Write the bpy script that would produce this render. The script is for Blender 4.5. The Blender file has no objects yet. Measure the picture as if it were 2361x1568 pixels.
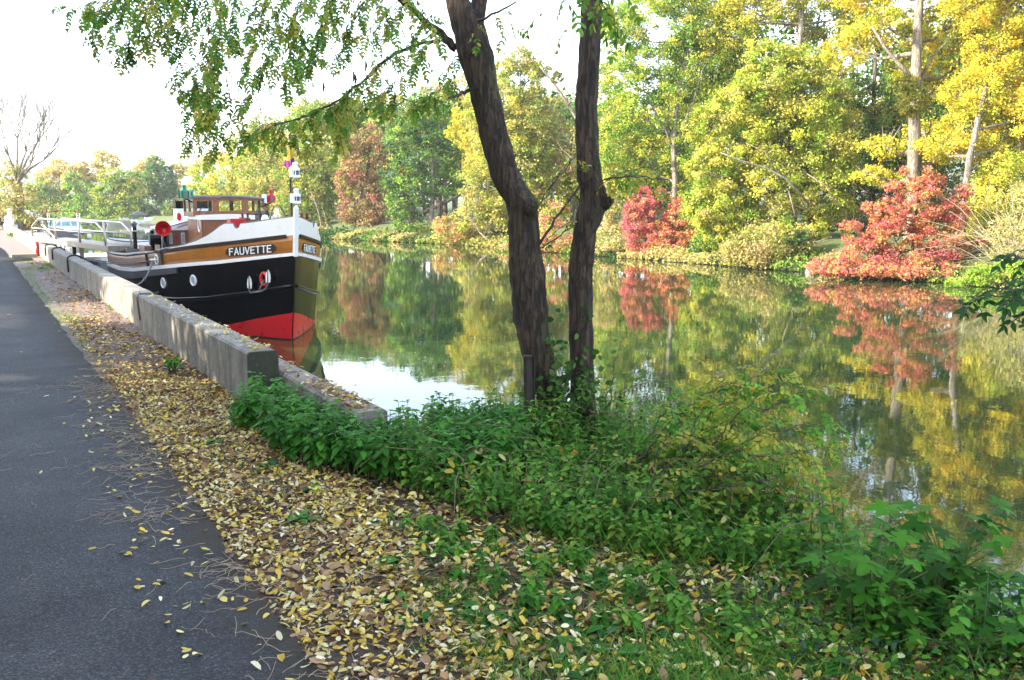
import bpy, math, random
import numpy as np
from mathutils import Vector, Matrix

R = math.radians
SC = bpy.context.scene
COL = SC.collection
rnd = random.Random(7)
rng = np.random.default_rng(11)

# ------------------------------------------------------------------ camera, world, sun, exposure
# axes: +x towards the river, +y along the quay, eye 1.65 m above the path
CAZ, CPITCH, CEYE, WATER = R(30.724), R(8.437), 1.65, -0.9
cam_d = bpy.data.cameras.new('camera')
cam = bpy.data.objects.new('camera', cam_d)
COL.objects.link(cam)
cam.location = (0, 0, CEYE)
cam.rotation_euler = (R(90) - CPITCH, 0, -CAZ)
cam_d.sensor_width = 36
cam_d.lens = 36 * 3600 / 4096
cam_d.clip_start = 0.05
cam_d.clip_end = 4000
SC.camera = cam

SUN_AZ, SUN_EL = R(-76), R(27)       # azimuth measured from +y towards +x
w = bpy.data.worlds.new('World')
SC.world = w
w.use_nodes = True
wn, wl = w.node_tree.nodes, w.node_tree.links
sky = wn.new('ShaderNodeTexSky')
sky.sky_type = 'NISHITA'
sky.sun_disc = False
sky.sun_elevation = SUN_EL
sky.sun_rotation = SUN_AZ
sky.air_density = 1.0
sky.dust_density = 1.0
sky.ozone_density = 1.0
bg = wn['Background']
bg.inputs['Strength'].default_value = 0.15
hs = wn.new('ShaderNodeHueSaturation')
hs.inputs['Saturation'].default_value = .68
wl.new(sky.outputs[0], hs.inputs['Color'])
wl.new(hs.outputs[0], bg.inputs['Color'])

sun_d = bpy.data.lights.new('sun', 'SUN')
sun_d.energy = 3.3
sun_d.angle = R(0.6)
sun_d.color = (1.0, 0.88, 0.70)
sun = bpy.data.objects.new('sun', sun_d)
COL.objects.link(sun)
sd = Vector((math.sin(SUN_AZ) * math.cos(SUN_EL), math.cos(SUN_AZ) * math.cos(SUN_EL), math.sin(SUN_EL)))
sun.rotation_euler = sd.to_track_quat('Z', 'Y').to_euler()
sun.location = sd * 60

SC.view_settings.view_transform = 'Standard'
SC.view_settings.look = 'None'
SC.view_settings.gamma = 1.0
SC.view_settings.exposure = 2.6
SC.cycles.use_denoising = True
SC.cycles.max_bounces = 6
SC.cycles.transparent_max_bounces = 6
SC.cycles.volume_bounces = 0
HAZE = .00042

# ------------------------------------------------------------------ helpers
def pix(xd, yd, Y):
    """world point seen at photo position (2361 wide) at forward distance Y"""
    u = (xd - 1180.5) / 2075.0
    v = -(yd - 784.0) / 2075.0
    c, s = math.cos(CPITCH), math.sin(CPITCH)
    f = c + v * s
    x, y, z = u * Y / f, Y, CEYE + (-s + v * c) * Y / f
    return Vector((y * math.sin(CAZ) + x * math.cos(CAZ), y * math.cos(CAZ) - x * math.sin(CAZ), z))

ORG = {}
def tag(o, label=None, cat=None, group=None, kind=None):
    if label: o['label'] = label
    if cat: o['category'] = cat
    if group: o['group'] = group
    if kind: o['kind'] = kind
    return o

def thing(name, label, cat, loc=(0, 0, 0), group=None):
    o = bpy.data.objects.new(name, None)
    COL.objects.link(o)
    o.location = loc
    o.empty_display_size = 0.2
    ORG[o.name] = Vector(loc)
    return tag(o, label, cat, group)

def link_mesh(name, me, mat, parent, org, smooth):
    if smooth:
        me.polygons.foreach_set('use_smooth', np.ones(len(me.polygons), dtype=bool))
    if mat: me.materials.append(mat)
    o = bpy.data.objects.new(name, me)
    COL.objects.link(o)
    if parent is not None:
        o.parent = parent
        ORG[o.name] = org
    else:
        o.location = org
        ORG[o.name] = org
    return o

class MB:
    def __init__(s):
        s.v, s.f = [], []
    def add(s, vs, fs):
        k = len(s.v)
        s.v += [tuple(v) for v in vs]
        s.f += [tuple(i + k for i in f) for f in fs]
        return s
    def box(s, x0, x1, y0, y1, z0, z1):
        return s.add([(x0, y0, z0), (x1, y0, z0), (x1, y1, z0), (x0, y1, z0), (x0, y0, z1), (x1, y0, z1), (x1, y1, z1), (x0, y1, z1)],
                     [(0, 3, 2, 1), (4, 5, 6, 7), (0, 1, 5, 4), (1, 2, 6, 5), (2, 3, 7, 6), (3, 0, 4, 7)])
    def bar(s, p, q, wx, wz, up=(0, 0, 1)):
        """square bar from p to q"""
        p, q = Vector(p), Vector(q)
        d = (q - p).normalized()
        a = d.cross(Vector(up))
        if a.length < 1e-4: a = d.cross(Vector((1, 0, 0)))
        a.normalize()
        b = a.cross(d).normalized()
        a, b = a * wx / 2, b * wz / 2
        vs = [p - a - b, p + a - b, p + a + b, p - a + b, q - a - b, q + a - b, q + a + b, q - a + b]
        return s.add(vs, [(0, 1, 2, 3), (4, 7, 6, 5), (0, 4, 5, 1), (1, 5, 6, 2), (2, 6, 7, 3), (3, 7, 4, 0)])
    def tube(s, pts, rad, n=8, rough=0.0, rs=None, cap=True):
        pts = [Vector(p) for p in pts]
        if not hasattr(rad, '__len__'): rad = [rad] * len(pts)
        t0 = (pts[1] - pts[0]).normalized()
        a = t0.cross(Vector((0, 0, 1)))
        if a.length < 1e-3: a = t0.cross(Vector((1, 0, 0)))
        a.normalize()
        vs, fs = [], []
        for i, p in enumerate(pts):
            t = (pts[min(i + 1, len(pts) - 1)] - pts[max(i - 1, 0)])
            if t.length < 1e-9: t = t0
            t = t.normalized()
            a = (a - t * a.dot(t))
            if a.length < 1e-6: a = t.orthogonal()
            a.normalize()
            b = t.cross(a)
            for k in range(n):
                th = 2 * math.pi * k / n
                rr = rad[i] * (1 + (rough * (rs.random() - .5) * 2 if rough else 0))
                vs.append(p + a * (rr * math.cos(th)) + b * (rr * math.sin(th)))
        for i in range(len(pts) - 1):
            for k in range(n):
                k2 = (k + 1) % n
                fs.append((i * n + k, i * n + k2, (i + 1) * n + k2, (i + 1) * n + k))
        if cap:
            fs.append(tuple(range(n - 1, -1, -1)))
            fs.append(tuple((len(pts) - 1) * n + k for k in range(n)))
        return s.add(vs, fs)
    def lathe(s, prof, c, n=20, axis='z', capb=True, capt=True):
        """prof: list of (radius, along)"""
        vs, fs = [], []
        c = Vector(c)
        for r, h in prof:
            for k in range(n):
                th = 2 * math.pi * k / n
                x, y = r * math.cos(th), r * math.sin(th)
                if axis == 'z': vs.append(c + Vector((x, y, h)))
                elif axis == 'y': vs.append(c + Vector((x, h, y)))
                else: vs.append(c + Vector((h, x, y)))
        for i in range(len(prof) - 1):
            for k in range(n):
                k2 = (k + 1) % n
                fs.append((i * n + k, i * n + k2, (i + 1) * n + k2, (i + 1) * n + k))
        if capb: fs.append(tuple(range(n - 1, -1, -1)))
        if capt: fs.append(tuple((len(prof) - 1) * n + k for k in range(n)))
        return s.add(vs, fs)
    def prism(s, poly, z0, z1):
        n = len(poly)
        vs = [(x, y, z0) for x, y in poly] + [(x, y, z1) for x, y in poly]
        fs = [tuple(range(n - 1, -1, -1)), tuple(range(n, 2 * n))]
        fs += [(i, (i + 1) % n, n + (i + 1) % n, n + i) for i in range(n)]
        return s.add(vs, fs)
    def extrude_y(s, poly, y0, y1):
        """poly of (x, z)"""
        n = len(poly)
        vs = [(x, y0, z) for x, z in poly] + [(x, y1, z) for x, z in poly]
        fs = [tuple(range(n)), tuple(range(2 * n - 1, n - 1, -1))]
        fs += [(i, n + i, n + (i + 1) % n, (i + 1) % n) for i in range(n)]
        return s.add(vs, fs)
    def build(s, name, mat, parent=None, org=None, smooth=False, bevel=0):
        if parent is not None: org = ORG[parent.name]
        elif org is None: org = Vector((0, 0, 0))
        org = Vector(org)
        me = bpy.data.meshes.new(name)
        me.from_pydata([(x - org.x, y - org.y, z - org.z) for x, y, z in s.v], [], s.f)
        me.validate()
        o = link_mesh(name, me, mat, parent, org, smooth)
        if bevel:
            b = o.modifiers.new('bevel', 'BEVEL')
            b.width = bevel
            b.segments = 2
            b.limit_method = 'ANGLE'
        return o

def np_mesh(name, V, F, C, mat, parent=None, org=(0, 0, 0), smooth=False):
    """V (n,3), F (m,k) faces of k corners, C (n,3) vertex colours or None"""
    if parent is not None: org = ORG[parent.name]
    org = Vector(org)
    V = np.asarray(V, dtype=np.float32) - np.array(org, dtype=np.float32)
    m, k = F.shape
    me = bpy.data.meshes.new(name)
    me.vertices.add(len(V))
    me.vertices.foreach_set('co', V.ravel())
    me.loops.add(m * k)
    me.polygons.add(m)
    me.polygons.foreach_set('loop_start', np.arange(0, m * k, k, dtype=np.int32))
    me.loops.foreach_set('vertex_index', F.ravel().astype(np.int32))
    me.update(calc_edges=True)
    if C is not None:
        at = me.color_attributes.new('col', 'FLOAT_COLOR', 'POINT')
        a = np.ones((len(V), 4), dtype=np.float32)
        a[:, :3] = np.clip(C, 0.004, 0.85)
        at.data.foreach_set('color', a.ravel())
    return link_mesh(name, me, mat, parent, org, smooth)

def kids(o):
    return [c for c in bpy.data.objects if c.parent == o]

# ------------------------------------------------------------------ materials
MATS = {}
def newmat(name):
    m = bpy.data.materials.new(name)
    m.use_nodes = True
    MATS[name] = m
    nt = m.node_tree
    return m, nt.nodes, nt.links, nt.nodes['Principled BSDF'], nt.nodes['Material Output']

def ramp(N, stops):
    r = N.new('ShaderNodeValToRGB')
    el = r.color_ramp.elements
    while len(el) > 1: el.remove(el[-1])
    el[0].position, el[0].color = stops[0][0], (*stops[0][1], 1)
    for p, c in stops[1:]:
        e = el.new(p)
        e.color = (*c, 1)
    return r

def noise(N, L, scale, detail=4, vec=None, rough=.55):
    n = N.new('ShaderNodeTexNoise')
    n.inputs['Scale'].default_value = scale
    n.inputs['Detail'].default_value = detail
    n.inputs['Roughness'].default_value = rough
    if vec is not None: L.new(vec, n.inputs['Vector'])
    return n

def objvec(N, L, scale=(1, 1, 1)):
    t = N.new('ShaderNodeTexCoord')
    m = N.new('ShaderNodeMapping')
    m.inputs['Scale'].default_value = scale
    L.new(t.outputs['Object'], m.inputs['Vector'])
    return m.outputs[0]

def mixc(N, L, fac, a, b, mode='MIX'):
    m = N.new('ShaderNodeMix')
    m.data_type = 'RGBA'
    m.blend_type = mode
    if hasattr(fac, 'is_output'): L.new(fac, m.inputs[0])
    else: m.inputs[0].default_value = fac
    for k, s in ((6, a), (7, b)):
        if hasattr(s, 'is_output'): L.new(s, m.inputs[k])
        else: m.inputs[k].default_value = (*s, 1)
    return m.outputs[2]

def bumped(N, L, bsdf, height, dist, strength=1.0):
    b = N.new('ShaderNodeBump')
    b.inputs['Distance'].default_value = dist
    b.inputs['Strength'].default_value = strength
    L.new(height, b.inputs['Height'])
    L.new(b.outputs[0], bsdf.inputs['Normal'])

def paint(name, c, rough=.35, var=.18, scale=6, bump=0.0, metal=0.0, wear=None):
    if name in MATS: return MATS[name]
    m, N, L, B, O = newmat(name)
    v = objvec(N, L)
    n = noise(N, L, scale, 6, v)
    r = ramp(N, [(.3, tuple(x * (1 - var) for x in c)), (.7, tuple(min(1, x * (1 + var * .6)) for x in c))])
    L.new(n.outputs[0], r.inputs[0])
    out = r.outputs[0]
    if wear:
        n2 = noise(N, L, scale * 2.2, 9, objvec(N, L, (1, 1, .22)), .7)
        r2 = ramp(N, [(.56, (0, 0, 0)), (.68, (1, 1, 1))])
        L.new(n2.outputs[0], r2.inputs[0])
        out = mixc(N, L, r2.outputs[0], out, wear)
    L.new(out, B.inputs['Base Color'])
    rr = ramp(N, [(.3, (rough * .8,) * 3), (.75, (min(1, rough * 1.35),) * 3)])
    L.new(n.outputs[0], rr.inputs[0])
    L.new(rr.outputs[0], B.inputs['Roughness'])
    B.inputs['Metallic'].default_value = metal
    if bump:
        n3 = noise(N, L, 3, 3, v)
        bumped(N, L, B, n3.outputs[0], bump)
    return m

def leafmat(name, trans=.4, rough=.55, sat=1.0):
    m, N, L, B, O = newmat(name)
    a = N.new('ShaderNodeAttribute')
    a.attribute_name = 'col'
    L.new(a.outputs['Color'], B.inputs['Base Color'])
    B.inputs['Roughness'].default_value = rough
    B.inputs['Specular IOR Level'].default_value = .12
    t = N.new('ShaderNodeBsdfTranslucent')
    L.new(a.outputs['Color'], t.inputs['Color'])
    mx = N.new('ShaderNodeMixShader')
    mx.inputs[0].default_value = trans
    L.new(B.outputs[0], mx.inputs[1])
    L.new(t.outputs[0], mx.inputs[2])
    L.new(mx.outputs[0], O.inputs['Surface'])
    return m

M_FAR = leafmat('far_leaf', .38, .6)
M_NEAR = leafmat('near_leaf', .48, .5)
M_LITTER = leafmat('litter_leaf', .12, .6)

def barkmat(name, c1, c2, moss=None, scale=1.0, bump=.02):
    m, N, L, B, O = newmat(name)
    v = objvec(N, L, (scale, scale, scale * .16))
    n = noise(N, L, 26, 8, v, .65)
    vo = N.new('ShaderNodeTexVoronoi')
    vo.feature = 'DISTANCE_TO_EDGE'
    vo.inputs['Scale'].default_value = 22
    vd = N.new('ShaderNodeVectorMath'); vd.operation = 'ADD'
    sc = N.new('ShaderNodeVectorMath'); sc.operation = 'SCALE'
    sc.inputs['Scale'].default_value = .12
    L.new(n.outputs['Color'], sc.inputs[0]); L.new(v, vd.inputs[0]); L.new(sc.outputs[0], vd.inputs[1])
    L.new(vd.outputs[0], vo.inputs['Vector'])
    r = ramp(N, [(.3, c1), (.7, c2)])
    L.new(n.outputs[0], r.inputs[0])
    out = r.outputs[0]
    r3 = ramp(N, [(0, (.35, .35, .35)), (.12, (1, 1, 1))])
    L.new(vo.outputs['Distance'], r3.inputs[0])
    out = mixc(N, L, .8, out, r3.outputs[0], 'MULTIPLY')
    if moss:
        n2 = noise(N, L, 2.3, 6, objvec(N, L, (1, 1, .6)), .7)
        r2 = ramp(N, [(.5, (0, 0, 0)), (.62, (1, 1, 1))])
        L.new(n2.outputs[0], r2.inputs[0])
        g = N.new('ShaderNodeNewGeometry')
        sx = N.new('ShaderNodeSeparateXYZ')
        L.new(g.outputs['Normal'], sx.inputs[0])
        mr = N.new('ShaderNodeMapRange')
        mr.inputs['From Min'].default_value = -.3
        mr.inputs['From Max'].default_value = .7
        L.new(sx.outputs[0], mr.inputs['Value'])
        mu = N.new('ShaderNodeMath'); mu.operation = 'MULTIPLY'
        L.new(r2.outputs[0], mu.inputs[0]); L.new(mr.outputs[0], mu.inputs[1])
        out = mixc(N, L, mu.outputs[0], out, moss)
    L.new(out, B.inputs['Base Color'])
    B.inputs['Roughness'].default_value = .85
    ad = N.new('ShaderNodeMath'); ad.operation = 'ADD'
    L.new(n.outputs[0], ad.inputs[0]); L.new(r3.outputs[0], ad.inputs[1])
    bumped(N, L, B, ad.outputs[0], bump)
    return m

M_BARK = barkmat('locust_bark', (.02, .0125, .008), (.092, .055, .031), (.075, .08, .015), 1.0, .02)
M_PALEBARK = barkmat('pale_bark', (.15, .125, .10), (.33, .28, .22), None, .35, .02)
M_DARKBARK = barkmat('dark_bark', (.05, .04, .03), (.13, .10, .075), None, .6, .02)
M_TWIG = paint('twig', (.06, .045, .03), .8, .4, 12)
M_TANTWIG = paint('tan_twig', (.38, .31, .20), .8, .35, 8)

def concrete(name, base, moss=(.09, .10, .04), mossamt=0.0):
    m, N, L, B, O = newmat(name)
    v = objvec(N, L)
    n1 = noise(N, L, 3.5, 8, v, .65)
    n2 = noise(N, L, 5, 8, objvec(N, L, (1.4, 1.4, .12)), .65)
    n3 = noise(N, L, 60, 4, v, .6)
    n4 = noise(N, L, 26, 3, objvec(N, L, (1, 1, .45)), .5)
    r1 = ramp(N, [(.3, tuple(c * .62 for c in base)), (.68, tuple(c * 1.2 for c in base))])
    L.new(n1.outputs[0], r1.inputs[0])
    r2 = ramp(N, [(.40, (.28, .28, .27)), (.56, (1, 1, 1))])
    L.new(n2.outputs[0], r2.inputs[0])
    out = mixc(N, L, .5, r1.outputs[0], r2.outputs[0], 'MULTIPLY')
    r4 = ramp(N, [(.64, (0, 0, 0)), (.70, (1, 1, 1))])
    L.new(n4.outputs[0], r4.inputs[0])
    out = mixc(N, L, r4.outputs[0], out, tuple(min(.6, c * 1.7) for c in base))
    r3 = ramp(N, [(.3, (.72, .72, .72)), (.7, (1.1, 1.1, 1.1))])
    L.new(n3.outputs[0], r3.inputs[0])
    out = mixc(N, L, .8, out, r3.outputs[0], 'MULTIPLY')
    if mossamt:
        n5 = noise(N, L, 7, 8, v, .7)
        r5 = ramp(N, [(.62 - mossamt * .25, (0, 0, 0)), (.74 - mossamt * .2, (1, 1, 1))])
        L.new(n5.outputs[0], r5.inputs[0])
        out = mixc(N, L, r5.outputs[0], out, moss)
    L.new(out, B.inputs['Base Color'])
    B.inputs['Roughness'].default_value = .9
    ad = N.new('ShaderNodeMath'); ad.operation = 'ADD'
    L.new(n1.outputs[0], ad.inputs[0]); L.new(n3.outputs[0], ad.inputs[1])
    bumped(N, L, B, ad.outputs[0], .006)
    return m

M_WALL = concrete('weathered_concrete', (.26, .24, .205))
M_WALLEND = concrete('mossy_concrete', (.075, .07, .05), (.03, .035, .015), .7)
M_LEDGE = concrete('ledge_concrete', (.30, .25, .21), (.10, .10, .05), .35)

# asphalt
m, N, L, B, O = newmat('asphalt')
v = objvec(N, L)
vo = N.new('ShaderNodeTexVoronoi'); vo.inputs['Scale'].default_value = 150; L.new(v, vo.inputs['Vector'])
n1 = noise(N, L, 1.1, 6, v, .6)
n2 = noise(N, L, 220, 3, v, .6)
rv = ramp(N, [(0, (.030, .030, .032)), (.5, (.050, .050, .053)), (.86, (.070, .070, .073)), (1, (.125, .125, .125))])
sx = N.new('ShaderNodeSeparateColor'); L.new(vo.outputs['Color'], sx.inputs[0]); L.new(sx.outputs[0], rv.inputs[0])
r1 = ramp(N, [(.3, (.70, .70, .72)), (.7, (1.25, 1.25, 1.22))]); L.new(n1.outputs[0], r1.inputs[0])
out = mixc(N, L, 1.0, rv.outputs[0], r1.outputs[0], 'MULTIPLY')
n5 = noise(N, L, .35, 4, objvec(N, L, (1.6, .35, 1)), .6)
r5 = ramp(N, [(.38, (.78, .78, .80)), (.6, (1.18, 1.17, 1.14))]); L.new(n5.outputs[0], r5.inputs[0])
out = mixc(N, L, 1.0, out, r5.outputs[0], 'MULTIPLY')
vc = N.new('ShaderNodeTexVoronoi'); vc.feature = 'DISTANCE_TO_EDGE'; vc.inputs['Scale'].default_value = .42
nd = noise(N, L, 2.5, 5, v, .6)
va = N.new('ShaderNodeVectorMath'); va.operation = 'ADD'; L.new(v, va.inputs[0])
vs_ = N.new('ShaderNodeVectorMath'); vs_.operation = 'SCALE'; vs_.inputs['Scale'].default_value = .5; L.new(nd.outputs['Color'], vs_.inputs[0]); L.new(vs_.outputs[0], va.inputs[1])
L.new(va.outputs[0], vc.inputs['Vector'])
rc = ramp(N, [(0, (.55, .55, .55)), (.0045, (1, 1, 1))]); L.new(vc.outputs['Distance'], rc.inputs[0])
out = mixc(N, L, .7, out, rc.outputs[0], 'MULTIPLY')
sxyz = N.new('ShaderNodeSeparateXYZ'); L.new(v, sxyz.inputs[0])
n6 = noise(N, L, 5, 6, v, .7)
ma = N.new('ShaderNodeMath'); ma.operation = 'MULTIPLY_ADD'; ma.inputs[1].default_value = .55; L.new(n6.outputs[0], ma.inputs[0]); L.new(sxyz.outputs[0], ma.inputs[2])
r6 = ramp(N, [(.98 / 1.6, (0, 0, 0)), (1.25 / 1.6, (1, 1, 1))])
md = N.new('ShaderNodeMath'); md.operation = 'DIVIDE'; md.inputs[1].default_value = 1.6; L.new(ma.outputs[0], md.inputs[0]); L.new(md.outputs[0], r6.inputs[0])
out = mixc(N, L, r6.outputs[0], out, (.045, .034, .022))
r2 = ramp(N, [(.35, (.6, .6, .6)), (.65, (1.35, 1.35, 1.35))]); L.new(n2.outputs[0], r2.inputs[0])
out = mixc(N, L, .8, out, r2.outputs[0], 'MULTIPLY')
L.new(out, B.inputs['Base Color'])
B.inputs['Roughness'].default_value = .8
B.inputs['Specular IOR Level'].default_value = .2
ad = N.new('ShaderNodeMath'); ad.operation = 'ADD'
L.new(vo.outputs['Distance'], ad.inputs[0]); L.new(n2.outputs[0], ad.inputs[1])
bumped(N, L, B, ad.outputs[0], .004)
M_ASPHALT = m

# ground: soil, pinkish gravel strip, grass beyond the river
m, N, L, B, O = newmat('ground_soil')
v = objvec(N, L)
a = N.new('ShaderNodeAttribute'); a.attribute_name = 'col'
n1 = noise(N, L, 55, 6, v, .7)
n2 = noise(N, L, 4, 5, v, .6)
r1 = ramp(N, [(.3, (.45, .45, .45)), (.7, (1.5, 1.5, 1.5))]); L.new(n1.outputs[0], r1.inputs[0])
r2 = ramp(N, [(.3, (.75, .75, .75)), (.7, (1.2, 1.2, 1.2))]); L.new(n2.outputs[0], r2.inputs[0])
out = mixc(N, L, 1.0, a.outputs['Color'], r1.outputs[0], 'MULTIPLY')
out = mixc(N, L, 1.0, out, r2.outputs[0], 'MULTIPLY')
L.new(out, B.inputs['Base Color'])
B.inputs['Roughness'].default_value = .95
bumped(N, L, B, n1.outputs[0], .02)
M_SOIL = m

# water
m, N, L, B, O = newmat('river_water')
B.inputs['Base Color'].default_value = (.020, .040, .016, 1)
B.inputs['Roughness'].default_value = .015
B.inputs['IOR'].default_value = 1.52
v = objvec(N, L, (1, 1, 1))
n1 = noise(N, L, 3.2, 3, v, .5)
n2 = noise(N, L, .55, 2, v, .5)
n3 = noise(N, L, 9.0, 2, v, .5)
mu = N.new('ShaderNodeMath'); mu.operation = 'MULTIPLY'; mu.inputs[1].default_value = 2.2
L.new(n2.outputs[0], mu.inputs[0])
mu3 = N.new('ShaderNodeMath'); mu3.operation = 'MULTIPLY'; mu3.inputs[1].default_value = .22
L.new(n3.outputs[0], mu3.inputs[0])
ad = N.new('ShaderNodeMath'); ad.operation = 'ADD'
L.new(n1.outputs[0], ad.inputs[0]); L.new(mu.outputs[0], ad.inputs[1])
ad2 = N.new('ShaderNodeMath'); ad2.operation = 'ADD'
L.new(ad.outputs[0], ad2.inputs[0]); L.new(mu3.outputs[0], ad2.inputs[1])
bumped(N, L, B, ad2.outputs[0], .0009)
M_WATER = m

# glass
m, N, L, B, O = newmat('pane_glass')
B.inputs['Base Color'].default_value = (.9, .95, .95, 1)
B.inputs['Roughness'].default_value = .02
B.inputs['Transmission Weight'].default_value = 1
B.inputs['IOR'].default_value = 1.12
M_GLASS = m
m, N, L, B, O = newmat('dark_glass')
B.inputs['Base Color'].default_value = (.06, .09, .11, 1)
B.inputs['Roughness'].default_value = .06
M_DGLASS = m

M_BLACK = paint('black_gloss_paint', (.003, .003, .004), .2, .3, 4, .004, wear=(.016, .014, .013))
MATS['black_gloss_paint'].node_tree.nodes['Principled BSDF'].inputs['Specular IOR Level'].default_value = .3
M_BLACKM = paint('black_dull_paint', (.007, .007, .008), .5, .3, 6)
M_REDP = paint('red_paint', (.56, .014, .018), .3, .12, 5, .003, wear=(.44, .03, .03))
M_WHITE = paint('white_paint', (.82, .82, .82), .32, .04, 4, .003, wear=(.78, .77, .74))
M_ORANGE = paint('ochre_paint', (.33, .115, .008), .34, .15, 4, .003, wear=(.27, .10, .02))
M_BROWN = paint('brown_weathered_paint', (.22, .115, .075), .5, .2, 5, .003, wear=(.33, .22, .17))
M_HOUSE = paint('brown_house_paint', (.21, .078, .028), .4, .12, 3)
M_VARN = paint('varnished_wood', (.22, .064, .013), .3, .35, 9)
M_GREEN = paint('green_paint', (.0, .22, .12), .3, .1, 5)
M_TEAL = paint('teal_paint', (.02, .25, .22), .4, .12, 4)
M_STEEL = paint('galvanised_metal', (.50, .46, .41), .35, .15, 10, 0, .55)
M_ALU = paint('aluminium_deck', (.27, .24, .19), .55, .2, 8, 0, .2)
M_GREYP = paint('grey_paint', (.16, .155, .17), .5, .12, 5)
M_DGREY = paint('dark_grey_rail', (.075, .075, .085), .5, .25, 6)
M_RUST = paint('rusted_iron', (.030, .019, .014), .75, .45, 14)
M_BRASS = paint('polished_bell_metal', (.75, .55, .38), .25, .1, 6, 0, .8)
M_ROPE = paint('grey_rope', (.13, .13, .125), .85, .3, 30)
M_YELLOW = paint('yellow_paint', (.62, .42, .03), .4, .1, 5)
M_PURPLE = paint('purple_cloth', (.30, .02, .26), .8, .1, 5)
M_YCLOTH = paint('yellow_cloth', (.72, .52, .03), .8, .1, 5)
M_BLUE = paint('blue_paint', (.03, .05, .16), .35, .1, 5)
M_GELCOAT = paint('white_gelcoat', (.74, .76, .78), .3, .06, 3)
M_CARP = paint('dark_car_paint', (.02, .025, .035), .2, .1, 3)
M_RUBBER = paint('tyre_rubber', (.02, .02, .02), .8, .2, 10)
M_WOOD = paint('grey_timber', (.33, .29, .22), .8, .3, 7)

def srgb(*c): return tuple(c)

# ------------------------------------------------------------------ setting: ground, water, path, hills
XB_Y = np.array([-60, 0, 2, 3, 4, 4.7, 5.2, 5.8, 6.4, 85, 130, 400, 1000])
XB_X = np.array([4.7, 4.3, 4.05, 4.15, 4.4, 4.5, 4.3, 3.7, 2.26, 2.26, -60, -900, -2000])
XF_Y = np.array([-900, 55, 70, 100, 142, 168, 190, 400, 1000])
XF_X = np.array([27.9, 27.9, 24.0, 22.0, 19.0, -24, -60, -420, -1500])

def smooth(t):
    t = np.clip(t, 0, 1)
    return t * t * (3 - 2 * t)

def vnoise(x, y, s):
    return (np.sin(x * s * 1.3 + 1.7 * np.sin(y * s * .7)) * np.cos(y * s * 1.1 + 1.3 * np.sin(x * s * .9)))

def terrain(x, y):
    x, y = np.asarray(x, float), np.asarray(y, float)
    xb, xf = np.interp(y, XB_Y, XB_X), np.interp(y, XF_Y, XF_X)
    d = xb - x
    quay = y > 6.35
    wd = np.interp(y, [4.4, 5.5], [1.1, .5])
    zn = -2.1 + 2.1 * smooth((d + .3 * wd) / wd)
    zq = np.where(d > .04, 0.0, -2.1)
    far_near = y > 84
    zn2 = -2.1 + 2.1 * smooth((d + 1.5) / 3.0)
    z = np.where(quay, np.where(far_near, zn2, zq), zn)
    # verge left of the path rises a little
    z = z + np.where(x < -2.6, .12 * smooth((-2.6 - x) / 3) + .004 * np.clip(-x - 6, 0, 400), 0)
    df = x - xf + .14 * vnoise(x, y, .9)
    zf = -2.1 + 1.40 * smooth((df + .25) / .5) + .97 * smooth((df - .2) / 4) + 1.0 * smooth(df / 40) + .006 * np.clip(df - 30, 0, 900)
    z = np.maximum(z, zf)
    return z

def axis(parts):
    out = []
    for a0, b0, st in parts:
        out += list(np.arange(a0, b0, st))
    return np.array(out)
gx = axis([(-1400, -200, 120), (-200, -40, 16), (-40, -8, 2), (-8, -2.4, .4), (-2.4, .4, .25), (.4, 2.1, .06), (2.1, 2.4, .1), (2.4, 5.2, .09), (5.2, 18, 1.2), (18, 30, .4), (30, 60, 1.5), (60, 200, 14), (200, 1401, 120)])
gx = np.sort(np.unique(np.concatenate([gx, [2.2, 2.26]])))
gy = axis([(-1000, -100, 90), (-100, -10, 9), (-10, 0, .8), (0, 8, .09), (8, 30, .22), (30, 100, 1.2), (100, 200, 5), (200, 1501, 100)])
GX, GY = np.meshgrid(gx, gy, indexing='ij')
GZ = terrain(GX, GY)
near = (GX > -4) & (GX < 6) & (GY < 20) & (GY > -2)
GZ = GZ + np.where(near & (GZ > -1.2), .012 * vnoise(GX, GY, 6.1) + .008 * vnoise(GX + 3, GY, 15.0), 0)
nx, ny = len(gx), len(gy)
V = np.stack([GX.ravel(), GY.ravel(), GZ.ravel()], 1)
ii, jj = np.meshgrid(np.arange(nx - 1), np.arange(ny - 1), indexing='ij')
i0 = (ii * ny + jj).ravel()
F = np.stack([i0, i0 + ny, i0 + ny + 1, i0 + 1], 1)
soil = np.array([.085, .052, .030]); gravel = np.array([.20, .155, .135]); grassc = np.array([.09, .12, .03]); bank_shade = np.array([.012, .010, .006])
px_, py_ = V[:, 0], V[:, 1]
gm = (smooth((py_ - 8.5 + .7 * vnoise(px_, py_, 2.2)) / 3.5) * ((px_ > .2) & (px_ < 2.3)))[:, None]
C = soil * (1 - gm) + gravel * gm
fm = ((px_ > np.interp(py_, XF_Y, XF_X) + .7))[:, None]
C = np.where(fm, grassc * .8 + 0 * C, C)
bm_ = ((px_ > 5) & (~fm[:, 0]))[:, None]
C = np.where(bm_, bank_shade, C)  # undercut strip of far bank coloured near black in place of its shadow
lf = (px_ < -2.3)[:, None]
C = np.where(lf, grassc, C)
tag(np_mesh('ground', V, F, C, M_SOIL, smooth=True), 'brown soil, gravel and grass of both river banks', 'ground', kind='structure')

b = MB().add([(-1200, -900, WATER), (1200, -900, WATER), (1200, 1300, WATER), (-1200, 1300, WATER)], [(0, 1, 2, 3)])
tag(b.build('water', M_WATER), 'calm green river reflecting the autumn trees', 'river', kind='structure')

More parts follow.
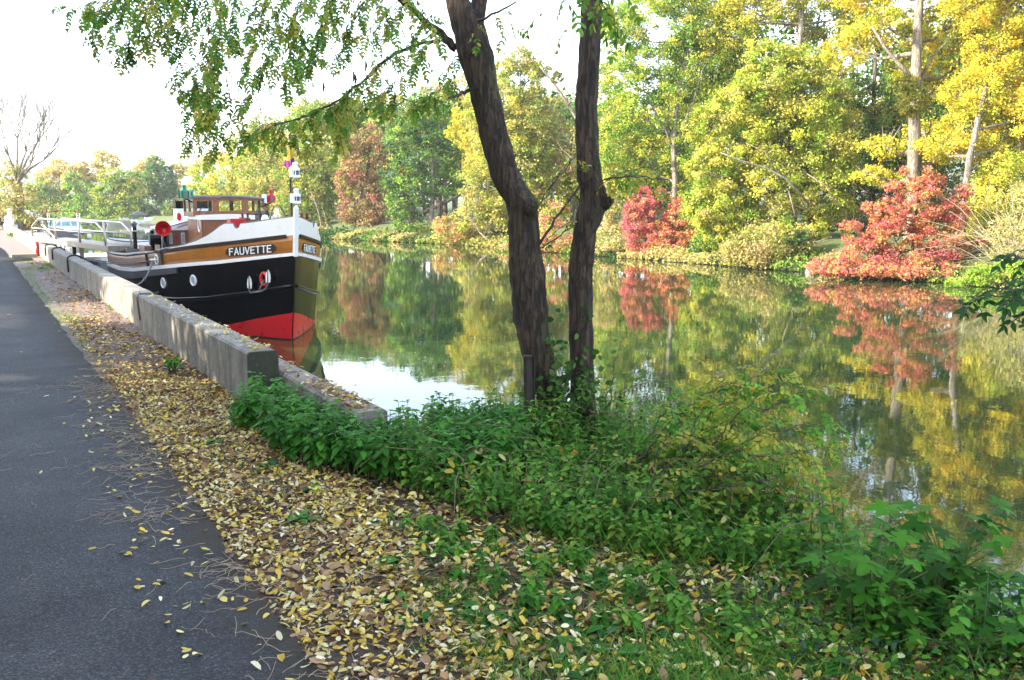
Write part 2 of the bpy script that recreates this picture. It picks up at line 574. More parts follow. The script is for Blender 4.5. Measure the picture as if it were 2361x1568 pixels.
# asphalt path with a slightly ragged edge
ys = np.concatenate([np.arange(-6, 20, .12), np.arange(20, 34, .5), np.arange(34, 96, 2.)])
b = MB()
vs, fs = [], []
for i, y in enumerate(ys):
    e = .955 + .022 * vnoise(y, 3.1, 2.9) + .013 * vnoise(y, 1.1, 9.0) + rnd.uniform(-.008, .008)
    if 31.0 < y < 33.5: e = 1.55
    cv = 0 if y < 40 else -(y - 40) ** 2 * .012
    vs += [(-2.25 + cv, y, .008), (-.6 + cv, y, .020), (e + cv - .015, y, .014), (e + cv, y, -.03)]
for i in range(len(ys) - 1):
    for k in range(3):
        fs.append((i * 4 + k, i * 4 + k + 1, i * 4 + k + 5, i * 4 + k + 4))
b.add(vs, fs)
tag(b.build('path', M_ASPHALT, smooth=True), 'grey asphalt riverside path', 'path', kind='structure')

# hills far behind
na, nr = 160, 10
vs, fs = [], []
for i in range(na):
    az = R(-75 + 170 * i / (na - 1)) + CAZ * 0
    base = 30 + 9 * math.sin(i * .11 + 1) + 4 * math.sin(i * .37) + 1.6 * math.sin(i * 1.7) + rnd.uniform(-1.0, 1.0)
    for k in range(nr):
        rr = 620 + 40 * k
        h = base * math.sin(min(1, (k + .001) / 7) * math.pi / 2) + (rnd.uniform(-1.2, 1.2) if k > 2 else 0)
        vs.append((rr * math.sin(az), rr * math.cos(az), h - .5))
for i in range(na - 1):
    for k in range(nr - 1):
        fs.append((i * nr + k, i * nr + k + 1, (i + 1) * nr + k + 1, (i + 1) * nr + k))
M_HILL = paint('wooded_hill', (.06, .08, .035), .95, .5, .05)
tag(MB().add(vs, fs).build('hills', M_HILL), 'wooded hill ridge fading blue behind the river bend', 'hill', kind='structure')

# ------------------------------------------------------------------ foliage machinery
PAL = dict(
    yg=[(.42, .45, .05), (.54, .50, .07), (.30, .38, .04), (.50, .45, .08)],
    lime=[(.27, .42, .05), (.36, .46, .06), (.19, .34, .045)],
    green=[(.09, .20, .03), (.14, .27, .045), (.20, .32, .05), (.07, .15, .025)],
    olive=[(.28, .29, .06), (.36, .32, .08), (.21, .26, .05), (.38, .29, .09)],
    willow=[(.40, .41, .10), (.46, .41, .13), (.31, .37, .08)],
    gold=[(.66, .50, .04), (.70, .56, .07), (.58, .48, .06), (.62, .40, .03)],
    goldgreen=[(.62, .51, .05), (.50, .48, .05), (.36, .41, .04), (.66, .56, .08)],
    red=[(.60, .17, .12), (.64, .25, .12), (.58, .15, .15), (.64, .33, .12), (.40, .24, .09)],
    magenta=[(.58, .13, .18), (.54, .12, .14), (.60, .20, .18), (.45, .20, .12)],
    orange=[(.66, .32, .12), (.62, .24, .12), (.66, .40, .11), (.42, .30, .08)],
    purple=[(.27, .15, .09), (.33, .15, .10), (.27, .21, .08), (.36, .25, .11), (.38, .14, .12)],
    tan=[(.48, .38, .18), (.40, .35, .14), (.54, .40, .19)],
    dark=[(.035, .08, .022), (.055, .11, .03), (.04, .085, .04)],
    bluegreen=[(.07, .16, .08), (.11, .20, .09), (.085, .14, .08)],
    palegold=[(.64, .50, .15), (.60, .44, .12), (.50, .42, .14)],
)

def unit(a):
    return a / np.maximum(np.linalg.norm(a, axis=-1, keepdims=True), 1e-9)

def crown_cards(blobs, size, pal, density=4.0, aspect=.62, flat=.5, gap=.0, clumpr=.30):
    """blobs: (x,y,z,rx,ry,rz) lumps of one crown. Returns V,F,C of leaf quads."""
    P, N_, CC, S = [], [], [], []
    pal = np.array(pal)
    for bl in blobs:
        c, r = np.array(bl[:3]), np.array(bl[3:6])
        area = math.pi * r[2] * (r[0] + r[1]) / 2
        n = int(density * area / (size * size * aspect * .55))
        n = max(60, min(n, 32000))
        nc = int(max(7, min(60, 2.2 * area / ((r.mean() * clumpr) ** 2))))
        dirs = unit(rng.normal(size=(nc, 3)))
        rad = rng.uniform(.45, 1.0, (nc, 1)) ** .7
        cc = c + dirs * rad * r
        keep = rng.random(nc) > gap
        cc, dirs = cc[keep], dirs[keep]
        nc = len(cc)
        cr = r.mean() * clumpr * rng.uniform(.6, 1.35, nc)
        ccol = pal[rng.integers(0, len(pal), nc)] * rng.uniform(.78, 1.2, (nc, 1))
        k = rng.integers(0, nc, n)
        off = rng.normal(size=(n, 3)) * np.array([.55, .55, .42])
        p = cc[k] + off * cr[k][:, None]
        nn = unit(rng.normal(size=(n, 3)) * .75 + np.array([0, 0, flat]) + dirs[k] * .5)
        col = ccol[k] * rng.uniform(.72, 1.28, (n, 1))
        sw = rng.random(n) < .16
        col[sw] = pal[rng.integers(0, len(pal), sw.sum())]
        P.append(p); N_.append(nn); CC.append(col)
        S.append(size * rng.uniform(.45, 1.55, n))
    P, N_, CC, S = np.concatenate(P), np.concatenate(N_), np.concatenate(CC), np.concatenate(S)
    return quads(P, N_, CC, S, aspect)

def quads(P, N_, CC, S, aspect):
    n = len(P)
    t = unit(np.cross(N_, rng.normal(size=(n, 3))))
    bt = np.cross(N_, t)
    a = t * (S / 2)[:, None]
    b_ = bt * (S * aspect / 2)[:, None]
    k = .15 * S[:, None] * N_
    V = np.stack([P - a, P - b_ + a * .1 + k, P + a, P + b_ + a * .1 + k], 1).reshape(-1, 3)
    F = np.arange(4 * n).reshape(n, 4)
    return V, F, np.repeat(CC, 4, 0)

def branchy(mb, p, d, length, r, depth, rs, spread=.6, nseg=4, kids_=(2, 3), up=.25, n=5, shrink=.68, tips=None):
    p = Vector(p); d = Vector(d).normalized()
    pts, rad = [p.copy()], [r]
    for i in range(nseg):
        d = (d + Vector((rs.uniform(-1, 1), rs.uniform(-1, 1), rs.uniform(-1, 1))) * .16 + Vector((0, 0, up * .22))).normalized()
        p = p + d * (length / nseg)
        pts.append(p.copy()); rad.append(r * (1 - .45 * (i + 1) / nseg))
    mb.tube(pts, rad, max(3, n), cap=False)
    if depth == 0:
        if tips is not None: tips.append(p.copy())
        return
    for k in range(rs.randint(*kids_)):
        f = rs.uniform(.35, 1.0) if k else 1.0
        q = pts[min(nseg, max(1, int(round(f * nseg))))]
        dd = (d + Vector((rs.uniform(-1, 1), rs.uniform(-1, 1), rs.uniform(-.5, 1))) * spread).normalized()
        branchy(mb, q, dd, length * shrink * rs.uniform(.75, 1.2), r * .55, depth - 1, rs, spread, nseg, kids_, up, max(3, n - 1), shrink, tips)

def farground(xd, D):
    p = pix(xd, 480, D)
    return Vector((p.x, p.y, float(terrain(p.x, p.y))))

TREES = []
def tree(name, label, cat, D, xd, blobs, pal, base=None, trunk=None, tr=.16, tmat=None, size=None, density=4.0, gap=.12,
         group=None, limbs=True, flat=.5, clumpr=.30, mistle=(), depth=1.0, lean=0, crown_name='crown', ground=None):
    """blobs in photo pixels: (x, y, halfwidth, halfheight[, dD]) at forward distance D"""
    B0 = ground if ground is not None else farground(base if base else xd, D)
    t = thing(name, label, cat, B0, group)
    rs = random.Random(label)
    k = D / 2075.0
    W = []
    for bl in blobs:
        dD = bl[4] if len(bl) > 4 else 0
        c = pix(bl[0], bl[1], D + dD)
        rx = bl[2] * (D + dD) / 2075.0
        rz = bl[3] * (D + dD) / 2075.0
        rx_ = min(rx, 2.6) if depth == 1.0 else rx * depth
        W.append((c.x, c.y, max(c.z, B0.z + rz * .4), (rx + rx_) / 2, (rx + rx_) / 2, rz))
    size = size or max(.066, D * .0023)
    density *= 1.35
    gap *= .8
    V, F, C = crown_cards(W, size, pal, density, flat=flat, gap=gap, clumpr=clumpr)
    zmin = max(WATER + .03, B0.z - .45) if name.endswith(('bush', 'shrub')) else max(WATER + .1, B0.z - .2)
    V[:, 2] = np.maximum(V[:, 2], zmin + .001 * rng.random(len(V)))
    np_mesh(crown_name, V, F, C, M_FAR, t)
    if trunk is not None:
        mb = MB()
        pts = [B0 - Vector((0, 0, .3))]
        for (x, y, *dd) in trunk:
            pts.append(pix(x, y, D + (dd[0] if dd else 0)))
        nn = len(pts)
        rad = [tr * 1.25] + [tr * (1 - .62 * i / (nn - 1)) for i in range(1, nn)]
        fine, fr = [], []
        for i in range(nn - 1):
            for s in range(4):
                f = s / 4
                q = pts[i].lerp(pts[i + 1], f) + Vector((rs.uniform(-1, 1), rs.uniform(-1, 1), 0)) * tr * .12
                fine.append(q); fr.append(rad[i] * (1 - f) + rad[i + 1] * f)
        fine.append(pts[-1]); fr.append(rad[-1])
        mb.tube(fine, fr, 9, .07, rs)
        if limbs:
            for bl in W:
                c = Vector(bl[:3])
                best = min(range(1, len(fine)), key=lambda i: abs(fine[i].z - (c.z - bl[5] * .9)) + .3 * (fine[i] - c).length)
                p = fine[best]
                mid = p.lerp(c, .5) + Vector((rs.uniform(-.2, .2), rs.uniform(-.2, .2), -.12 * (c - p).length))
                e = c + Vector((0, 0, bl[5] * .5))
                mb.tube([p, mid, c, e], [fr[best] * .55, fr[best] * .38, fr[best] * .25, fr[best] * .1], 6, cap=False)
                for q in range(3):
                    dd = Vector((rs.uniform(-1, 1), rs.uniform(-1, 1), rs.uniform(-.1, 1))).normalized()
                    mb.tube([mid.lerp(c, .5), c + dd * bl[3] * .5 - Vector((0, 0, .1)), c + dd * bl[3] * .95], [fr[best] * .2, fr[best] * .13, .008], 4, cap=False)
        mb.build('trunk', tmat or M_DARKBARK, t, smooth=True)
    for (x, y, hw) in mistle:
        c = pix(x, y, D - 1.6)
        r = hw * k
        mV, mF, mC = crown_cards([(c.x, c.y, c.z, r, r, r)], max(.05, D * .0022), [(.16, .17, .02), (.22, .21, .03), (.11, .13, .02)], 5, .35, 0, 0, .22)
        np_mesh('mistletoe', mV, mF, mC, M_FAR, t)
    TREES.append(t)
    return t

# ------------------------------------------------------------------ quay: parapet wall and ledge
def wallbox(x0, x1, y0, y1, z0, z1, step, jit, rs):
    """a cast concrete block with slightly uneven faces"""
    b = MB()
    ys = list(np.arange(y0, y1, step)) + [y1]
    prof = [(x0, z0), (x0, z0 + (z1 - z0) * .5), (x0, z1 - .018), (x0 + .018, z1), ((x0 + x1) / 2, z1 + .004), (x1 - .018, z1), (x1, z1 - .018), (x1, z0)]
    n = len(prof)
    vs, fs = [], []
    for y in ys:
        for (x, z) in prof:
            vs.append((x + rs.uniform(-jit, jit), y, z + (rs.uniform(-jit, jit) if z > z0 + .05 else 0)))
    for i in range(len(ys) - 1):
        for k in range(n - 1):
            fs.append((i * n + k, (i + 1) * n + k, (i + 1) * n + k + 1, i * n + k + 1))
    fs.append(tuple(range(n)))
    fs.append(tuple((len(ys) - 1) * n + k for k in range(n - 1, -1, -1)))
    b.add(vs, fs)
    return b
rs = random.Random(3)
t = thing('parapet_wall', 'long low weathered concrete wall running beside the path, with mossy near end', 'wall', (1.985, 7.38, 0))
wallbox(1.86, 2.11, 7.41, 74, -.4, .46, .45, .003, rs).build('wall_body', M_WALL, t)
wallbox(1.858, 2.112, 7.37, 7.409, -.4, .462, .04, .003, rs).build('wall_end', M_WALLEND, t)
q = wallbox(2.114, 2.34, 5.6, 75, -2.6, .28, .5, .004, rs).build('quay_ledge', M_LEDGE, None, (2.22, 5.2, 0))
tag(q, 'lower leaf strewn concrete ledge on the river side of the wall', 'quay')

# ------------------------------------------------------------------ the tug
S0, L0, BLEN = 16.42, 5.13, 14.3
TA = np.array([0, .33, .86, 1.55, 2.35, 3.42, 4.5, 5.9, 10.6, 11.7, 12.6, 13.3, 13.85, 14.15, 14.3])
TB = np.array([.012, .235, .535, .92, 1.30, 1.67, 1.92, 2.10, 2.10, 2.0, 1.74, 1.36, .86, .45, .05])
def bd(a): return float(np.interp(a, TA, TB))
def hc(tab):
    xs, ys = zip(*tab)
    return lambda a: float(np.interp(a, xs, ys))
h_rail = hc([(0, 2.37), (.4, 2.32), (.93, 2.25), (1.19, 2.22), (1.222, 2.16), (1.255, 2.135), (1.30, 2.135), (1.335, 2.16), (1.365, 2.225), (1.5, 2.225), (1.60, 2.21), (1.72, 2.16), (1.86, 2.08), (2.1, 1.97), (2.4, 1.87), (2.98, 1.75), (3.77, 1.66), (4.32, 1.57), (6.9, 1.40), (9.1, 1.33), (12, 1.31), (14.3, 1.40)])
h_seam = hc([(0, 2.03), (.12, 2.01), (1.36, 1.865), (2.99, 1.70), (3.85, 1.60), (14.3, 1.4)])
h_obot = hc([(0, 1.70), (1.73, 1.50), (3.86, 1.31), (6, 1.14), (8.25, 1.03), (12, 1.01), (14.3, 1.08)])
h_sbot = hc([(0, 1.64), (1.73, 1.43), (3.86, 1.235), (6, 1.06), (8.25, .95), (12, .93), (14.3, 1.0)])
h_gbot = hc([(0, 1.5), (3.9, 1.10), (6, .90), (8.25, .77), (12, .74), (14.3, .8)])
h_rub = hc([(0, 1.06), (.94, .885), (2.15, .71), (3.41, .60), (6, .52), (14.3, .5)])
h_red = hc([(0, .545), (.81, .385), (1.52, .22), (2.4, .06), (4, -.12), (14.3, -.15)])
def hullp(a, h, side, proud=0.0):
    """point on the hull: station a aft of the stem, height h over the water"""
    t = a / BLEN
    rake = .50 * (1 - h / 2.37)
    aa = a + rake * max(0, 1 - a / 6.0)
    b_ = bd(a)
    fl = 1 - .11 * max(0, 1 - h / 2.2) * (1 if a > .3 else a / .3)
    if a > 11: fl -= .35 * max(0, 1 - h / 1.0) * (a - 11) / 3.3
    e = .02
    da = (bd(min(a + e, BLEN)) - bd(max(a - e, 0))) / (min(a + e, BLEN) - max(a - e, 0))
    n = Vector((side, -da, 0)).normalized()
    return Vector((L0 + side * b_ * fl, S0 + aa, h + WATER)) + n * proud
AST = sorted(set([round(x, 4) for x in list(np.arange(0, 2.6, .1)) + list(np.arange(2.6, 6, .25)) + list(np.arange(6, 10.6, .8)) + list(np.arange(10.6, 14.3, .14)) + [14.3, .05]]))
def band(hl, hh, a0=0, a1=BLEN, proud=0.0, inner=None, nh=3, sides=(-1, 1), fine=None):
    b = MB()
    st = sorted(set([a0, a1] + [a for a in AST if a0 < a < a1] + (fine or [])))
    for side in sides:
        rows = []
        for a in st:
            ring = [hullp(a, hl(a) + (hh(a) - hl(a)) * k / nh, side, proud) for k in range(nh + 1)]
            if inner is not None:
                ring += [hullp(a, hl(a) + (hh(a) - hl(a)) * k / nh, side, inner) for k in range(nh, -1, -1)]
            rows.append(ring)
        n = len(rows[0])
        vs = [p for r in rows for p in r]
        fs = []
        for i in range(len(rows) - 1):
            for k in range(n if inner is not None else n - 1):
                k2 = (k + 1) % n
                q_ = (i * n + k, (i + 1) * n + k, (i + 1) * n + k2, i * n + k2)
                fs.append(q_ if side < 0 else q_[::-1])
        if inner is not None:
            fs.append(tuple(range(n))); fs.append(tuple((len(rows) - 1) * n + k for k in range(n)))
        b.add(vs, fs)
    return b
tug = thing('tug_boat', 'black and white river tug with ochre band and red bottom moored at the wall', 'boat', (L0, S0 + 7, WATER))
band(lambda a: h_red(a), lambda a: h_sbot(a), nh=6).build('hull', M_BLACK, tug, smooth=True)
band(lambda a: -.7, lambda a: h_red(a), nh=3).build('red_bottom', M_REDP, tug, smooth=True)
band(lambda a: -.02, lambda a: .022, proud=.006, inner=-.01, nh=1).build('waterline_strip', M_BLACKM, tug)
band(h_sbot, h_obot, proud=.055, inner=-.03, nh=1).build('white_guard_strake', M_WHITE, tug)
band(h_gbot, lambda a: h_sbot(a) - .003, a0=3.2, proud=.045, inner=-.02, nh=1).build('guard_band', M_DGREY, tug)
band(h_obot, lambda a: h_seam(a), a0=0, a1=3.86, proud=0, inner=-.04).build('ochre_bulwark', M_ORANGE, tug, smooth=True)
NF = [1.19, 1.222, 1.255, 1.278, 1.30, 1.335, 1.365, 1.55, 1.65, 1.72, 1.79, 1.86, 1.95]
band(h_seam, h_rail, a0=0, a1=3.86, proud=-.004, inner=-.045, fine=NF).build('white_bulwark', M_WHITE, tug)
band(h_obot, h_rail, a0=3.863, a1=BLEN, proud=0, inner=-.045).build('brown_stern_bulwark', M_BROWN, tug, smooth=True)
band(lambda a: h_seam(a) - .028, lambda a: h_seam(a) + .028, a0=.17, a1=4.2, proud=.035, inner=-.01, nh=1).build('seam_strip', M_BLACKM, tug)
band(lambda a: h_rub(a) - .035, lambda a: h_rub(a) + .035, a0=.02, proud=.06, inner=-.02, nh=3).build('rubbing_rail', M_BLACK, tug, smooth=True)
b = MB()
fa = sorted(set(AST + NF))
for side in (-1, 1):
    pts = [hullp(a, h_rail(a), side, -.02) for a in fa]
    b.tube(pts, [.017 if a < 3.5 else (.022 + min(.022, (a - 3.5) * .01)) for a in fa], 8)
b.build('rail_cap', M_DGREY, tug, smooth=True)
for side in (-1, 1):
    for a, w_ in ((3.86, .028), (4.75, .014)):
        p0, p1 = hullp(a, h_obot(a) + .01, side, .02), hullp(a, h_rail(a) - .01, side, .02)
        MB().bar(p0, p1, w_ * 2, .04, (side, 0, 0)).build('bulwark_frame', M_BLACKM, tug)
b = MB()
b.bar((L0, S0 + .42, 0 + WATER + .45), (L0, S0 + .16, 1.66 + WATER), .022, .05, (0, 1, 0))
b.build('stem_bar', M_BLACK, tug)
b = MB()
b.bar((L0, S0 - .005 + .13, 1.63 + WATER), (L0, S0 - .03, 2.53 + WATER), .08, .09, (0, 1, 0))
b.lathe([(.04, 0), (.03, .03), (.0, .045)], (L0, S0 - .03, 2.53 + WATER), 10)
b.build('stem_post', M_WHITE, tug, bevel=.008)
# deck
b = MB()
dh = lambda a: (1.52 if a < 2.2 else (1.52 - (a - 2.2) * .25 if a < 4.4 else .97))
st = [a for a in AST if .1 <= a <= 14.2]
for side in (-1, 1):
    vs, fs = [], []
    for a in st:
        vs += [hullp(a, dh(a), side, -.03), Vector((L0, hullp(a, dh(a), side).y, dh(a) + WATER + .02))]
    for i in range(len(st) - 1):
        q_ = (2 * i, 2 * i + 1, 2 * i + 3, 2 * i + 2)
        fs.append(q_ if side > 0 else q_[::-1])
    b.add(vs, fs)
b.build('deck', M_BROWN, tug)
# portholes
def porthole(a, h):
    po = hullp(a, h, -1, 0)
    n = (hullp(a, h, -1, 1) - po).normalized()
    u = Vector((-n.y, n.x, 0)); vv = Vector((0, 0, 1))
    b = MB()
    N = 28
    rings = [(.118, .0), (.118, .02), (.10, .032), (.086, .026), (.082, .006)]
    vs, fs = [], []
    for r, d in rings:
        for k in range(N):
            th = 2 * math.pi * k / N
            vs.append(po + n * d + (u * math.cos(th) + vv * math.sin(th)) * r)
    for i in range(len(rings) - 1):
        for k in range(N):
            k2 = (k + 1) % N
            fs.append((i * N + k, i * N + k2, (i + 1) * N + k2, (i + 1) * N + k))
    b.add(vs, fs)
    o = b.build('porthole', M_WHITE, tug, smooth=True)
    g = MB()
    g.add([po + n * .008 + (u * math.cos(2 * math.pi * k / N) + vv * math.sin(2 * math.pi * k / N)) * .083 for k in range(N)], [tuple(range(N))])
    # inner white deadlight rosette
    for k in range(6):
        th = k * math.pi / 3
        c = po + n * .010 + (u * math.cos(th) + vv * math.sin(th)) * .048
        g.add([c + n * .004 + (u * math.cos(2 * math.pi * j / 10) + vv * math.sin(2 * math.pi * j / 10)) * .020 for j in range(10)], [tuple(range(10))])
    g.build('porthole_glass', M_GREYP if False else paint('deadlight', (.42, .45, .47), .25, .3, 30), o)
porthole(2.63, 1.05)
porthole(3.98, .92)
# name plates
STROKES = {
    'F': [((0, 0), (0, 1)), ((0, 1), (.62, 1)), ((0, .54), (.5, .54))],
    'A': [((0, 0), (.36, 1)), ((.36, 1), (.72, 0)), ((.14, .33), (.58, .33))],
    'U': [((0, 1), (0, .22)), ((0, .22), (.16, 0)), ((.16, 0), (.5, 0)), ((.5, 0), (.66, .22)), ((.66, .22), (.66, 1))],
    'V': [((0, 1), (.34, 0)), ((.34, 0), (.68, 1))],
    'E': [((0, 0), (0, 1)), ((0, 1), (.6, 1)), ((0, .52), (.5, .52)), ((0, 0), (.62, 0))],
    'T': [((.34, 0), (.34, 1)), ((0, 1), (.68, 1))],
}
WID = {'F': .62, 'A': .72, 'U': .66, 'V': .68, 'E': .62, 'T': .68}
def nameplate(side):
    aL, aR = (1.57, .36) if side < 0 else (.36, 1.57)       # left and right end as read
    hm = hc([(.36, 1.775), (1.57, 1.66)])
    def m(u, v, d):   # u 0..1 along the plate, v -1..1 over its half height
        a = aL + (aR - aL) * u
        return hullp(a, hm(a) + v * .092, side, d)
    b = MB()
    us = np.linspace(0, 1, 41)
    def half(u):
        e = .065
        if u < e or u > 1 - e:
            q_ = (e - u) / e if u < e else (u - 1 + e) / e
            return .74 * math.sqrt(max(0.02, 1 - q_ * q_))
        return 1.0
    vs, fs = [], []
    for u in us:
        hh = half(u)
        vs += [m(u, -hh, .0), m(u, -hh, .014), m(u, hh, .014), m(u, hh, .0)]
    for i in range(len(us) - 1):
        for k in range(3):
            fs.append((4 * i + k, 4 * i + k + 1, 4 * i + 5 + k, 4 * i + 4 + k))
    b.add(vs, fs)
    pl = b.build('name_plate', M_BLACKM, tug)
    txt = 'FAUVETTE'
    lh, gapw = 1.36, .30
    asp = .092 / abs(aL - aR)
    tot = sum(WID[c] for c in txt) + gapw * (len(txt) - 1)
    # letter unit width in u so that the word fills .08-.92
    su = .815 / tot
    x = .0925
    lt = MB()
    wv, wu = .115, .0155
    for c in txt:
        for (p, q_) in STROKES[c]:
            A_ = np.array([x + p[0] * su, (p[1] - .5) * lh]); B_ = np.array([x + q_[0] * su, (q_[1] - .5) * lh])
            dd = np.array([(B_[0] - A_[0]) / asp, B_[1] - A_[1]]); ln = np.linalg.norm(dd); dd = dd / ln
            nn = np.array([-dd[1], dd[0]]) * wv
            ext = dd * wv * .9
            segs = 4
            vs, fs = [], []
            for i in range(segs + 1):
                f = i / segs
                base = np.array([A_[0] / asp, A_[1]]) * (1 - f) + np.array([B_[0] / asp, B_[1]]) * f
                if i == 0: base = base - ext
                if i == segs: base = base + ext
                for sgn in (-1, 1):
                    pt = base + nn * sgn
                    for d in (.013, .021):
                        vs.append(m(pt[0] * asp, pt[1], d))
            for i in range(segs):
                k = 4 * i
                fs += [(k + 1, k + 5, k + 7, k + 3), (k, k + 4, k + 5, k + 1), (k + 2, k + 3, k + 7, k + 6)]
            fs += [(0, 1, 3, 2), (4 * segs, 4 * segs + 2, 4 * segs + 3, 4 * segs + 1)]
            lt.add(vs, fs)
        x += (WID[c] + gapw) * su
    lt.build('lettering', M_WHITE, pl)
nameplate(-1)
nameplate(1)
# anchor in its hawse pipe on the near bow
def hp(a, h, d): return hullp(a, h, -1, d)
o = MB()
N = 20
c = hp(.62, 1.175, .0)
n = (hp(.62, 1.175, 1) - c).normalized(); u = Vector((-n.y, n.x, 0)); z = Vector((0, 0, 1))
pts = [c + n * .03 + u * .085 * math.cos(2 * math.pi * k / N) + z * .115 * math.sin(2 * math.pi * k / N) for k in range(N + 1)]
o.tube(pts, .032, 10, cap=False)
hz = o.build('hawse_ring', M_REDP, tug, smooth=True)
an = MB()
an.tube([hp(.62, 1.17, .02), hp(.64, 1.02, .10), hp(.66, .93, .12)], [.018, .022, .026], 8)
an.tube([hp(.92, 1.05, .09), hp(.90, .95, .12), hp(.88, .90, .12), hp(.78, .915, .13), hp(.66, .93, .13), hp(.56, .955, .13), hp(.50, 1.0, .12), hp(.475, 1.07, .10), hp(.47, 1.2, .08)], .017, 8)
ano = an.build('anchor', M_DGREY, tug, smooth=True)
for (ac, hcn) in ((.92, 1.10), (.47, 1.24)):
    fl = MB()
    vs = []
    prof = [(0, -.13), (.055, -.115), (.062, -.02), (.045, .06), (0, .125), (-.045, .06), (-.062, -.02), (-.055, -.115)]
    for d in (.085, .10):
        for (x, y) in prof: vs.append(hp(ac - x * .9, hcn + y, d))
    k = len(prof)
    fl.add(vs, [tuple(range(k - 1, -1, -1)), tuple(range(k, 2 * k))] + [(i, (i + 1) % k, k + (i + 1) % k, k + i) for i in range(k)])
    fo = fl.build('anchor_fluke', M_WHITE, ano)
    rb = MB().tube([hp(ac, hcn - .17, .105), hp(ac, hcn + .12, .103)], [.014, .008], 6)
    rb.build('fluke_rib', M_DGREY, ano)
# cleat and fairlead by the join of the bulwarks
b = MB()
c = hp(4.12, 1.42, .01)
n = (hp(4.12, 1.42, 1) - c).normalized(); u = Vector((-n.y, n.x, 0))
pts = [c + n * .02 + u * .075 * math.cos(2 * math.pi * k / 20) + z * .10 * math.sin(2 * math.pi * k / 20) for k in range(21)]
b.tube(pts, .016, 8, cap=False)
b.tube([c - n * .05, c + n * .16], .02, 8)
b.build('fairlead', M_WHITE, tug, smooth=True)

# --- deckhouse
HX0, HX1 = L0 - .85, L0 + .80
HY0, HY1 = 21.2, 22.3
Wz = WATER
wh = MB()
zb, zw0, zw1, zt = 2.33 + Wz, 2.43 + Wz, 2.70 + Wz, 2.76 + Wz
whl = MB()
# corner posts, mullions, sill and head rails as one joinery part
def post(x, y, wx=.06, wy=.06): whl.box(x - wx / 2, x + wx / 2, y - wy / 2, y + wy / 2, zb, zt)
for x in (HX0 + .03, HX1 - .03):
    for y in (HY0 + .03, HY1 - .03): post(x, y)
for x in (L0 - .355, L0 + .30): post(x, HY0 + .03, .10, .056)
for x in (L0 - .25, L0 + .25): post(x, HY1 - .03, .08, .056)
for y in (HY0 + .55,):
    for x in (HX0 + .03, HX1 - .03): post(x, y, .056, .10)
for (y0, y1) in ((HY0 + .004, HY0 + .05), (HY1 - .05, HY1 - .004)):
    whl.box(HX0 + .06, HX1 - .06, y0, y1, zb + .003, zw0)
    whl.box(HX0 + .06, HX1 - .06, y0, y1, zw1, zt - .003)
for (x0, x1) in ((HX0 + .004, HX0 + .05), (HX1 - .05, HX1 - .004)):
    whl.box(x0, x1, HY0 + .06, HY1 - .06, zb + .003, zw0)
    whl.box(x0, x1, HY0 + .06, HY1 - .06, zw1, zt - .003)
house = whl.build('wheelhouse', M_VARN, tug, bevel=.004)
for (x0, x1) in ((HX0 + .06, L0 - .405), (L0 - .305, L0 + .25), (L0 + .35, HX1 - .06)):
    fr = MB()
    for (a0, a1, c0, c1) in ((x0, x1, zw0 - .004, zw0 + .022), (x0, x1, zw1 - .022, zw1 + .004), (x0, x0 + .022, zw0 + .024, zw1 - .024), (x1 - .022, x1, zw0 + .024, zw1 - .024)):
        fr.box(a0 + .001, a1 - .001, HY0 - .006, HY0 + .04, c0, c1)
    f_ = fr.build('window_frame', M_VARN, house)
    MB().box(x0 + .022, x1 - .022, HY0 + .014, HY0 + .018, zw0 + .02, zw1 - .02).build('window_pane', M_GLASS, house)
for (x0, x1) in ((HX0 + .06, L0 - .29), (L0 - .21, L0 + .21), (L0 + .29, HX1 - .06)):
    MB().box(x0, x1, HY1 - .026, HY1 - .022, zw0, zw1).build('window_pane', M_GLASS, house)
for x in (HX0 + .02, HX1 - .024):
    for (y0, y1) in ((HY0 + .06, HY0 + .50), (HY0 + .60, HY1 - .06)):
        MB().box(x, x + .004, y0, y1, zw0, zw1).build('window_pane', M_GLASS, house)
# cambered roof
b = MB()
NX = 14
vs, fs = [], []
for j, y in enumerate((HY0 - .07, HY0 - .03, HY1 + .10)):
    for i in range(NX + 1):
        f = i / NX
        x = HX0 - .10 + (HX1 - HX0 + .18) * f
        zc = zt + .04 * (1 - (2 * f - .9) ** 2) - .05 * max(0, f - .5) + (.0 if j else -.012)
        vs += [(x, y, zc - .022), (x, y, zc + .012)]
n2 = 2 * (NX + 1)
for j in range(2):
    for i in range(NX):
        k = j * n2 + 2 * i
        fs += [(k + 1, k + 3, k + n2 + 3, k + n2 + 1), (k, k + n2, k + n2 + 2, k + 2)]
for i in range(NX):
    fs.append((2 * i, 2 * i + 2, 2 * i + 3, 2 * i + 1)); k = 2 * n2 + 2 * i; fs.append((k, k + 1, k + 3, k + 2))
for j in range(2):
    k = j * n2; fs.append((k, k + 1, k + n2 + 1, k + n2)); k = j * n2 + 2 * NX; fs.append((k, k + n2, k + n2 + 1, k + 1))
b.add(vs, fs)
b.build('roof', M_GREYP, house)
# helm seen through the panes
b = MB()
b.tube([(L0 - .5 + .14 * math.cos(k * math.pi / 10), HY0 + .4, 2.40 + Wz + .14 * math.sin(k * math.pi / 10)) for k in range(21)], .012, 6, cap=False)
b.build('steering_wheel', M_DGREY, house)
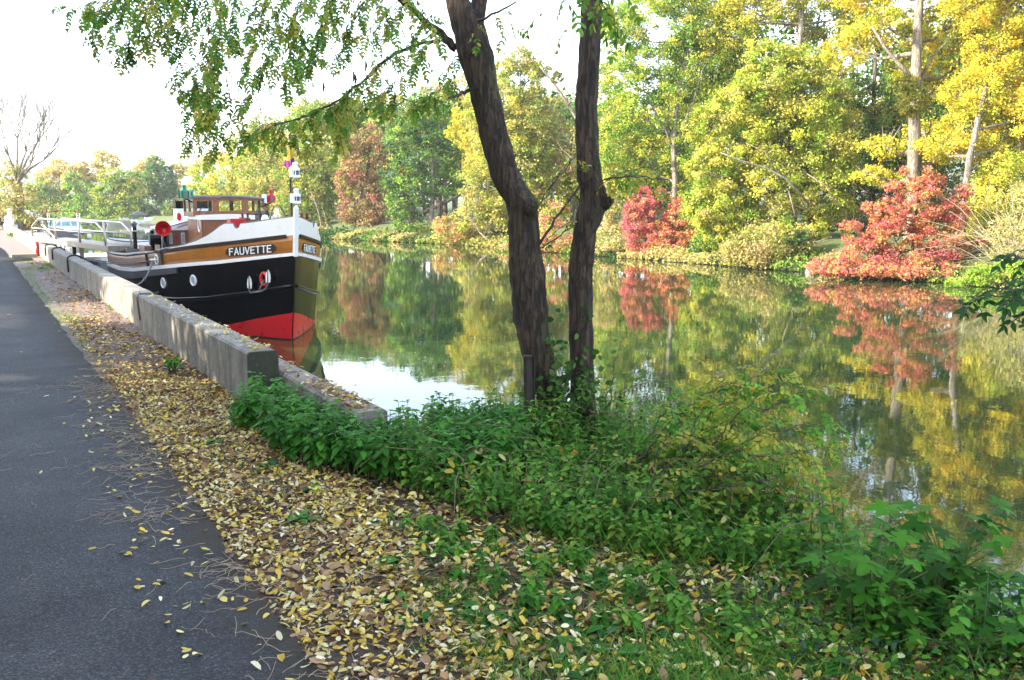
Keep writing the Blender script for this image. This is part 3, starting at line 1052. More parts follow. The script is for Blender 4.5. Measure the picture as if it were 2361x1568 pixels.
# lower house
BX0, BX1, BY0 = L0 - .77, L0 + .72, 20.6
MB().box(BX0, BX1, BY0, HY1 + .02, .9 + Wz, 2.27 + Wz).build('lower_house', M_HOUSE, tug, bevel=.01)
b = MB()
NX = 12
vs, fs = [], []
for (y0) in (BY0 - .05, HY1 - .3):
    for i in range(NX + 1):
        f = i / NX
        x = BX0 - .05 + (BX1 - BX0 + .10) * f
        zt2 = 2.345 + Wz + .035 * (1 - (2 * f - .9) ** 2)
        vs += [(x, y0, 2.262 + Wz), (x, y0, zt2)]
n2 = 2 * (NX + 1)
for i in range(NX):
    k = 2 * i
    fs += [(k, k + 2, k + 3, k + 1), (k + 1, k + 3, k + n2 + 3, k + n2 + 1), (k, k + n2, k + n2 + 2, k + 2)]
fs += [(0, 1, n2 + 1, n2), (2 * NX, n2 + 2 * NX, n2 + 2 * NX + 1, 2 * NX + 1)]
b.add(vs, fs)
b.build('house_top', M_WHITE, tug)
dr = MB().box(BX0 - .022, BX0 - .002, 20.68, 21.28, 1.1 + Wz, 2.25 + Wz).build('door', M_VARN, tug, bevel=.004)
c = Vector((BX0 - .024, 20.93, 2.13 + Wz))
o = MB()
o.tube([c + Vector((0, .125 * math.cos(2 * math.pi * k / 24), .135 * math.sin(2 * math.pi * k / 24))) for k in range(25)], .018, 8, cap=False)
o.build('door_porthole', M_WHITE, dr, smooth=True)
MB().add([c + Vector((.004, .12 * math.cos(2 * math.pi * k / 24), .13 * math.sin(2 * math.pi * k / 24))) for k in range(24)], [tuple(range(24))]).build('porthole_glass', M_DGLASS, dr)
b = MB().box(BX0 - .05, BX0 - .024, 20.73, 20.76, 1.75 + Wz, 1.78 + Wz)
b.tube([(BX0 - .05, 20.74, 1.765 + Wz), (BX0 - .05, 20.84, 1.765 + Wz)], .009, 6).build('door_handle', M_STEEL, dr)
b = MB()
for x in np.linspace(BX0 + .06, BX1 - .06, 8):
    b.tube([(x, BY0 - .012, 1.0 + Wz), (x, BY0 - .012, 2.25 + Wz)], .003, 4)
hk = MB().tube([(L0 - .25, BY0 - .03, 2.2 + Wz), (L0 - .25, BY0 - .05, 2.1 + Wz), (L0 - .22, BY0 - .06, 2.05 + Wz)], .008, 6).tube([(L0 - .27, BY0 - .02, 2.2 + Wz), (L0 - .23, BY0 - .02, 2.2 + Wz)], .01, 6)
hk.build('hook', M_VARN, tug)
# windlass, red box, bell with its hoop, vents behind the bow bulwark
b = MB().box(4.58, 4.87, 19.1, 19.4, 1.5 + Wz, 2.30 + Wz)
for k in range(3): b.box(4.60, 4.85, 19.085, 19.098, 2.19 + .035 * k + Wz, 2.205 + .035 * k + Wz)
b.build('red_locker', M_REDP, tug, bevel=.006)
b = MB()
b.lathe([(.11, -.10), (.17, -.10), (.17, -.06), (.075, -.05), (.075, .05), (.17, .06), (.17, .10), (.11, .10)], (L0 - .08, 18.4, 2.33 + Wz), 26, 'x')
b.tube([(L0 - .40, 18.38, 2.40 + Wz), (L0 - .1, 18.36, 2.385 + Wz)], .012, 6)
wl_ = b.build('windlass', M_BLACKM, tug, smooth=False)
MB().lathe([(.0, 0), (.07, 0), (.085, .04), (.05, .12), (.0, .13)], (L0 - .08, 18.2, 2.26 + Wz), 14).build('windlass_gear', M_WHITE, wl_)
b = MB()
b.tube([(L0 - .10, 17.9, 2.2 + Wz), (L0 + .02, 17.9, 2.56 + Wz), (L0 + .14, 17.9, 2.565 + Wz), (L0 + .33, 17.9, 2.24 + Wz)], .013, 8)
b.tube([(L0 + .33, 17.9, 2.24 + Wz), (L0 + .40, 17.85, 2.27 + Wz)], .03, 8)
hoop = b.build('bell_hoop', M_DGREY, tug, smooth=True)
MB().lathe([(.095, -.13), (.085, -.115), (.058, -.07), (.048, -.01), (.044, .03), (.025, .045), (.012, .05), (.012, .09)], (L0 + .08, 17.9, 2.475 + Wz), 18, capt=True).build('bell', M_BRASS, hoop, smooth=True)
for (x, y) in ((L0 + .50, 17.6), (L0 - .15, 19.6)):
    b = MB().tube([(x - .09, y, 2.30 + Wz), (x + .14, y, 2.28 + Wz)], .026, 10)
    for dx in (-.02, .09):
        b.lathe([(.022, 0), (.024, .08), (.032, .085), (.032, .12), (.02, .13)], (x + dx, y, 2.30 + Wz), 12)
    b.tube([(x + .02, y, 1.6 + Wz), (x + .02, y, 2.3 + Wz)], .03, 8)
    b.build('bollard', M_VARN if False else paint('oxide_red', (.20, .04, .03), .5, .2), tug, smooth=True)
# mast, anchor lamps, flag
b = MB().tube([(L0 + .05, 16.85, 1.5 + Wz), (L0 + .05, 16.85, 3.05 + Wz)], .016, 8)
mast = b.build('mast', M_BLACKM, tug, smooth=True)
MB().tube([(L0 + .05, 16.85, 3.05 + Wz), (L0 + .04, 16.85, 3.86 + Wz)], [.018, .014], 8).lathe([(0, 0), (.025, .0), (.028, .015), (.02, .03), (0, .035)], (L0 + .04, 16.85, 3.86 + Wz), 10).build('flag_staff', paint('staff_paint', (.72, .62, .5), .4, .1), mast, smooth=True)
for zz in (2.60, 3.08):
    c = Vector((L0 + .14, 16.8, zz + Wz))
    b = MB()
    b.lathe([(.075, 0), (.085, .005), (.085, .02), (.075, .05), (.06, .055)], c, 18)
    b.lathe([(.06, .13), (.082, .135), (.085, .16), (.06, .19), (.045, .195), (.045, .24), (.055, .25), (.055, .275), (.03, .29)], c, 18)
    b.box(c.x - .105, c.x - .05, c.y - .05, c.y + .07, c.z + .02, c.z + .19)
    for k in range(6):
        th = k * math.pi / 3 + .2
        b.tube([c + Vector((.075 * math.cos(th), .075 * math.sin(th), .04)), c + Vector((.075 * math.cos(th), .075 * math.sin(th), .145))], .006, 5)
    lo = b.build('lamp', M_WHITE, mast, smooth=False)
    MB().lathe([(.062, .05), (.068, .09), (.062, .13)], c, 18).build('lamp_glass', M_DGLASS, lo, smooth=True)
    MB().tube([c + Vector((-.09, 0, .0)), c + Vector((-.09, 0, -.06)), c + Vector((.07, 0, -.06)), c + Vector((.07, 0, 0))], .006, 5).build('lamp_bracket', M_BLACKM, lo)
fo = Vector((L0 + .05, 16.85, 3.78 + Wz))
def cloth(z0, z1, mat):
    b = MB()
    vs, fs = [], []
    NZ, NXX = 10, 10
    for j in range(NZ + 1):
        zz = z0 + (z1 - z0) * j / NZ
        wdt = .02 + .115 * ((3.80 - zz) / .5) ** .8
        for i in range(NXX + 1):
            f = i / NXX
            vs.append((fo.x - .055 * (3.8 - zz) / .5 + wdt * 1.35 * (f - .22), fo.y + .035 * math.sin(f * 9 + zz * 6), zz + Wz - .03 * math.sin(f * 5)))
    for j in range(NZ):
        for i in range(NXX):
            k = j * (NXX + 1) + i
            fs.append((k, k + 1, k + NXX + 2, k + NXX + 1))
    return b.add(vs, fs)
fy = cloth(3.42, 3.79, M_YCLOTH).build('flag', M_YCLOTH, mast, smooth=True)
cloth(3.30, 3.42, M_PURPLE).build('purple_flag_stripe', M_PURPLE, fy, smooth=True)
# side lanterns
def lantern(c, mat, board, side):
    b = MB()
    b.lathe([(.09, 0), (.095, .0), (.095, .16), (.055, .20), (.035, .215), (.035, .25), (.048, .255), (.048, .285), (.02, .30)], c, 16)
    lo = b.build('side_lantern', mat, tug)
    MB().add([c + Vector((x, -.0965, zz)) for x, zz in ((-.04, .035), (.04, .035), (.04, .13), (-.04, .13))], [(0, 1, 2, 3)]).box(c.x - .045, c.x + .045, c.y - .094, c.y - .085, c.z + .03, c.z + .135).build('lantern_glass', M_DGLASS, lo)
    bb = MB().box(c.x + side * .15 - .012, c.x + side * .15 + .012, c.y - .12, c.y + .2, c.z - .01, c.z + .19)
    bb.box(c.x - .12, c.x + .12, c.y + .10, c.y + .115, c.z, c.z + .17)
    bb.build('screen_board', board, lo)
    MB().tube([c + Vector((0, 0, 0)), c + Vector((side * .12, .03, -.06)), c + Vector((side * .22, .08, -.10))], .018, 6).build('lantern_bracket', M_BLACKM, lo)
lantern(Vector((HX0 - .16, 21.25, 2.73 + Wz)), M_GREEN, M_GREEN, 1)
lantern(Vector((HX1 + .10, 21.15, 2.64 + Wz)), M_REDP, M_WHITE, -1)
# engine casing, funnel, cowls
MB().box(L0 - 1.17, L0 + 1.1, 23.0, 24.9, .9 + Wz, 1.98 + Wz).build('engine_casing', M_BROWN, tug, bevel=.008)
b = MB().box(L0 - 1.20, L0 + 1.13, 22.97, 24.93, 1.983 + Wz, 2.03 + Wz)
for sgn in (-1, 1):
    pass
rid = [(L0 - 1.2, 2.033), (L0 + 1.13, 2.033), (L0 + .3, 2.21), (L0 - .55, 2.21)]
b.extrude_y([(x, z_ + Wz) for x, z_ in rid], 23.05, 24.85)
sk = b.build('skylight', M_WHITE, tug)
for k in range(4):
    y = 23.04
    x0, x1 = L0 - 1.16 + .22 * k, L0 - .55 + .22 * k
    MB().bar((L0 - 1.18 + k * .3, 23.04, 2.045 + Wz), (L0 - .60 + k * .25, 23.04, 2.20 + Wz), .02, .02).build('skylight_bar', M_BROWN, sk)
for x0 in (L0 - 1.10, L0 - .81):
    lv = MB().box(x0, x0 + .09, 22.985, 22.999, 1.66 + Wz, 1.92 + Wz).build('louvre', M_WHITE, tug)
    g = MB()
    for k in range(5): g.box(x0 + .014 + k * .014, x0 + .019 + k * .014, 22.979, 22.984, 1.68 + Wz, 1.90 + Wz)
    g.build('louvre_slat', M_GREYP, lv)
MB().box(L0 - .94, L0 - .91, 22.95, 22.999, 1.70 + Wz, 1.87 + Wz).build('red_handle', M_REDP, tug, bevel=.004)
b = MB().lathe([(.43, 1.9), (.43, 2.50)], (L0 - .28, 24.3, Wz), 30)
fu = b.build('funnel', M_WHITE, tug, smooth=False)
MB().lathe([(.436, 2.50), (.44, 2.515), (.44, 2.66), (.455, 2.665), (.455, 2.69), (.40, 2.69), (.39, 2.6)], (L0 - .28, 24.3, Wz), 30, capt=True).build('funnel_band', M_BLACK, fu)
dv = []
for k in range(20):
    th = 2 * math.pi * k / 20
    ang = -math.pi / 2 - .95 + .17 * math.cos(th)
    dv.append((L0 - .28 + .437 * math.cos(ang), 24.3 + .437 * math.sin(ang), 2.29 + Wz + .10 * math.sin(th)))
MB().add(dv, [tuple(range(20))]).build('funnel_mark', M_REDP, fu)
def cowl(c, r, L, mat, ang, name='vent_cowl'):
    """bell mouthed ventilator facing (sin, -cos)"""
    d = Vector((math.sin(ang), -math.cos(ang), 0))
    s_ = Vector((math.cos(ang), math.sin(ang), 0)); zz = Vector((0, 0, 1))
    b = MB()
    prof = [(r * .45, -1.5 * r), (r * .55, -1.0 * r), (r * .72, -.5 * r), (r * .9, -.15 * r), (r, 0), (r * .96, .02 * r), (r * .82, -.2 * r), (r * .6, -.6 * r), (r * .4, -1.1 * r), (.01, -1.3 * r)]
    N = 28
    vs, fs = [], []
    for rr, dd in prof:
        for k in range(N):
            th = 2 * math.pi * k / N
            vs.append(c + d * dd + (s_ * math.cos(th) + zz * math.sin(th)) * rr)
    for i in range(len(prof) - 1):
        for k in range(N):
            k2 = (k + 1) % N
            fs.append((i * N + k, i * N + k2, (i + 1) * N + k2, (i + 1) * N + k))
    b.add(vs, fs)
    b.tube([c - d * r * 1.1 + zz * .02, c - d * r * 1.25 - zz * r * .6, c - d * r * 1.25 - zz * L], r * .5, 16)
    return b.build(name, mat, tug, smooth=True)
cowl(Vector((3.87, 22.7, 2.03 + Wz)), .185, .16, M_REDP, -.32)
MB().tube([(3.94, 22.92, 1.0 + Wz), (3.94, 22.92, 1.9 + Wz)], .085, 14).build('vent_trunk', M_BLACK, tug, smooth=True)
b = MB().lathe([(.13, -.17), (.13, .20), (.11, .22)], (3.86, 23.6, 1.75 + Wz), 20, 'x')
b.tube([(4.0, 23.62, 1.0 + Wz), (4.0, 23.62, 1.98 + Wz)], .075, 14)
b.tube([(3.80, 23.85, 1.0 + Wz), (3.80, 23.85, 1.97 + Wz)], .05, 12)
b.build('black_exhaust', M_BLACK, tug)
# stern hatches and stove pipe
MB().box(3.77, 4.75, 24.95, 25.9, .9 + Wz, 1.54 + Wz).build('hatch', M_BROWN, tug, bevel=.01)
h2 = MB().box(3.50, 4.35, 25.95, 26.9, .9 + Wz, 1.42 + Wz).build('stern_hatch', M_BROWN, tug, bevel=.01)
MB().box(3.80, 4.33, 25.97, 26.88, 1.423 + Wz, 1.45 + Wz).build('hatch_lid', M_WHITE, h2)
b = MB().lathe([(.05, 1.42), (.05, 2.0)], (3.72, 26.1, Wz), 16)
sp = b.build('stove_pipe', M_BLACK, tug)
MB().lathe([(.045, 2.0), (.06, 2.02), (.055, 2.06), (.075, 2.07), (.11, 2.08), (.05, 2.13), (.015, 2.16)], (3.72, 26.1, Wz), 6).build('pipe_cap', M_DGREY, sp)
MB().lathe([(.055, 1.88), (.058, 1.90), (.055, 1.915)], (3.72, 26.1, Wz), 16).build('pipe_ring', M_STEEL, sp)
MB().tube([hullp(a, h_rail(a) + .13, 1, -.06) for a in np.arange(6, 12.5, .5)], .03, 8).build('far_handrail', M_VARN, tug, smooth=True)

# dinghy on the stern deck
dg = thing('dinghy', 'small teal dinghy with white gunwale standing on the stern deck of the tug', 'dinghy', (3.9, 27.3, 1.0 + Wz))
def dinghy_rows(h0, h1, infl=0.0):
    vs, fs = [], []
    pts = []
    for s_ in (-1, 1):
        for i in range(13):
            f = i / 12
            wd = .50 * (1 - (1 - min(1, f * 1.25 + .02)) ** 2.2) * (1 - .12 * f)
            pts.append((s_, f, wd))
    return pts
def dg_p(f, s_, hgt, off=0):
    wd = .48 * (1 - (1 - min(1, f * 1.2 + .01)) ** 2.2) + off
    low = 1 - .38 * (1 - hgt) 
    x0, y0 = 3.32 + f * .95, 28.6 - f * 1.7
    ax = Vector((.95, -1.7, 0)).normalized(); sx_ = Vector((ax.y, -ax.x, 0))
    shr = .10 * (1 - f) ** 2
    return Vector((x0, y0, 1.18 + Wz + (.42 + shr) * hgt)) + sx_ * s_ * wd * low
for (ha, hb, mat, nm, off) in ((0, .70, M_TEAL, 'dinghy_hull', 0), (.705, .93, M_WHITE, 'white_strake', .012), (.935, 1.0, M_BLUE, 'gunwale', .03)):
    b = MB()
    vs, fs = [], []
    NF_ = 20
    for i in range(NF_ + 1):
        f = i / NF_
        ring = [dg_p(f, -1, hb, off), dg_p(f, -1, ha, off), dg_p(f, 1, ha, off), dg_p(f, 1, hb, off)]
        vs += ring
    for i in range(NF_):
        for k in (0, 2): fs.append((4 * i + k, 4 * i + k + 1, 4 * i + 5 + k, 4 * i + 4 + k))
        if ha == 0: fs.append((4 * i + 1, 4 * i + 2, 4 * i + 6, 4 * i + 5))
    fs.append((4 * NF_, 4 * NF_ + 1, 4 * NF_ + 2, 4 * NF_ + 3))
    b.add(vs, fs)
    b.build(nm, mat, dg)
b = MB()
for f in (.4, .75): b.bar(dg_p(f, -1, .75, -.02), dg_p(f, 1, .75, -.02), .16, .025)
b.build('thwart', M_VARN, dg)
MB().box(3.5, 4.3, 27.2, 28.4, .97 + Wz, 1.185 + Wz).build('chock', M_BROWN, dg)

# ------------------------------------------------------------------ gangway from the wall to the stern of the tug
gw = thing('gangway', 'sloping aluminium gangway with tubular handrails from the wall to the tug stern', 'gangway', (1.95, 33.6, .46))
A_, B_ = Vector((1.98, 33.8, .60)), Vector((3.42, 26.55, .52))
ax = (B_ - A_).normalized(); sx_ = Vector((-ax.y, ax.x, 0)).normalized() * .34
MB().bar(A_, B_, .68, .16).build('deck', M_ALU, gw, bevel=.01)
for sgn in (-1, 1):
    b = MB()
    off = sx_ * sgn
    L_ = (B_ - A_).length
    H = .60
    def gp(f, h): return A_ + (B_ - A_) * f + off + Vector((0, 0, h + .08))
    b.tube([gp(.015, 0), gp(.015, .34), gp(.13, H), gp(.88, H), gp(.975, .36), gp(.975, 0)], .026, 8)
    b.tube([gp(.02, .28), gp(.975, .30)], .018, 8)
    for f in (.36, .68): b.tube([gp(f, 0), gp(f, H)], .03, 8)
    b.build('handrail', M_STEEL, gw, smooth=True)
MB().extrude_y([(2.1, .62), (2.1, .98), (2.45, .95), (2.95, .66), (2.95, .62)], 32.6, 32.64).build('side_panel', M_GREYP, gw)
MB().extrude_y([(3.45, .42), (3.45, .60), (3.62, .56), (4.0, .32), (4.0, .15), (3.4, .15)], 25.7, 25.74).build('end_panel', M_GREYP, gw)
b = MB().box(2.0, 2.16, 33.55, 33.75, .464, .56).build('hinge_bracket', M_STEEL, gw, bevel=.01)
b = MB().box(2.66, 2.78, 29.6, 29.66, -.9, .62)
b.build('support_post', M_STEEL, gw)
b = MB().tube([(2.55, 29.9, -1.6), (2.55, 29.9, .5)], .055, 10).build('mooring_pile', M_RUST, gw)
# galvanised handrail of the wall steps
b = MB().tube([(1.99, 33.9, .45), (1.99, 33.9, 1.05), (2.30, 30.3, .46), (2.36, 29.9, -.2)], .024, 8).tube([(2.14, 31.9, .46), (2.14, 31.9, .76)], .02, 8)
tag(b.build('step_rail', M_STEEL, None, (1.99, 33.9, .46), smooth=True), 'thin bent metal handrail sloping down over the wall below the gangway', 'handrail')
t = thing('marker_post', 'red post with yellow top standing at the wall by the gangway', 'post', (1.80, 34.2, 0))
MB().tube([(1.80, 34.2, -.1), (1.80, 34.2, .47)], .055, 12).build('post_shaft', M_REDP, t, smooth=True)
MB().lathe([(.057, .472), (.057, .60), (.03, .625)], (1.80, 34.2, 0), 12).build('post_top', M_YELLOW, t, smooth=True)
tag(MB().box(1.0, 1.74, 33.3, 33.55, -.02, .12).build('timber_sleeper', M_WOOD, None, (1.4, 33.4, 0), bevel=.015), 'pale timber lying on the gravel against the red post', 'timber')

# hoses and ropes over the wall, chain
for i, (y, dz, lab) in enumerate(((13.9 + 9.6, .33, 'dark rubber hose looped over the wall, next to the tug stern'), (13.9 + 6.0, .30, 'dark rope draped over the wall, beside the rope ends of the tug'), (28.2, .27, 'thin dark hose looped over the wall, second before the gangway'), (31.0, .30, 'thin dark hose looped over the wall, closest to the gangway foot'))):
    if i == 1: continue
    b = MB()
    pts = [(1.845, y - .06, .46 - dz), (1.84, y - .03, .38), (1.85, y, .47), (1.92, y + .05, .505), (2.05, y + .12, .515), (2.16, y + .3, .46), (2.3, y + .7, .2), (2.4, y + 1.1, -.1)]
    b.tube(pts, .022, 8)
    tag(b.build('hose', M_BLACKM, None, (1.98, y, .46), smooth=True), lab, 'hose', 'hoses looped over the wall')
def catenary(p, q, sag, n=22):
    p, q = Vector(p), Vector(q)
    return [p.lerp(q, i / n) - Vector((0, 0, sag * 4 * (i / n) * (1 - i / n))) for i in range(n + 1)]
cl = hp(4.12, 1.40, .1)
for (q_, sag, lab) in (((2.12, 16.6, .43), .28, 'grey mooring rope hanging from the tug fairlead down behind the wall'),
                       ((2.02, 24.3, .49), .10, 'long dark mooring rope along the white strake to the stern'),
                       ((2.02, 25.0, .50), .16, 'slacker dark mooring rope below the other stern rope')):
    b = MB().tube(catenary(cl, q_, sag), .016 if sag > .2 else .012, 6)
    if sag > .2:
        m_ = catenary(cl, q_, sag)[8]
        b.tube([m_ + Vector((0, -.06, .02)), m_ + Vector((0, .06, -.02))], .03, 8)
        b.tube(catenary(cl + Vector((0, .1, .03)), catenary(cl, q_, sag)[8], .05), .014, 6)
    tag(b.build('mooring_rope', M_ROPE, None, (2.12, 17, .43), smooth=True), lab, 'rope')
b = MB()
cp = [(1.985 + .16, 13.25, .47), (2.06, 13.0, .475), (1.96, 13.05, .475), (1.88, 13.1, .47), (1.848, 13.08, .40), (1.848, 13.05, .30), (1.847, 12.98, .20), (1.847, 12.95, .12)]
cpv = [Vector(p) for p in cp]
links = []
for i in range(len(cpv) - 1):
    nseg = max(1, int((cpv[i + 1] - cpv[i]).length / .028))
    for k in range(nseg): links.append((cpv[i].lerp(cpv[i + 1], k / nseg), (cpv[i + 1] - cpv[i]).normalized()))
for i, (p, d) in enumerate(links):
    a_ = d.orthogonal().normalized()
    if i % 2: a_ = d.cross(a_)
    b.tube([p + d * .022 * math.cos(th) + a_ * .011 * math.sin(th) for th in np.linspace(0, 2 * math.pi, 9)], .0045, 5, cap=False)
tag(b.build('chain', M_RUST, None, (1.95, 13.0, .46)), 'rusty iron chain lying across the sunlit part of the wall', 'chain')

# ------------------------------------------------------------------ boats further up the quay
def cruiser(name, label, cx, cy, wl_, le, hb, cabin, hullmat, extra=None, heading=0.0):
    """small motor cruiser, bow towards -y; cabin: list of (x half, y0, y1, z0, z1, slope)"""
    t = thing(name, label, 'boat', (cx, cy, WATER))
    st = np.linspace(0, 1, 15)
    def row(f, h):
        wd = hb * (1 - (1 - min(1, f * 1.7 + .02)) ** 2.4) * (1 - .08 * f)
        k = h / wl_
        return wd * (.72 + .28 * k), cy - le / 2 + f * le + .18 * (1 - k) * (1 - f), WATER + h + (.22 * (1 - f) ** 2 if h > 0 else 0)
    def hullband(h0, h1, mat, nm, pr=0):
        b = MB()
        vs, fs = [], []
        for f in st:
            for h in (h0, (h0 + h1) / 2, h1):
                wd, y, z_ = row(f, h)
                vs += [(cx - wd - pr, y - pr, z_), (cx + wd + pr, y - pr, z_)]
        n = len(st)
        for i in range(n - 1):
            for k in range(2):
                a0 = 6 * i + 2 * k
                fs += [(a0, a0 + 6, a0 + 8, a0 + 2), (a0 + 1, a0 + 3, a0 + 9, a0 + 7)]
            fs.append((6 * i + 4, 6 * i + 10, 6 * i + 11, 6 * i + 5))
        e = 6 * (n - 1)
        fs.append((e, e + 1, e + 5, e + 4))
        fs.append((0, 4, 5, 1))
        b.add(vs, fs)
        return b.build(nm, mat, t)
    hullband(-.25, wl_ * .80, hullmat, 'hull')
    hullband(wl_ * .805, wl_, M_GELCOAT, 'topside', .02)
    for (hx, y0, y1, z0, z1, sl, glass) in cabin:
        z0 += WATER; z1 += WATER
        b = MB()
        vs = [(cx - hx, cy + y0, z0), (cx + hx, cy + y0, z0), (cx + hx, cy + y1, z0), (cx - hx, cy + y1, z0),
              (cx - hx * .86, cy + y0 + sl, z1), (cx + hx * .86, cy + y0 + sl, z1), (cx + hx * .9, cy + y1 - sl * .2, z1), (cx - hx * .9, cy + y1 - sl * .2, z1)]
        b.add(vs, [(3, 2, 1, 0), (4, 5, 6, 7), (0, 1, 5, 4), (1, 2, 6, 5), (2, 3, 7, 6), (3, 0, 4, 7)])
        cb = b.build('cabin', M_GELCOAT, t, bevel=.03)
        if glass:
            vv = [Vector(v_) for v_ in vs]
            nwin = 3
            for k in range(nwin):
                f0, f1 = (k + .08) / nwin, (k + .92) / nwin
                def fp(f, g): return vv[0].lerp(vv[1], f).lerp(vv[4].lerp(vv[5], f), g) + Vector((0, -.012, .004))
                MB().add([fp(f0, .38), fp(f1, .38), fp(f1, .88), fp(f0, .88)], [(0, 1, 2, 3)]).build('windscreen', M_DGLASS if glass == 1 else M_TINT, cb)
            def sp_(f, g): return vv[0].lerp(vv[3], f).lerp(vv[4].lerp(vv[7], f), g) + Vector((-.012, 0, .004))
            for (f0, f1) in ((.1, .5), (.56, .92)):
                MB().add([sp_(f0, .42), sp_(f0, .86), sp_(f1, .86), sp_(f1, .42)], [(0, 1, 2, 3)]).build('side_window', M_DGLASS, cb)
    b = MB()
    for sgn in (-1, 1):
        pr = []
        for f in (.02, .1, .2, .32, .45):
            wd, y, z_ = row(f, wl_)
            pr.append(Vector((cx + sgn * wd * .95, y + .06, z_ + .32)))
            b.tube([(cx + sgn * wd * .95, y + .06, z_), (cx + sgn * wd * .95, y + .06, z_ + .32)], .014, 5)
        b.tube(pr, .016, 6)
    b.build('bow_rail', M_STEEL, t)
    return t
M_TINT = paint('tinted_glass', (.18, .36, .40), .08, .2, 3)
c1 = cruiser('motor_cruiser', 'white flybridge motor cruiser with teal windscreens, furthest up the quay', 3.75, 80, .95, 7.0, 1.3,
             [(1.05, -2.3, 2.8, .95, 1.25, .3, 0), (.95, -1.4, 2.4, 1.25, 1.80, .35, 2), (.80, -.4, 1.6, 1.80, 2.22, .22, 2)], M_GREYP)
tag(c1, None, None)
c2 = cruiser('motor_cruiser', 'white motor cruiser with dark red canopy frame and white curtains', 5.55, 71, .80, 6.5, 1.25,
             [(1.05, -2.2, 2.0, .80, 1.02, .3, 0), (.98, -1.3, 1.6, 1.02, 1.55, .25, 3)], M_GELCOAT)
for sgn in (-1, 1):
    for y in (70.6, 72.4): MB().tube([(5.55 + sgn * .95, y, 1.4 + WATER), (5.55 + sgn * .95, y, 2.12 + WATER)], .025, 6).build('canopy_post', M_WHITE, c2)
b = MB()
for y in (70.6, 72.4): b.tube([(5.55 + .98 * math.cos(th) , y, 2.10 + WATER + .14 * math.sin(th)) for th in np.linspace(0, math.pi, 12)], .03, 6)
for x, zz in ((-.95, 2.12), (.95, 2.12), (0, 2.24)): b.tube([(5.55 + x, 70.6, zz + WATER), (5.55 + x, 72.4, zz + WATER)], .025, 6)
b.build('canopy_frame', paint('maroon_paint', (.16, .02, .03), .5, .2), c2)
MB().box(5.55 - 1.0, 5.55 + 1.0, 69.05, 69.1, .62 + WATER, .80 + WATER).build('bow_dodger', M_BLUE, c2)
MB().lathe([(.02, -.2), (.13, -.12), (.14, .08), (.06, .18), (.03, .22)], (6.85, 68.6, .55 + WATER), 12).build('fender', M_WHITE, c2)
MB().box(4.55, 4.9, 70.0, 70.05, 1.25 + WATER, 1.6 + WATER).build('green_cloth', M_TEAL, c2)
# white open boat right behind the tug
c3 = cruiser('motor_boat', 'low white motorboat with black canopy moored between the gangway and the wall', 3.45, 35.0, .72, 5.6, 1.0,
             [(.72, -1.7, .2, .72, .92, .5, 0)], M_GREYP)
b = MB().box(2.9, 4.6, 35.3, 37.2, 1.60 + WATER, 1.65 + WATER)
b.build('canopy', M_BLACKM, c3, bevel=.02)
for x in (2.95, 4.55):
    for y in (35.35, 37.15): MB().tube([(x, y, .7 + WATER), (x, y, 1.6 + WATER)], .02, 6).build('canopy_pole', M_STEEL, c3)
MB().lathe([(.0, -.12), (.14, -.1), (.16, 0), (.14, .1), (0, .12)], (3.25, 32.9, .66 + WATER), 12).build('round_hatch', M_BLACKM, c3)
c4 = cruiser('tender_boat', 'small white outboard tender tied to the wall past the gangway', 2.95, 43.0, .5, 3.2, .62, [(.3, .9, 1.4, .45, .78, .08, 0)], M_GELCOAT)
c4x = cruiser('rowing_boat', 'grey hulled white decked launch lying ahead of the flybridge cruiser', 3.3, 62, .62, 4.6, .9, [(.55, -1.4, .9, .62, .95, .4, 0)], M_GREYP)
# far bank hut and little boats below it
def wpos(xd, D):
    p = pix(xd, 500, D); return p
p = farground(318, 133)
t = thing('boat_hut', 'small grey boat hut with dark roof under the far trees', 'hut', p)
MB().box(p.x - 1.0, p.x + 1.0, p.y - .8, p.y + .8, p.z - .3, p.z + .55).build('hut_wall', paint('hut_board', (.10, .10, .105), .8, .2), t)
MB().extrude_y([(p.x - 1.3, p.z + .55), (p.x + 1.3, p.z + .55), (p.x + .15, p.z + 1.15), (p.x - .15, p.z + 1.15)], p.y - 1.0, p.y + 1.0).build('roof', M_GREYP, t)
for xd, lab in ((337, 'tiny white boat on the far water in front of the hut'), (279, 'tiny cream boat on the far shore left of the hut')):
    q_ = wpos(xd, 127)
    b = MB()
    vs, fs = [], []
    for i in range(9):
        f = i / 8; wd = .75 * math.sin(math.pi * (.15 + .7 * f))
        vs += [(q_.x - 2 + 4 * f, q_.y - wd, WATER + .55 + .2 * (1 - f)), (q_.x - 1.8 + 3.7 * f, q_.y - wd * .6, WATER - .1), (q_.x - 1.8 + 3.7 * f, q_.y + wd * .6, WATER - .1), (q_.x - 2 + 4 * f, q_.y + wd, WATER + .55 + .2 * (1 - f))]
    for i in range(8):
        for k in range(3): fs.append((4 * i + k, 4 * i + 4 + k, 4 * i + 5 + k, 4 * i + 1 + k))
        fs.append((4 * i, 4 * i + 3, 4 * i + 7, 4 * i + 4))
    fs += [(0, 1, 2, 3), (32, 35, 34, 33)]
    b.add(vs, fs)
    b.box(q_.x - .2, q_.x + .9, q_.y - .4, q_.y + .4, WATER + .5, WATER + 1.0)
    tag(b.build('small_boat', M_GELCOAT if xd > 300 else M_STEEL, None, (q_.x, q_.y, WATER)), lab, 'boat')

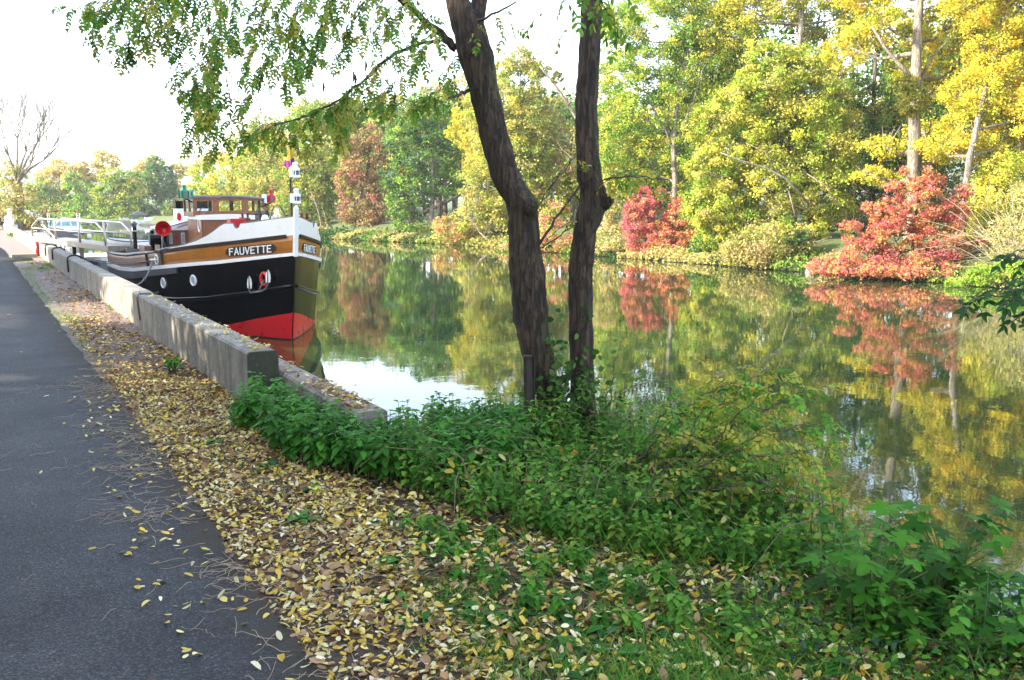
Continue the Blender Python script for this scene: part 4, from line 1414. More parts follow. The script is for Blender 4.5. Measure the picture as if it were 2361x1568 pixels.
# white post, cabinet and parked car at the far end of the path
p = pix(26, 536, 57); p.z = 0
t = thing('white_post', 'tall white post standing beside the far end of the path', 'post', p)
MB().tube([(p.x, p.y, 0), (p.x, p.y, 1.38)], .13, 12).build('post_shaft', M_WHITE, t)
MB().lathe([(.13, 1.38), (.15, 1.40), (.15, 1.46), (.05, 1.53)], (p.x, p.y, 0), 12).build('post_cap', paint('pink_cap', (.7, .45, .36), .5, .1), t)
p = pix(21.5, 530, 60); p.z = 0
t = thing('cabinet', 'pale electric cabinet behind the white post', 'cabinet', p)
MB().box(p.x - .22, p.x + .2, p.y - .2, p.y + .2, 0, 1.0).build('cabinet_body', M_GELCOAT, t, bevel=.02)
MB().box(p.x + .22, p.x + .5, p.y - .15, p.y + .15, 0, .45).build('lower_box', M_GELCOAT, t, bevel=.02)
p = pix(1, 520, 66); p.z = 0
t = thing('parked_car', 'dark car whose nose shows at the left edge beyond the white post', 'car', (p.x - 1.6, p.y, 0))
cx, cy = p.x - 1.75, p.y
prof = [(-2.0, .35), (-2.05, .75), (-1.6, .92), (-.9, 1.0), (-.3, 1.42), (.9, 1.45), (1.6, 1.05), (1.98, .9), (2.08, .6), (2.02, .32)]
b = MB().extrude_y([(cx - x, z_) for x, z_ in prof], cy - .82, cy + .82)
bo = b.build('body', M_CARP, t, bevel=.06)
for sgn in (-1, 1):
    MB().extrude_y([(cx - x, z_) for x, z_ in ((-.72, 1.03), (-.25, 1.36), (.85, 1.38), (1.35, 1.06))], cy + sgn * .825 - .005, cy + sgn * .825 + .005).build('side_window', M_TINT, t)
    for x in (-1.3, 1.3):
        wo = MB().lathe([(.2, -.1), (.31, -.1), (.32, -.06), (.32, .06), (.31, .1), (.2, .1)], (cx - x, cy + sgn * .76, .32), 20, 'y').build('wheel', M_RUBBER, t)
        MB().lathe([(.01, -.105), (.19, -.105), (.19, .105), (.01, .105)], (cx - x, cy + sgn * .76, .32), 16, 'y').build('rim', M_STEEL, wo)
    MB().lathe([(.02, 0), (.09, -.01), (.09, -.06)], (cx - 2.0 + .0, cy + sgn * .6, .68), 12, 'x').build('tail_light', M_REDP, t)
    MB().lathe([(.02, .08), (.10, .05), (.10, 0)], (cx + 2.0, cy + sgn * .6, .68), 12, 'x').build('headlight', M_DGLASS, t)

# ------------------------------------------------------------------ trees and bushes of the far bank
G_BACK = 'trees standing behind the front row of the far bank'
def T(name, label, D, blobs, pal, **kw):
    cat = 'bush' if name.endswith(('bush', 'shrub')) else 'tree'
    if isinstance(pal, str): pal = PAL[pal]
    return tree(name, label, cat, D, blobs[0][0], blobs, pal, **kw)
mixp = lambda *a: [c for k in a for c in PAL[k]]

# right side, nearest first
T('willow_bush', 'straw coloured bare willow bush arching over the water at the right edge', 29.6,
  [(2330, 560, 60, 70), (2400, 500, 90, 100)], mixp('willow', 'tan'), density=.7, gap=.3)
wb = TREES[-1]
b = MB(); rs = random.Random(5)
for k in range(90):
    p0 = farground(2330 + rs.uniform(-30, 130), 29.8 + rs.uniform(-.4, 1.2))
    a_ = rs.uniform(-1.2, .5)
    d = Vector((math.cos(CAZ) * a_, -math.sin(CAZ) * a_, rs.uniform(.5, 1.3)))
    branchy(b, p0, d, rs.uniform(1.0, 2.0), .014, 1, rs, .35, 5, (1, 3), -.35, 4, .6)
b.build('twigs', M_TANTWIG, wb)
T('low_bush', 'low fresh green bush at the waterline under the straw coloured willow', 28.9,
  [(2262, 640, 36, 26), (2320, 634, 46, 34), (2400, 630, 60, 40), (2205, 655, 26, 14)], 'lime', density=5)
T('red_bush', 'large red bush with wide low skirts overhanging the water by the pale stump', 32.2,
  [(2120, 470, 68, 52), (2165, 540, 70, 60), (2060, 545, 66, 50), (2000, 592, 78, 40), (1925, 612, 56, 24), (2110, 612, 100, 40), (2200, 600, 46, 40), (1960, 632, 70, 16, -1.0), (2050, 642, 80, 14, -1.2), (2140, 646, 70, 14, -1.2), (1890, 622, 36, 12, -.8), (2050, 490, 50, 34), (2125, 415, 34, 34), (2195, 480, 40, 36), (1985, 555, 40, 24), (2060, 632, 90, 16), (2010, 480, 26, 14), (2240, 560, 30, 14), (2150, 420, 30, 20), (2060, 430, 24, 16), (1960, 520, 30, 12), (2220, 440, 24, 16), (1890, 612, 30, 12), (2170, 630, 70, 14), (2085, 395, 14, 12)],
  mixp('red', 'orange', 'magenta', 'red'), density=2.8, gap=.22, clumpr=.19, flat=.9, size=.075, trunk=[(2100, 600), (2110, 520), (2118, 440)], tr=.09)
T('yellow_poplar_bush', 'yellow green poplar sprouts right of the red bush with wide skirts', 33.5,
  [(2290, 450, 62, 66), (2270, 530, 48, 60), (2350, 500, 60, 90), (2310, 390, 46, 40)], mixp('goldgreen', 'yg'), density=2.6, gap=.2)
T('golden_poplar', 'bright golden poplar at the right edge with a pale leaning trunk', 34.5,
  [(2290, 200, 90, 80), (2240, 290, 70, 60), (2330, 130, 80, 70), (2350, 290, 80, 90), (2210, 220, 46, 40), (2270, 110, 50, 36), (2190, 340, 60, 34), (2420, 200, 90, 120), (2350, 20, 90, 70), (2340, -90, 90, 80), (2270, -60, 80, 80), (2240, 20, 70, 50), (2400, -60, 90, 90), (2330, -190, 80, 60), (2150, 340, 50, 24), (2300, 360, 60, 34)],
  mixp('gold', 'goldgreen', 'goldgreen'), density=2.5, gap=.18, clumpr=.24, base=2212,
  trunk=[(2216, 560, -.4), (2222, 470, -1.0), (2236, 360, -1.2), (2262, 240, -.6), (2300, 110, -.1), (2330, -60, .3)], tr=.16, tmat=M_PALEBARK)
T('tall_poplar', 'tall pale trunked poplar with mistletoe clumps rising behind the large red bush', 37.0,
  [(2040, 60, 90, 50), (2190, 60, 70, 60), (2100, 150, 60, 34), (2040, 340, 60, 26), (2010, 405, 46, 24), (2170, 350, 44, 26), (2130, 300, 50, 20), (1960, 110, 60, 40), (2110, -60, 130, 70), (2000, -40, 90, 60), (2200, -70, 90, 70), (2105, -180, 100, 80), (2050, 420, 50, 18), (2210, 150, 44, 40), (2160, 200, 30, 30)],
  mixp('goldgreen', 'yg', 'goldgreen', 'gold'), density=2.2, gap=.25, clumpr=.22, base=2105,
  trunk=[(2108, 520, -.4), (2107, 380, -.9), (2110, 260, -1.2), (2112, 150, -1.3), (2117, 40, -1.2), (2125, -120, -.8), (2130, -220, -.4)], tr=.30, tmat=M_PALEBARK,
  mistle=[(2108, 232, 34), (2225, 78, 32), (2095, 195, 22), (2085, 70, 16)])
b = MB(); rs = random.Random(8)
for pl, r0 in (([(2108, 185), (2075, 150), (2040, 110), (2010, 60)], .10), ([(2118, 190), (2150, 130), (2190, 90)], .06), ([(2110, 240), (2150, 250), (2140, 330)], .05)):
    pts = [pix(x, y, 35.8) for x, y in pl]
    b.tube(pts, [r0 * (1 - .6 * i / (len(pts) - 1)) for i in range(len(pts))], 7)
b.build('bough', M_PALEBARK, TREES[-1], smooth=True)
T('ivy_clad_tree', 'dark ivy clad tree between the yellow maple and the tall poplar', 43.0,
  [(1990, 330, 50, 60), (2030, 240, 60, 60), (1975, 430, 46, 60), (2050, 400, 50, 80), (2010, 510, 60, 60), (2150, 420, 60, 120), (2170, 250, 60, 80), (1960, 210, 40, 50)],
  mixp('dark', 'green', 'olive'), density=2.4, gap=.2, trunk=[(2010, 500), (2012, 300), (2020, 120)], tr=.2)
T('golden_poplar', 'golden poplar whose top fills the sky behind the broad yellow green maple', 47.5,
  [(1740, 30, 90, 50), (1830, -10, 100, 60), (1660, 80, 60, 40), (1900, 40, 70, 60), (1950, 130, 60, 60), (1760, -100, 120, 70), (1880, -110, 120, 70), (1660, 0, 60, 50), (1990, 0, 80, 80), (1930, 250, 50, 60)],
  mixp('goldgreen', 'yg', 'yg', 'willow'), density=2.6, gap=.18, clumpr=.22, trunk=[(1855, 420, -1), (1850, 250, -1), (1845, 100, -1), (1850, -80, -1)], tr=.24, tmat=M_PALEBARK)
T('maple', 'broad yellow green maple leaning out over the water left of the large red bush', 40.5,
  [(1780, 190, 80, 60), (1860, 230, 90, 70), (1700, 240, 70, 50), (1900, 330, 80, 70), (1800, 330, 100, 70), (1690, 350, 80, 44), (1640, 400, 60, 50), (1760, 430, 100, 60), (1880, 440, 80, 60), (1650, 480, 66, 60), (1720, 520, 66, 50), (1830, 520, 80, 46), (1920, 400, 50, 50), (1630, 290, 50, 46), (1770, 130, 60, 40), (1660, 560, 44, 36), (1930, 500, 50, 44), (1850, 150, 60, 44), (1760, 250, 70, 50), (1840, 390, 70, 50), (1740, 300, 60, 40)],
  mixp('yg', 'yg', 'willow', 'lime'), density=3.6, gap=.15, clumpr=.22, base=1868, trunk=[(1868, 560), (1872, 470), (1862, 340), (1835, 230), (1810, 130)], tr=.2, tmat=M_DARKBARK)
b = MB(); rs = random.Random(18)
for pl, r0 in (([(1865, 470), (1812, 412), (1768, 388), (1708, 370), (1662, 352)], .055), ([(1788, 395), (1765, 350), (1720, 330)], .035), ([(1835, 500), (1818, 440)], .05), ([(1950, 500), (1905, 430), (1860, 400)], .04), ([(1868, 605), (1880, 560), (1915, 545)], .05)):
    pts = [pix(x, y, 38.6) for x, y in pl]
    b.tube(pts, [r0 * (1 - .6 * i / (len(pts) - 1)) for i in range(len(pts))], 7)
b.build('bare_bough', M_PALEBARK, TREES[-1], smooth=True)
T('green_shrub', 'mid green shrub glowing lime under the left side of the maple', 41.0,
  [(1690, 470, 50, 70), (1640, 545, 40, 40), (1720, 560, 50, 40), (1605, 470, 34, 44)], mixp('lime', 'green', 'yg'), density=3)
T('tan_bush', 'dull beige bush spreading low over the water left of the pale stump', 37.5,
  [(1770, 560, 70, 50), (1810, 590, 60, 34), (1730, 600, 60, 24), (1850, 560, 34, 40), (1700, 575, 36, 34)], mixp('willow', 'tan', 'olive'), density=3, gap=.15)
T('ivy_bush', 'dark bluish green bush at the waterline right of the pink bush', 42.0,
  [(1632, 585, 40, 28), (1668, 594, 24, 20), (1605, 596, 20, 16)], mixp('bluegreen', 'green'), density=5)
T('ivy_bush', 'small dark green bush in the shade just left of the pale stump', 37.2,
  [(1838, 560, 26, 30), (1862, 585, 20, 16)], mixp('dark', 'green'), density=5)
T('pink_bush', 'two toned bush, crimson pink on its left and orange on its right', 44.6,
  [(1480, 470, 34, 34), (1462, 520, 34, 44), (1505, 500, 38, 50), (1490, 560, 50, 40), (1520, 450, 20, 20), (1465, 450, 14, 20), (1500, 435, 14, 12), (1445, 490, 12, 20), (1530, 580, 40, 24)],
  mixp('magenta', 'magenta', 'red'), density=2.8, gap=.2, clumpr=.2, size=.085, trunk=[(1500, 580), (1495, 520)], tr=.06)
pb = TREES[-1]
tag(pb, 'crimson pink bush, left half of the red pair behind the right locust trunk')
T('orange_bush', 'orange red bush growing into the right side of the crimson pink bush', 44.4,
  [(1565, 500, 32, 40), (1580, 550, 30, 40), (1545, 560, 44, 36), (1590, 590, 20, 18), (1530, 590, 50, 16), (1560, 470, 20, 20), (1585, 480, 16, 16), (1600, 560, 14, 24), (1540, 520, 26, 30)],
  mixp('orange', 'red'), density=2.8, gap=.2, clumpr=.2, size=.085, trunk=[(1555, 590), (1560, 530)], tr=.06)
T('tan_bush', 'pale straw coloured brush left of the crimson pink bush', 46.5,
  [(1410, 550, 40, 50), (1440, 590, 40, 20), (1395, 470, 34, 50), (1500, 604, 60, 12)], mixp('tan', 'willow'), density=2.4, gap=.25)
T('locust_tree', 'light green locust with a pale forked trunk above the crimson pink bush', 48.0,
  [(1560, 60, 60, 60), (1500, 130, 60, 60), (1440, 180, 50, 60), (1560, 200, 60, 60), (1480, 260, 70, 60), (1420, 330, 50, 60), (1560, 320, 50, 50), (1490, 370, 60, 50), (1600, 120, 50, 60), (1430, 60, 50, 50), (1520, -20, 80, 50), (1440, 420, 40, 40), (1550, 430, 40, 40)],
  mixp('lime', 'green', 'yg'), density=2.4, gap=.22, clumpr=.24, base=1556, trunk=[(1556, 520, -.4), (1556, 420, -.8), (1552, 340, -.8), (1562, 230, -.5), (1580, 120, -.2), (1590, 20)], tr=.20, tmat=M_PALEBARK)
b = MB()
for pl, r0 in (([(1552, 350), (1535, 300), (1500, 240), (1478, 225)], .07), ([(1556, 355), (1575, 290), (1605, 215)], .07), ([(1540, 320), (1540, 200), (1520, 80)], .05), ([(1605, 215), (1620, 160), (1650, 110)], .04)):
    pts = [pix(x, y, 47.2) for x, y in pl]
    b.tube(pts, [r0 * (1 - .6 * i / (len(pts) - 1)) for i in range(len(pts))], 7)
b.build('fork_limb', M_PALEBARK, TREES[-1], smooth=True)
T('green_tree', 'tall mid green tree between the light green locust and the broad maple', 52.0,
  [(1660, 160, 60, 80), (1630, 260, 60, 70), (1620, 60, 60, 60), (1610, 370, 50, 60), (1690, 60, 60, 60), (1600, 480, 50, 60), (1560, -10, 60, 50), (1650, -20, 70, 50), (1700, 140, 60, 60), (1590, 160, 50, 60), (1580, 270, 50, 50)], mixp('green', 'lime', 'yg'), density=2.6, gap=.15, trunk=[(1640, 500), (1640, 300), (1640, 80)], tr=.2)
T('slender_tree', 'slender light green tree just right of the right locust trunk', 55.0,
  [(1400, 160, 40, 50), (1410, 250, 44, 60), (1405, 350, 40, 60), (1410, 440, 44, 50), (1450, 100, 40, 40), (1420, 50, 44, 40), (1440, 300, 44, 50), (1460, 400, 44, 50), (1470, 20, 44, 40)], mixp('lime', 'willow'), density=2.4, gap=.2, trunk=[(1408, 520), (1405, 330), (1400, 140)], tr=.14)
T('red_bush', 'sparse red and orange shrubs low between the two locust trunks', 51.0,
  [(1280, 500, 40, 40), (1250, 540, 40, 40), (1310, 560, 40, 34), (1280, 585, 60, 16), (1190, 575, 40, 14)], mixp('red', 'tan', 'orange', 'lime'), density=1.8, gap=.35)
T('dead_tree', 'leaning bare dead tree carrying a round mistletoe ball above the locust fork', 57.0,
  [(1345, 310, 24, 16)], mixp('willow', 'tan'), density=1.2, gap=.2, base=1400, trunk=[(1395, 480), (1375, 380), (1345, 300), (1310, 240), (1275, 190), (1245, 152)], tr=.17, tmat=M_PALEBARK, limbs=False,
  mistle=[(1284, 181, 14), (1258, 232, 8)])
b = MB(); rs = random.Random(28)
for (x, y, dx, dz) in ((1345, 300, -.7, .3), (1310, 240, .5, .8), (1360, 340, -.9, .2), (1330, 270, -.6, .6), (1275, 190, .2, 1), (1380, 400, -1, .4)):
    branchy(b, pix(x, y, 56.8), Vector((dx * math.cos(CAZ), -dx * math.sin(CAZ), dz)), 1.7, .045, 2, rs, .5, 4, (2, 3), .1, 4, .62)
b.build('bare_limb', M_PALEBARK, TREES[-1], smooth=True)
T('rusty_tree', 'thin reddish leaved tree under the leaning dead tree', 60.0,
  [(1320, 310, 40, 30), (1300, 380, 50, 50), (1340, 420, 40, 50), (1290, 450, 40, 40)], mixp('olive', 'willow', 'purple', 'yg'), density=1.2, gap=.35, trunk=[(1305, 520), (1310, 400), (1320, 320)], tr=.12)
T('feathery_willow', 'tall feathery olive willow standing behind the bend of the left locust trunk', 60.0,
  [(1210, 190, 50, 50), (1160, 240, 60, 60), (1230, 280, 60, 60), (1130, 330, 60, 70), (1200, 370, 70, 70), (1110, 430, 60, 70), (1190, 470, 70, 60), (1090, 510, 50, 40), (1160, 160, 30, 24), (1260, 350, 40, 60), (1250, 430, 44, 60), (1240, 160, 30, 26), (1150, 530, 60, 24), (1200, 140, 40, 30), (1180, 300, 60, 60), (1100, 260, 40, 40)],
  mixp('willow', 'willow', 'olive', 'yg'), density=2.6, gap=.15, clumpr=.24, trunk=[(1185, 520), (1190, 350), (1200, 200)], tr=.2)
T('yellow_tree', 'bright yellow leaved tree peeping out left of the leaning locust trunk', 63.5,
  [(1072, 275, 34, 30), (1090, 320, 40, 30), (1050, 310, 24, 20), (1110, 370, 36, 36)], mixp('goldgreen', 'yg', 'gold'), density=3, gap=.15, trunk=[(1080, 500), (1080, 330)], tr=.14)
T('orange_shrub', 'low orange and gold shrub by the pale fallen branch', 60.5,
  [(1050, 535, 46, 28), (1090, 545, 34, 22), (1020, 520, 24, 24), (1115, 550, 26, 14)], mixp('palegold', 'tan', 'orange', 'olive'), density=3)
t = thing('fallen_branch', 'pale dead branch dipping into the river by the orange and gold shrub', 'branch', pix(1148, 571, 57.5))
b = MB(); rs = random.Random(2)
b.tube([pix(1150, 574, 57.3), pix(1128, 556, 57.8), pix(1105, 535, 58.4), pix(1090, 505, 59)], [.07, .06, .045, .02], 7)
b.build('branch_stem', M_PALEBARK, t)
b = MB()
for (x, y, dx) in ((1105, 535, -.6), (1115, 545, .3), (1095, 515, -.8), (1090, 505, .2)):
    branchy(b, pix(x, y, 58.3), Vector((dx, -.3 * dx, .8)), 1.0, .025, 2, rs, .5, 3, (2, 3), .2, 4)
b.build('side_twigs', M_PALEBARK, t)
T('round_bush', 'dark green shaggy bush at the foot of the straight white trunk', 67.0,
  [(960, 545, 34, 18), (985, 552, 24, 12), (930, 552, 20, 10)], mixp('dark', 'green', 'olive'), density=4)
T('plane_tree', 'big green tree with one straight pale trunk reflected in the water', 69.5,
  [(960, 270, 60, 36), (1010, 300, 50, 40), (930, 330, 56, 44), (990, 370, 64, 50), (920, 410, 44, 44), (960, 440, 60, 40), (1030, 420, 40, 40), (915, 470, 32, 40), (940, 510, 36, 26), (1040, 350, 30, 30), (970, 235, 30, 20), (1020, 250, 30, 24)],
  mixp('green', 'green', 'bluegreen', 'lime'), density=2.6, gap=.2, clumpr=.24, base=993, trunk=[(994, 520), (997, 470), (998, 400), (996, 320), (990, 250)], tr=.25, tmat=M_PALEBARK)
T('purple_tree', 'dusky red and purple tree left of the big green tree', 74.0,
  [(850, 320, 44, 28), (805, 340, 36, 30), (880, 350, 34, 36), (840, 390, 56, 40), (800, 420, 30, 44), (870, 430, 44, 34), (820, 480, 44, 34), (870, 490, 40, 34), (840, 525, 50, 20), (890, 400, 30, 30)],
  mixp('purple', 'purple', 'olive'), density=2.6, gap=.2, clumpr=.26, trunk=[(845, 540), (848, 430), (850, 330)], tr=.2)
T('green_tree', 'rounded green tree top showing above the dusky red tree', 86.0,
  [(820, 270, 50, 28), (870, 280, 40, 30), (770, 290, 40, 30), (900, 290, 40, 40), (720, 280, 50, 40), (800, 250, 44, 26), (900, 245, 40, 26), (750, 255, 40, 26)], mixp('green', 'olive', 'lime'), density=2.8, gap=.2, trunk=[(830, 480), (830, 300)], tr=.2)
T('tan_tree', 'half bare tan tree behind the top of the big green tree', 84.0,
  [(930, 250, 36, 30), (1080, 240, 50, 40), (1130, 200, 44, 40), (1030, 240, 40, 40), (1000, 220, 40, 30), (1060, 200, 40, 30)], mixp('olive', 'tan', 'willow'), density=2.0, gap=.25, trunk=[(1060, 450), (1060, 260)], tr=.2)
T('olive_tree', 'broad olive green tree left of the dusky red tree, behind the tug mast', 80.0,
  [(700, 340, 50, 36), (740, 380, 40, 44), (680, 400, 50, 50), (730, 450, 50, 50), (680, 480, 50, 50), (750, 500, 40, 44), (720, 530, 60, 24), (760, 430, 30, 40)],
  mixp('olive', 'willow', 'yg', 'green'), density=2.4, gap=.2, clumpr=.26, trunk=[(715, 535), (725, 430), (720, 340)], tr=.18)
b = MB()
for pl in ([(745, 540), (735, 490), (722, 450), (715, 440)], [(757, 540), (748, 490), (740, 470)]):
    pts = [pix(x, y, 78.2) for x, y in pl]
    b.tube(pts, [.09, .08, .06, .03], 6) if len(pts) == 4 else b.tube(pts, [.05, .04, .02], 6)
b.build('leaning_stem', M_PALEBARK, TREES[-1])
T('olive_tree', 'yellowish olive tree seen over the wheelhouse roof', 90.0,
  [(620, 350, 40, 36), (590, 400, 44, 40), (640, 420, 50, 44), (600, 460, 50, 44), (650, 480, 44, 44), (630, 520, 60, 30), (660, 340, 34, 34)], mixp('willow', 'yg', 'olive'), density=2.4, gap=.2, trunk=[(620, 535), (620, 370)], tr=.2)
T('green_tree', 'fresh green tree seen above the wheelhouse between olive crowns', 98.0,
  [(540, 385, 40, 30), (510, 430, 40, 40), (560, 440, 40, 40), (530, 480, 50, 40), (570, 370, 24, 24), (540, 520, 50, 30)], mixp('lime', 'yg', 'goldgreen'), density=2.6, gap=.2, trunk=[(535, 530), (535, 400)], tr=.2)
T('olive_tree', 'farther olive tree on the rising line of crowns over the tug', 104.0,
  [(600, 310, 40, 26), (650, 300, 44, 30), (700, 270, 40, 30), (560, 330, 40, 30), (740, 270, 40, 34), (610, 290, 36, 22), (690, 245, 36, 20)], mixp('olive', 'green', 'yg'), density=2.4, gap=.2, trunk=[(640, 480), (640, 320)], tr=.2)
T('yellow_tree', 'small yellow green tree right beside the green side lantern', 112.0,
  [(470, 400, 34, 24), (460, 440, 30, 30), (490, 450, 30, 36), (470, 490, 40, 30)], mixp('yg', 'lime'), density=2.8, gap=.2, trunk=[(470, 520), (470, 420)], tr=.2)
# beyond the bend
far = [
    ('golden_poplar', 'hazy golden poplar above the roof of the distant cruisers', 150, [(135, 385, 22, 18), (165, 400, 26, 24), (110, 410, 24, 26), (190, 385, 14, 18)], 'palegold'),
    ('golden_poplar', 'hazy golden poplar with twin tops beside the big rounded green tree', 152, [(235, 360, 20, 16), (262, 372, 16, 20), (225, 395, 22, 26), (190, 415, 22, 30)], 'palegold'),
    ('golden_poplar', 'hazy golden poplar with pale crown poking up left of the grey green tree', 156, [(340, 375, 24, 20), (325, 400, 20, 24), (355, 400, 20, 24), (330, 430, 24, 30)], 'palegold'),
    ('golden_poplar', 'hazy golden poplar directly behind the tug funnel', 158, [(405, 400, 18, 24), (395, 430, 20, 26), (420, 390, 14, 18), (410, 460, 16, 26)], 'palegold'),
    ('golden_poplar', 'hazy golden poplar row end above the green side lantern', 162, [(470, 375, 20, 16), (500, 365, 24, 16), (540, 355, 24, 18), (450, 395, 16, 18)], 'palegold'),
    ('green_tree', 'dull green tree at the bend above the gangway foot', 140, [(120, 450, 36, 30), (90, 440, 30, 30), (140, 480, 40, 30), (170, 450, 30, 30), (80, 490, 40, 26)], mixp('green', 'olive', 'yg')),
    ('green_tree', 'light green tree at the bend above the middle of the gangway', 136, [(200, 450, 30, 30), (180, 490, 34, 26), (215, 485, 30, 30), (170, 420, 22, 22)], mixp('lime', 'green')),
    ('round_tree', 'big rounded green tree at the water across the bend', 134, [(260, 410, 34, 26), (300, 420, 30, 30), (250, 450, 36, 32), (300, 465, 32, 36), (270, 490, 44, 30), (320, 480, 22, 34), (240, 490, 30, 26)], mixp('green', 'lime', 'yg')),
    ('grey_green_tree', 'grey green open crowned tree right of the big rounded tree', 138, [(360, 380, 24, 20), (350, 410, 26, 26), (385, 410, 24, 26), (365, 445, 30, 26), (390, 440, 18, 26)], mixp('bluegreen', 'green')),
    ('dark_bush', 'dark blue green rounded bush at the far shore left of the funnel', 134, [(365, 485, 26, 20), (345, 492, 18, 14)], mixp('bluegreen', 'dark')),
    ('cone_bush', 'small cone shaped olive bush hugging the left side of the funnel', 133, [(390, 485, 14, 20), (395, 500, 18, 14)], mixp('olive', 'green')),
    ('shore_bush', 'pale green leafy bush line at the far water edge behind the gangway', 132, [(215, 508, 34, 10), (150, 508, 34, 10), (280, 508, 34, 10), (110, 505, 24, 12), (330, 510, 20, 8)], mixp('lime', 'green')),
]
for name, lab, D, bl, pal in far:
    T(name, lab, D, bl, pal, density=3.8, gap=.1, clumpr=.28, trunk=[(bl[0][0], 505), (bl[0][0] + 2, bl[0][1])], tr=.22, tmat=M_PALEBARK if 'poplar' in name else M_DARKBARK)

# pale stump and reeds at the far waterline
p = pix(1870, 634, 35.0); p.z = WATER
b = MB(); rs = random.Random(9)
b.tube([(p.x, p.y, -1.3), (p.x, p.y, -.85), (p.x + .02, p.y, -.62), (p.x + .05, p.y, -.48)], [.30, .25, .19, .12], 14, .10, rs)
tag(b.build('tree_stump', M_PALEBARK, None, p), 'pale broad stump standing in the water at the foot of the far bank', 'stump')

# reeds and low herbs along the far water edge
P, N_, CC, S = [], [], [], []
for i in range(26000):
    y = rng.uniform(12, 118)
    x = float(np.interp(y, XF_Y, XF_X)) + abs(rng.normal(0, .9)) - .32
    z = float(terrain(x, y))
    dist = math.hypot(x, y)
    if z < WATER + .02: z = WATER + .03
    P.append((x, y, z + rng.uniform(0, .42) * (.5 + .5 * math.sin(y * .7) ** 2)))
    S.append(.0042 * dist)
n = len(P)
N_ = unit(rng.normal(size=(n, 3)) + np.array([-.3, 0, .5]))
pal = np.array(mixp('green', 'dark', 'olive', 'tan', 'willow'))
PP = np.array(P)
ci = (np.floor(PP[:, 1] * .45 + 1.3 * np.sin(PP[:, 1] * .3)).astype(int) * 7 + rng.integers(0, 3, n)) % len(pal)
CC = pal[ci] * rng.uniform(.7, 1.25, (n, 1))
V, F, C = quads(PP, N_, CC, np.array(S), .5)
V[:, 2] = np.maximum(V[:, 2], WATER + .01)
tag(np_mesh('reeds', V, F, C, M_FAR), 'low green herbs and reeds fringing the far water edge', 'reeds', kind='stuff')

# the wood behind the front rows
V_, F_, C_ = [], [], []
off = 0
mb = MB(); rs = random.Random(77)
for k in range(210):
    y = rs.uniform(-8, 135)
    x = float(np.interp(y, XF_Y, XF_X)) + rs.uniform(9, 34)
    g = float(terrain(x, y))
    dist = math.hypot(x, y)
    H = rs.uniform(8.0, 10.5) + (2.6 if y < 42 else 0)
    if 50 < y < 58: H -= 2.5
    if 62 < y < 118: H += 1.9
    bl = [(x + rs.uniform(-1, 1), y + rs.uniform(-1, 1), g + H * f, rs.uniform(1.2, 2.2), rs.uniform(1.2, 2.2), rs.uniform(.9, 1.6)) for f in (.3, .5, .68, .85)]
    if rs.random() < .5: bl = bl[1:]
    pal = mixp(*rs.choice([('green', 'olive'), ('olive', 'dark'), ('goldgreen', 'green'), ('gold', 'goldgreen'), ('green', 'dark'), ('dark', 'green'), ('lime', 'green')]))
    v, f, c = crown_cards(bl, max(.16, dist * .0042), pal, 1.6, .65, .4, .25, .3)
    v[:, 2] = np.maximum(v[:, 2], g + .05)
    V_.append(v); F_.append(f + off); C_.append(c); off += len(v)
    pts = [(x, y, g - .2), (x + rs.uniform(-.3, .3), y, g + H * .4), (x + rs.uniform(-.5, .5), y, g + H * .9)]
    mb.tube(pts, [.18, .14, .05], 6)
wd = tag(np_mesh('wood', np.concatenate(V_), np.concatenate(F_), np.concatenate(C_), M_FAR), 'mixed autumn wood behind the front trees of the far bank', 'wood', kind='stuff')
mb.build('wood_trunks', M_DARKBARK, wd)

# ------------------------------------------------------------------ near leaves: shaped blades with a folded midrib
OUT = dict(
    ovate=[(0, 0), (.18, .32), (.45, .5), (.75, .34), (1, 0)],
    oval=[(0, 0), (.2, .40), (.5, .5), (.8, .40), (1, 0)],
    lance=[(0, 0), (.2, .34), (.4, .45), (.7, .26), (1, 0)],
    round=[(0, 0), (.12, .42), (.5, .55), (.88, .42), (1, 0)],
)
def blades(base, dirv, nrm, length, width, shape='oval', fold=.25, curl=.15):
    """folded leaf blades; returns V, F(quads) of 4 quads each"""
    base, dirv, nrm = np.asarray(base, float), unit(np.asarray(dirv, float)), np.asarray(nrm, float)
    side = unit(np.cross(dirv, nrm))
    nrm = np.cross(side, dirv)
    n = len(base)
    L_, W_ = np.asarray(length, float)[:, None], np.asarray(width, float)[:, None]
    cu = np.asarray(curl, float) * np.ones(n)
    fo = np.asarray(fold, float) * np.ones(n)
    pts = []
    o = OUT[shape]
    for (t, w_) in o:
        mid = base + dirv * L_ * t - nrm * (L_ * (cu[:, None] * t * t))
        pts.append(mid)
        if 0 < w_:
            for s_ in (-1, 1):
                pts.append(mid + side * W_ * w_ * s_ + nrm * W_ * w_ * fo[:, None])
    # order: 0 base, then (mid,l,r) x3, tip
    V = np.stack(pts, 1).reshape(-1, 3)
    m = len(pts)
    k = np.arange(n)[:, None] * m
    f = [(0, 1, 2, 2), (0, 3, 1, 1), (1, 4, 5, 2), (1, 3, 6, 4), (4, 7, 8, 5), (4, 6, 9, 7), (7, 10, 8, 8), (7, 9, 10, 10)]
    quadsF = np.concatenate([k + np.array([q_ for q_ in f if q_[2] != q_[3]][i])[None] for i in range(4)])
    trisF = np.concatenate([k + np.array([q_[:3] for q_ in f if q_[2] == q_[3]][i])[None] for i in range(4)])
    return V, quadsF, trisF, m

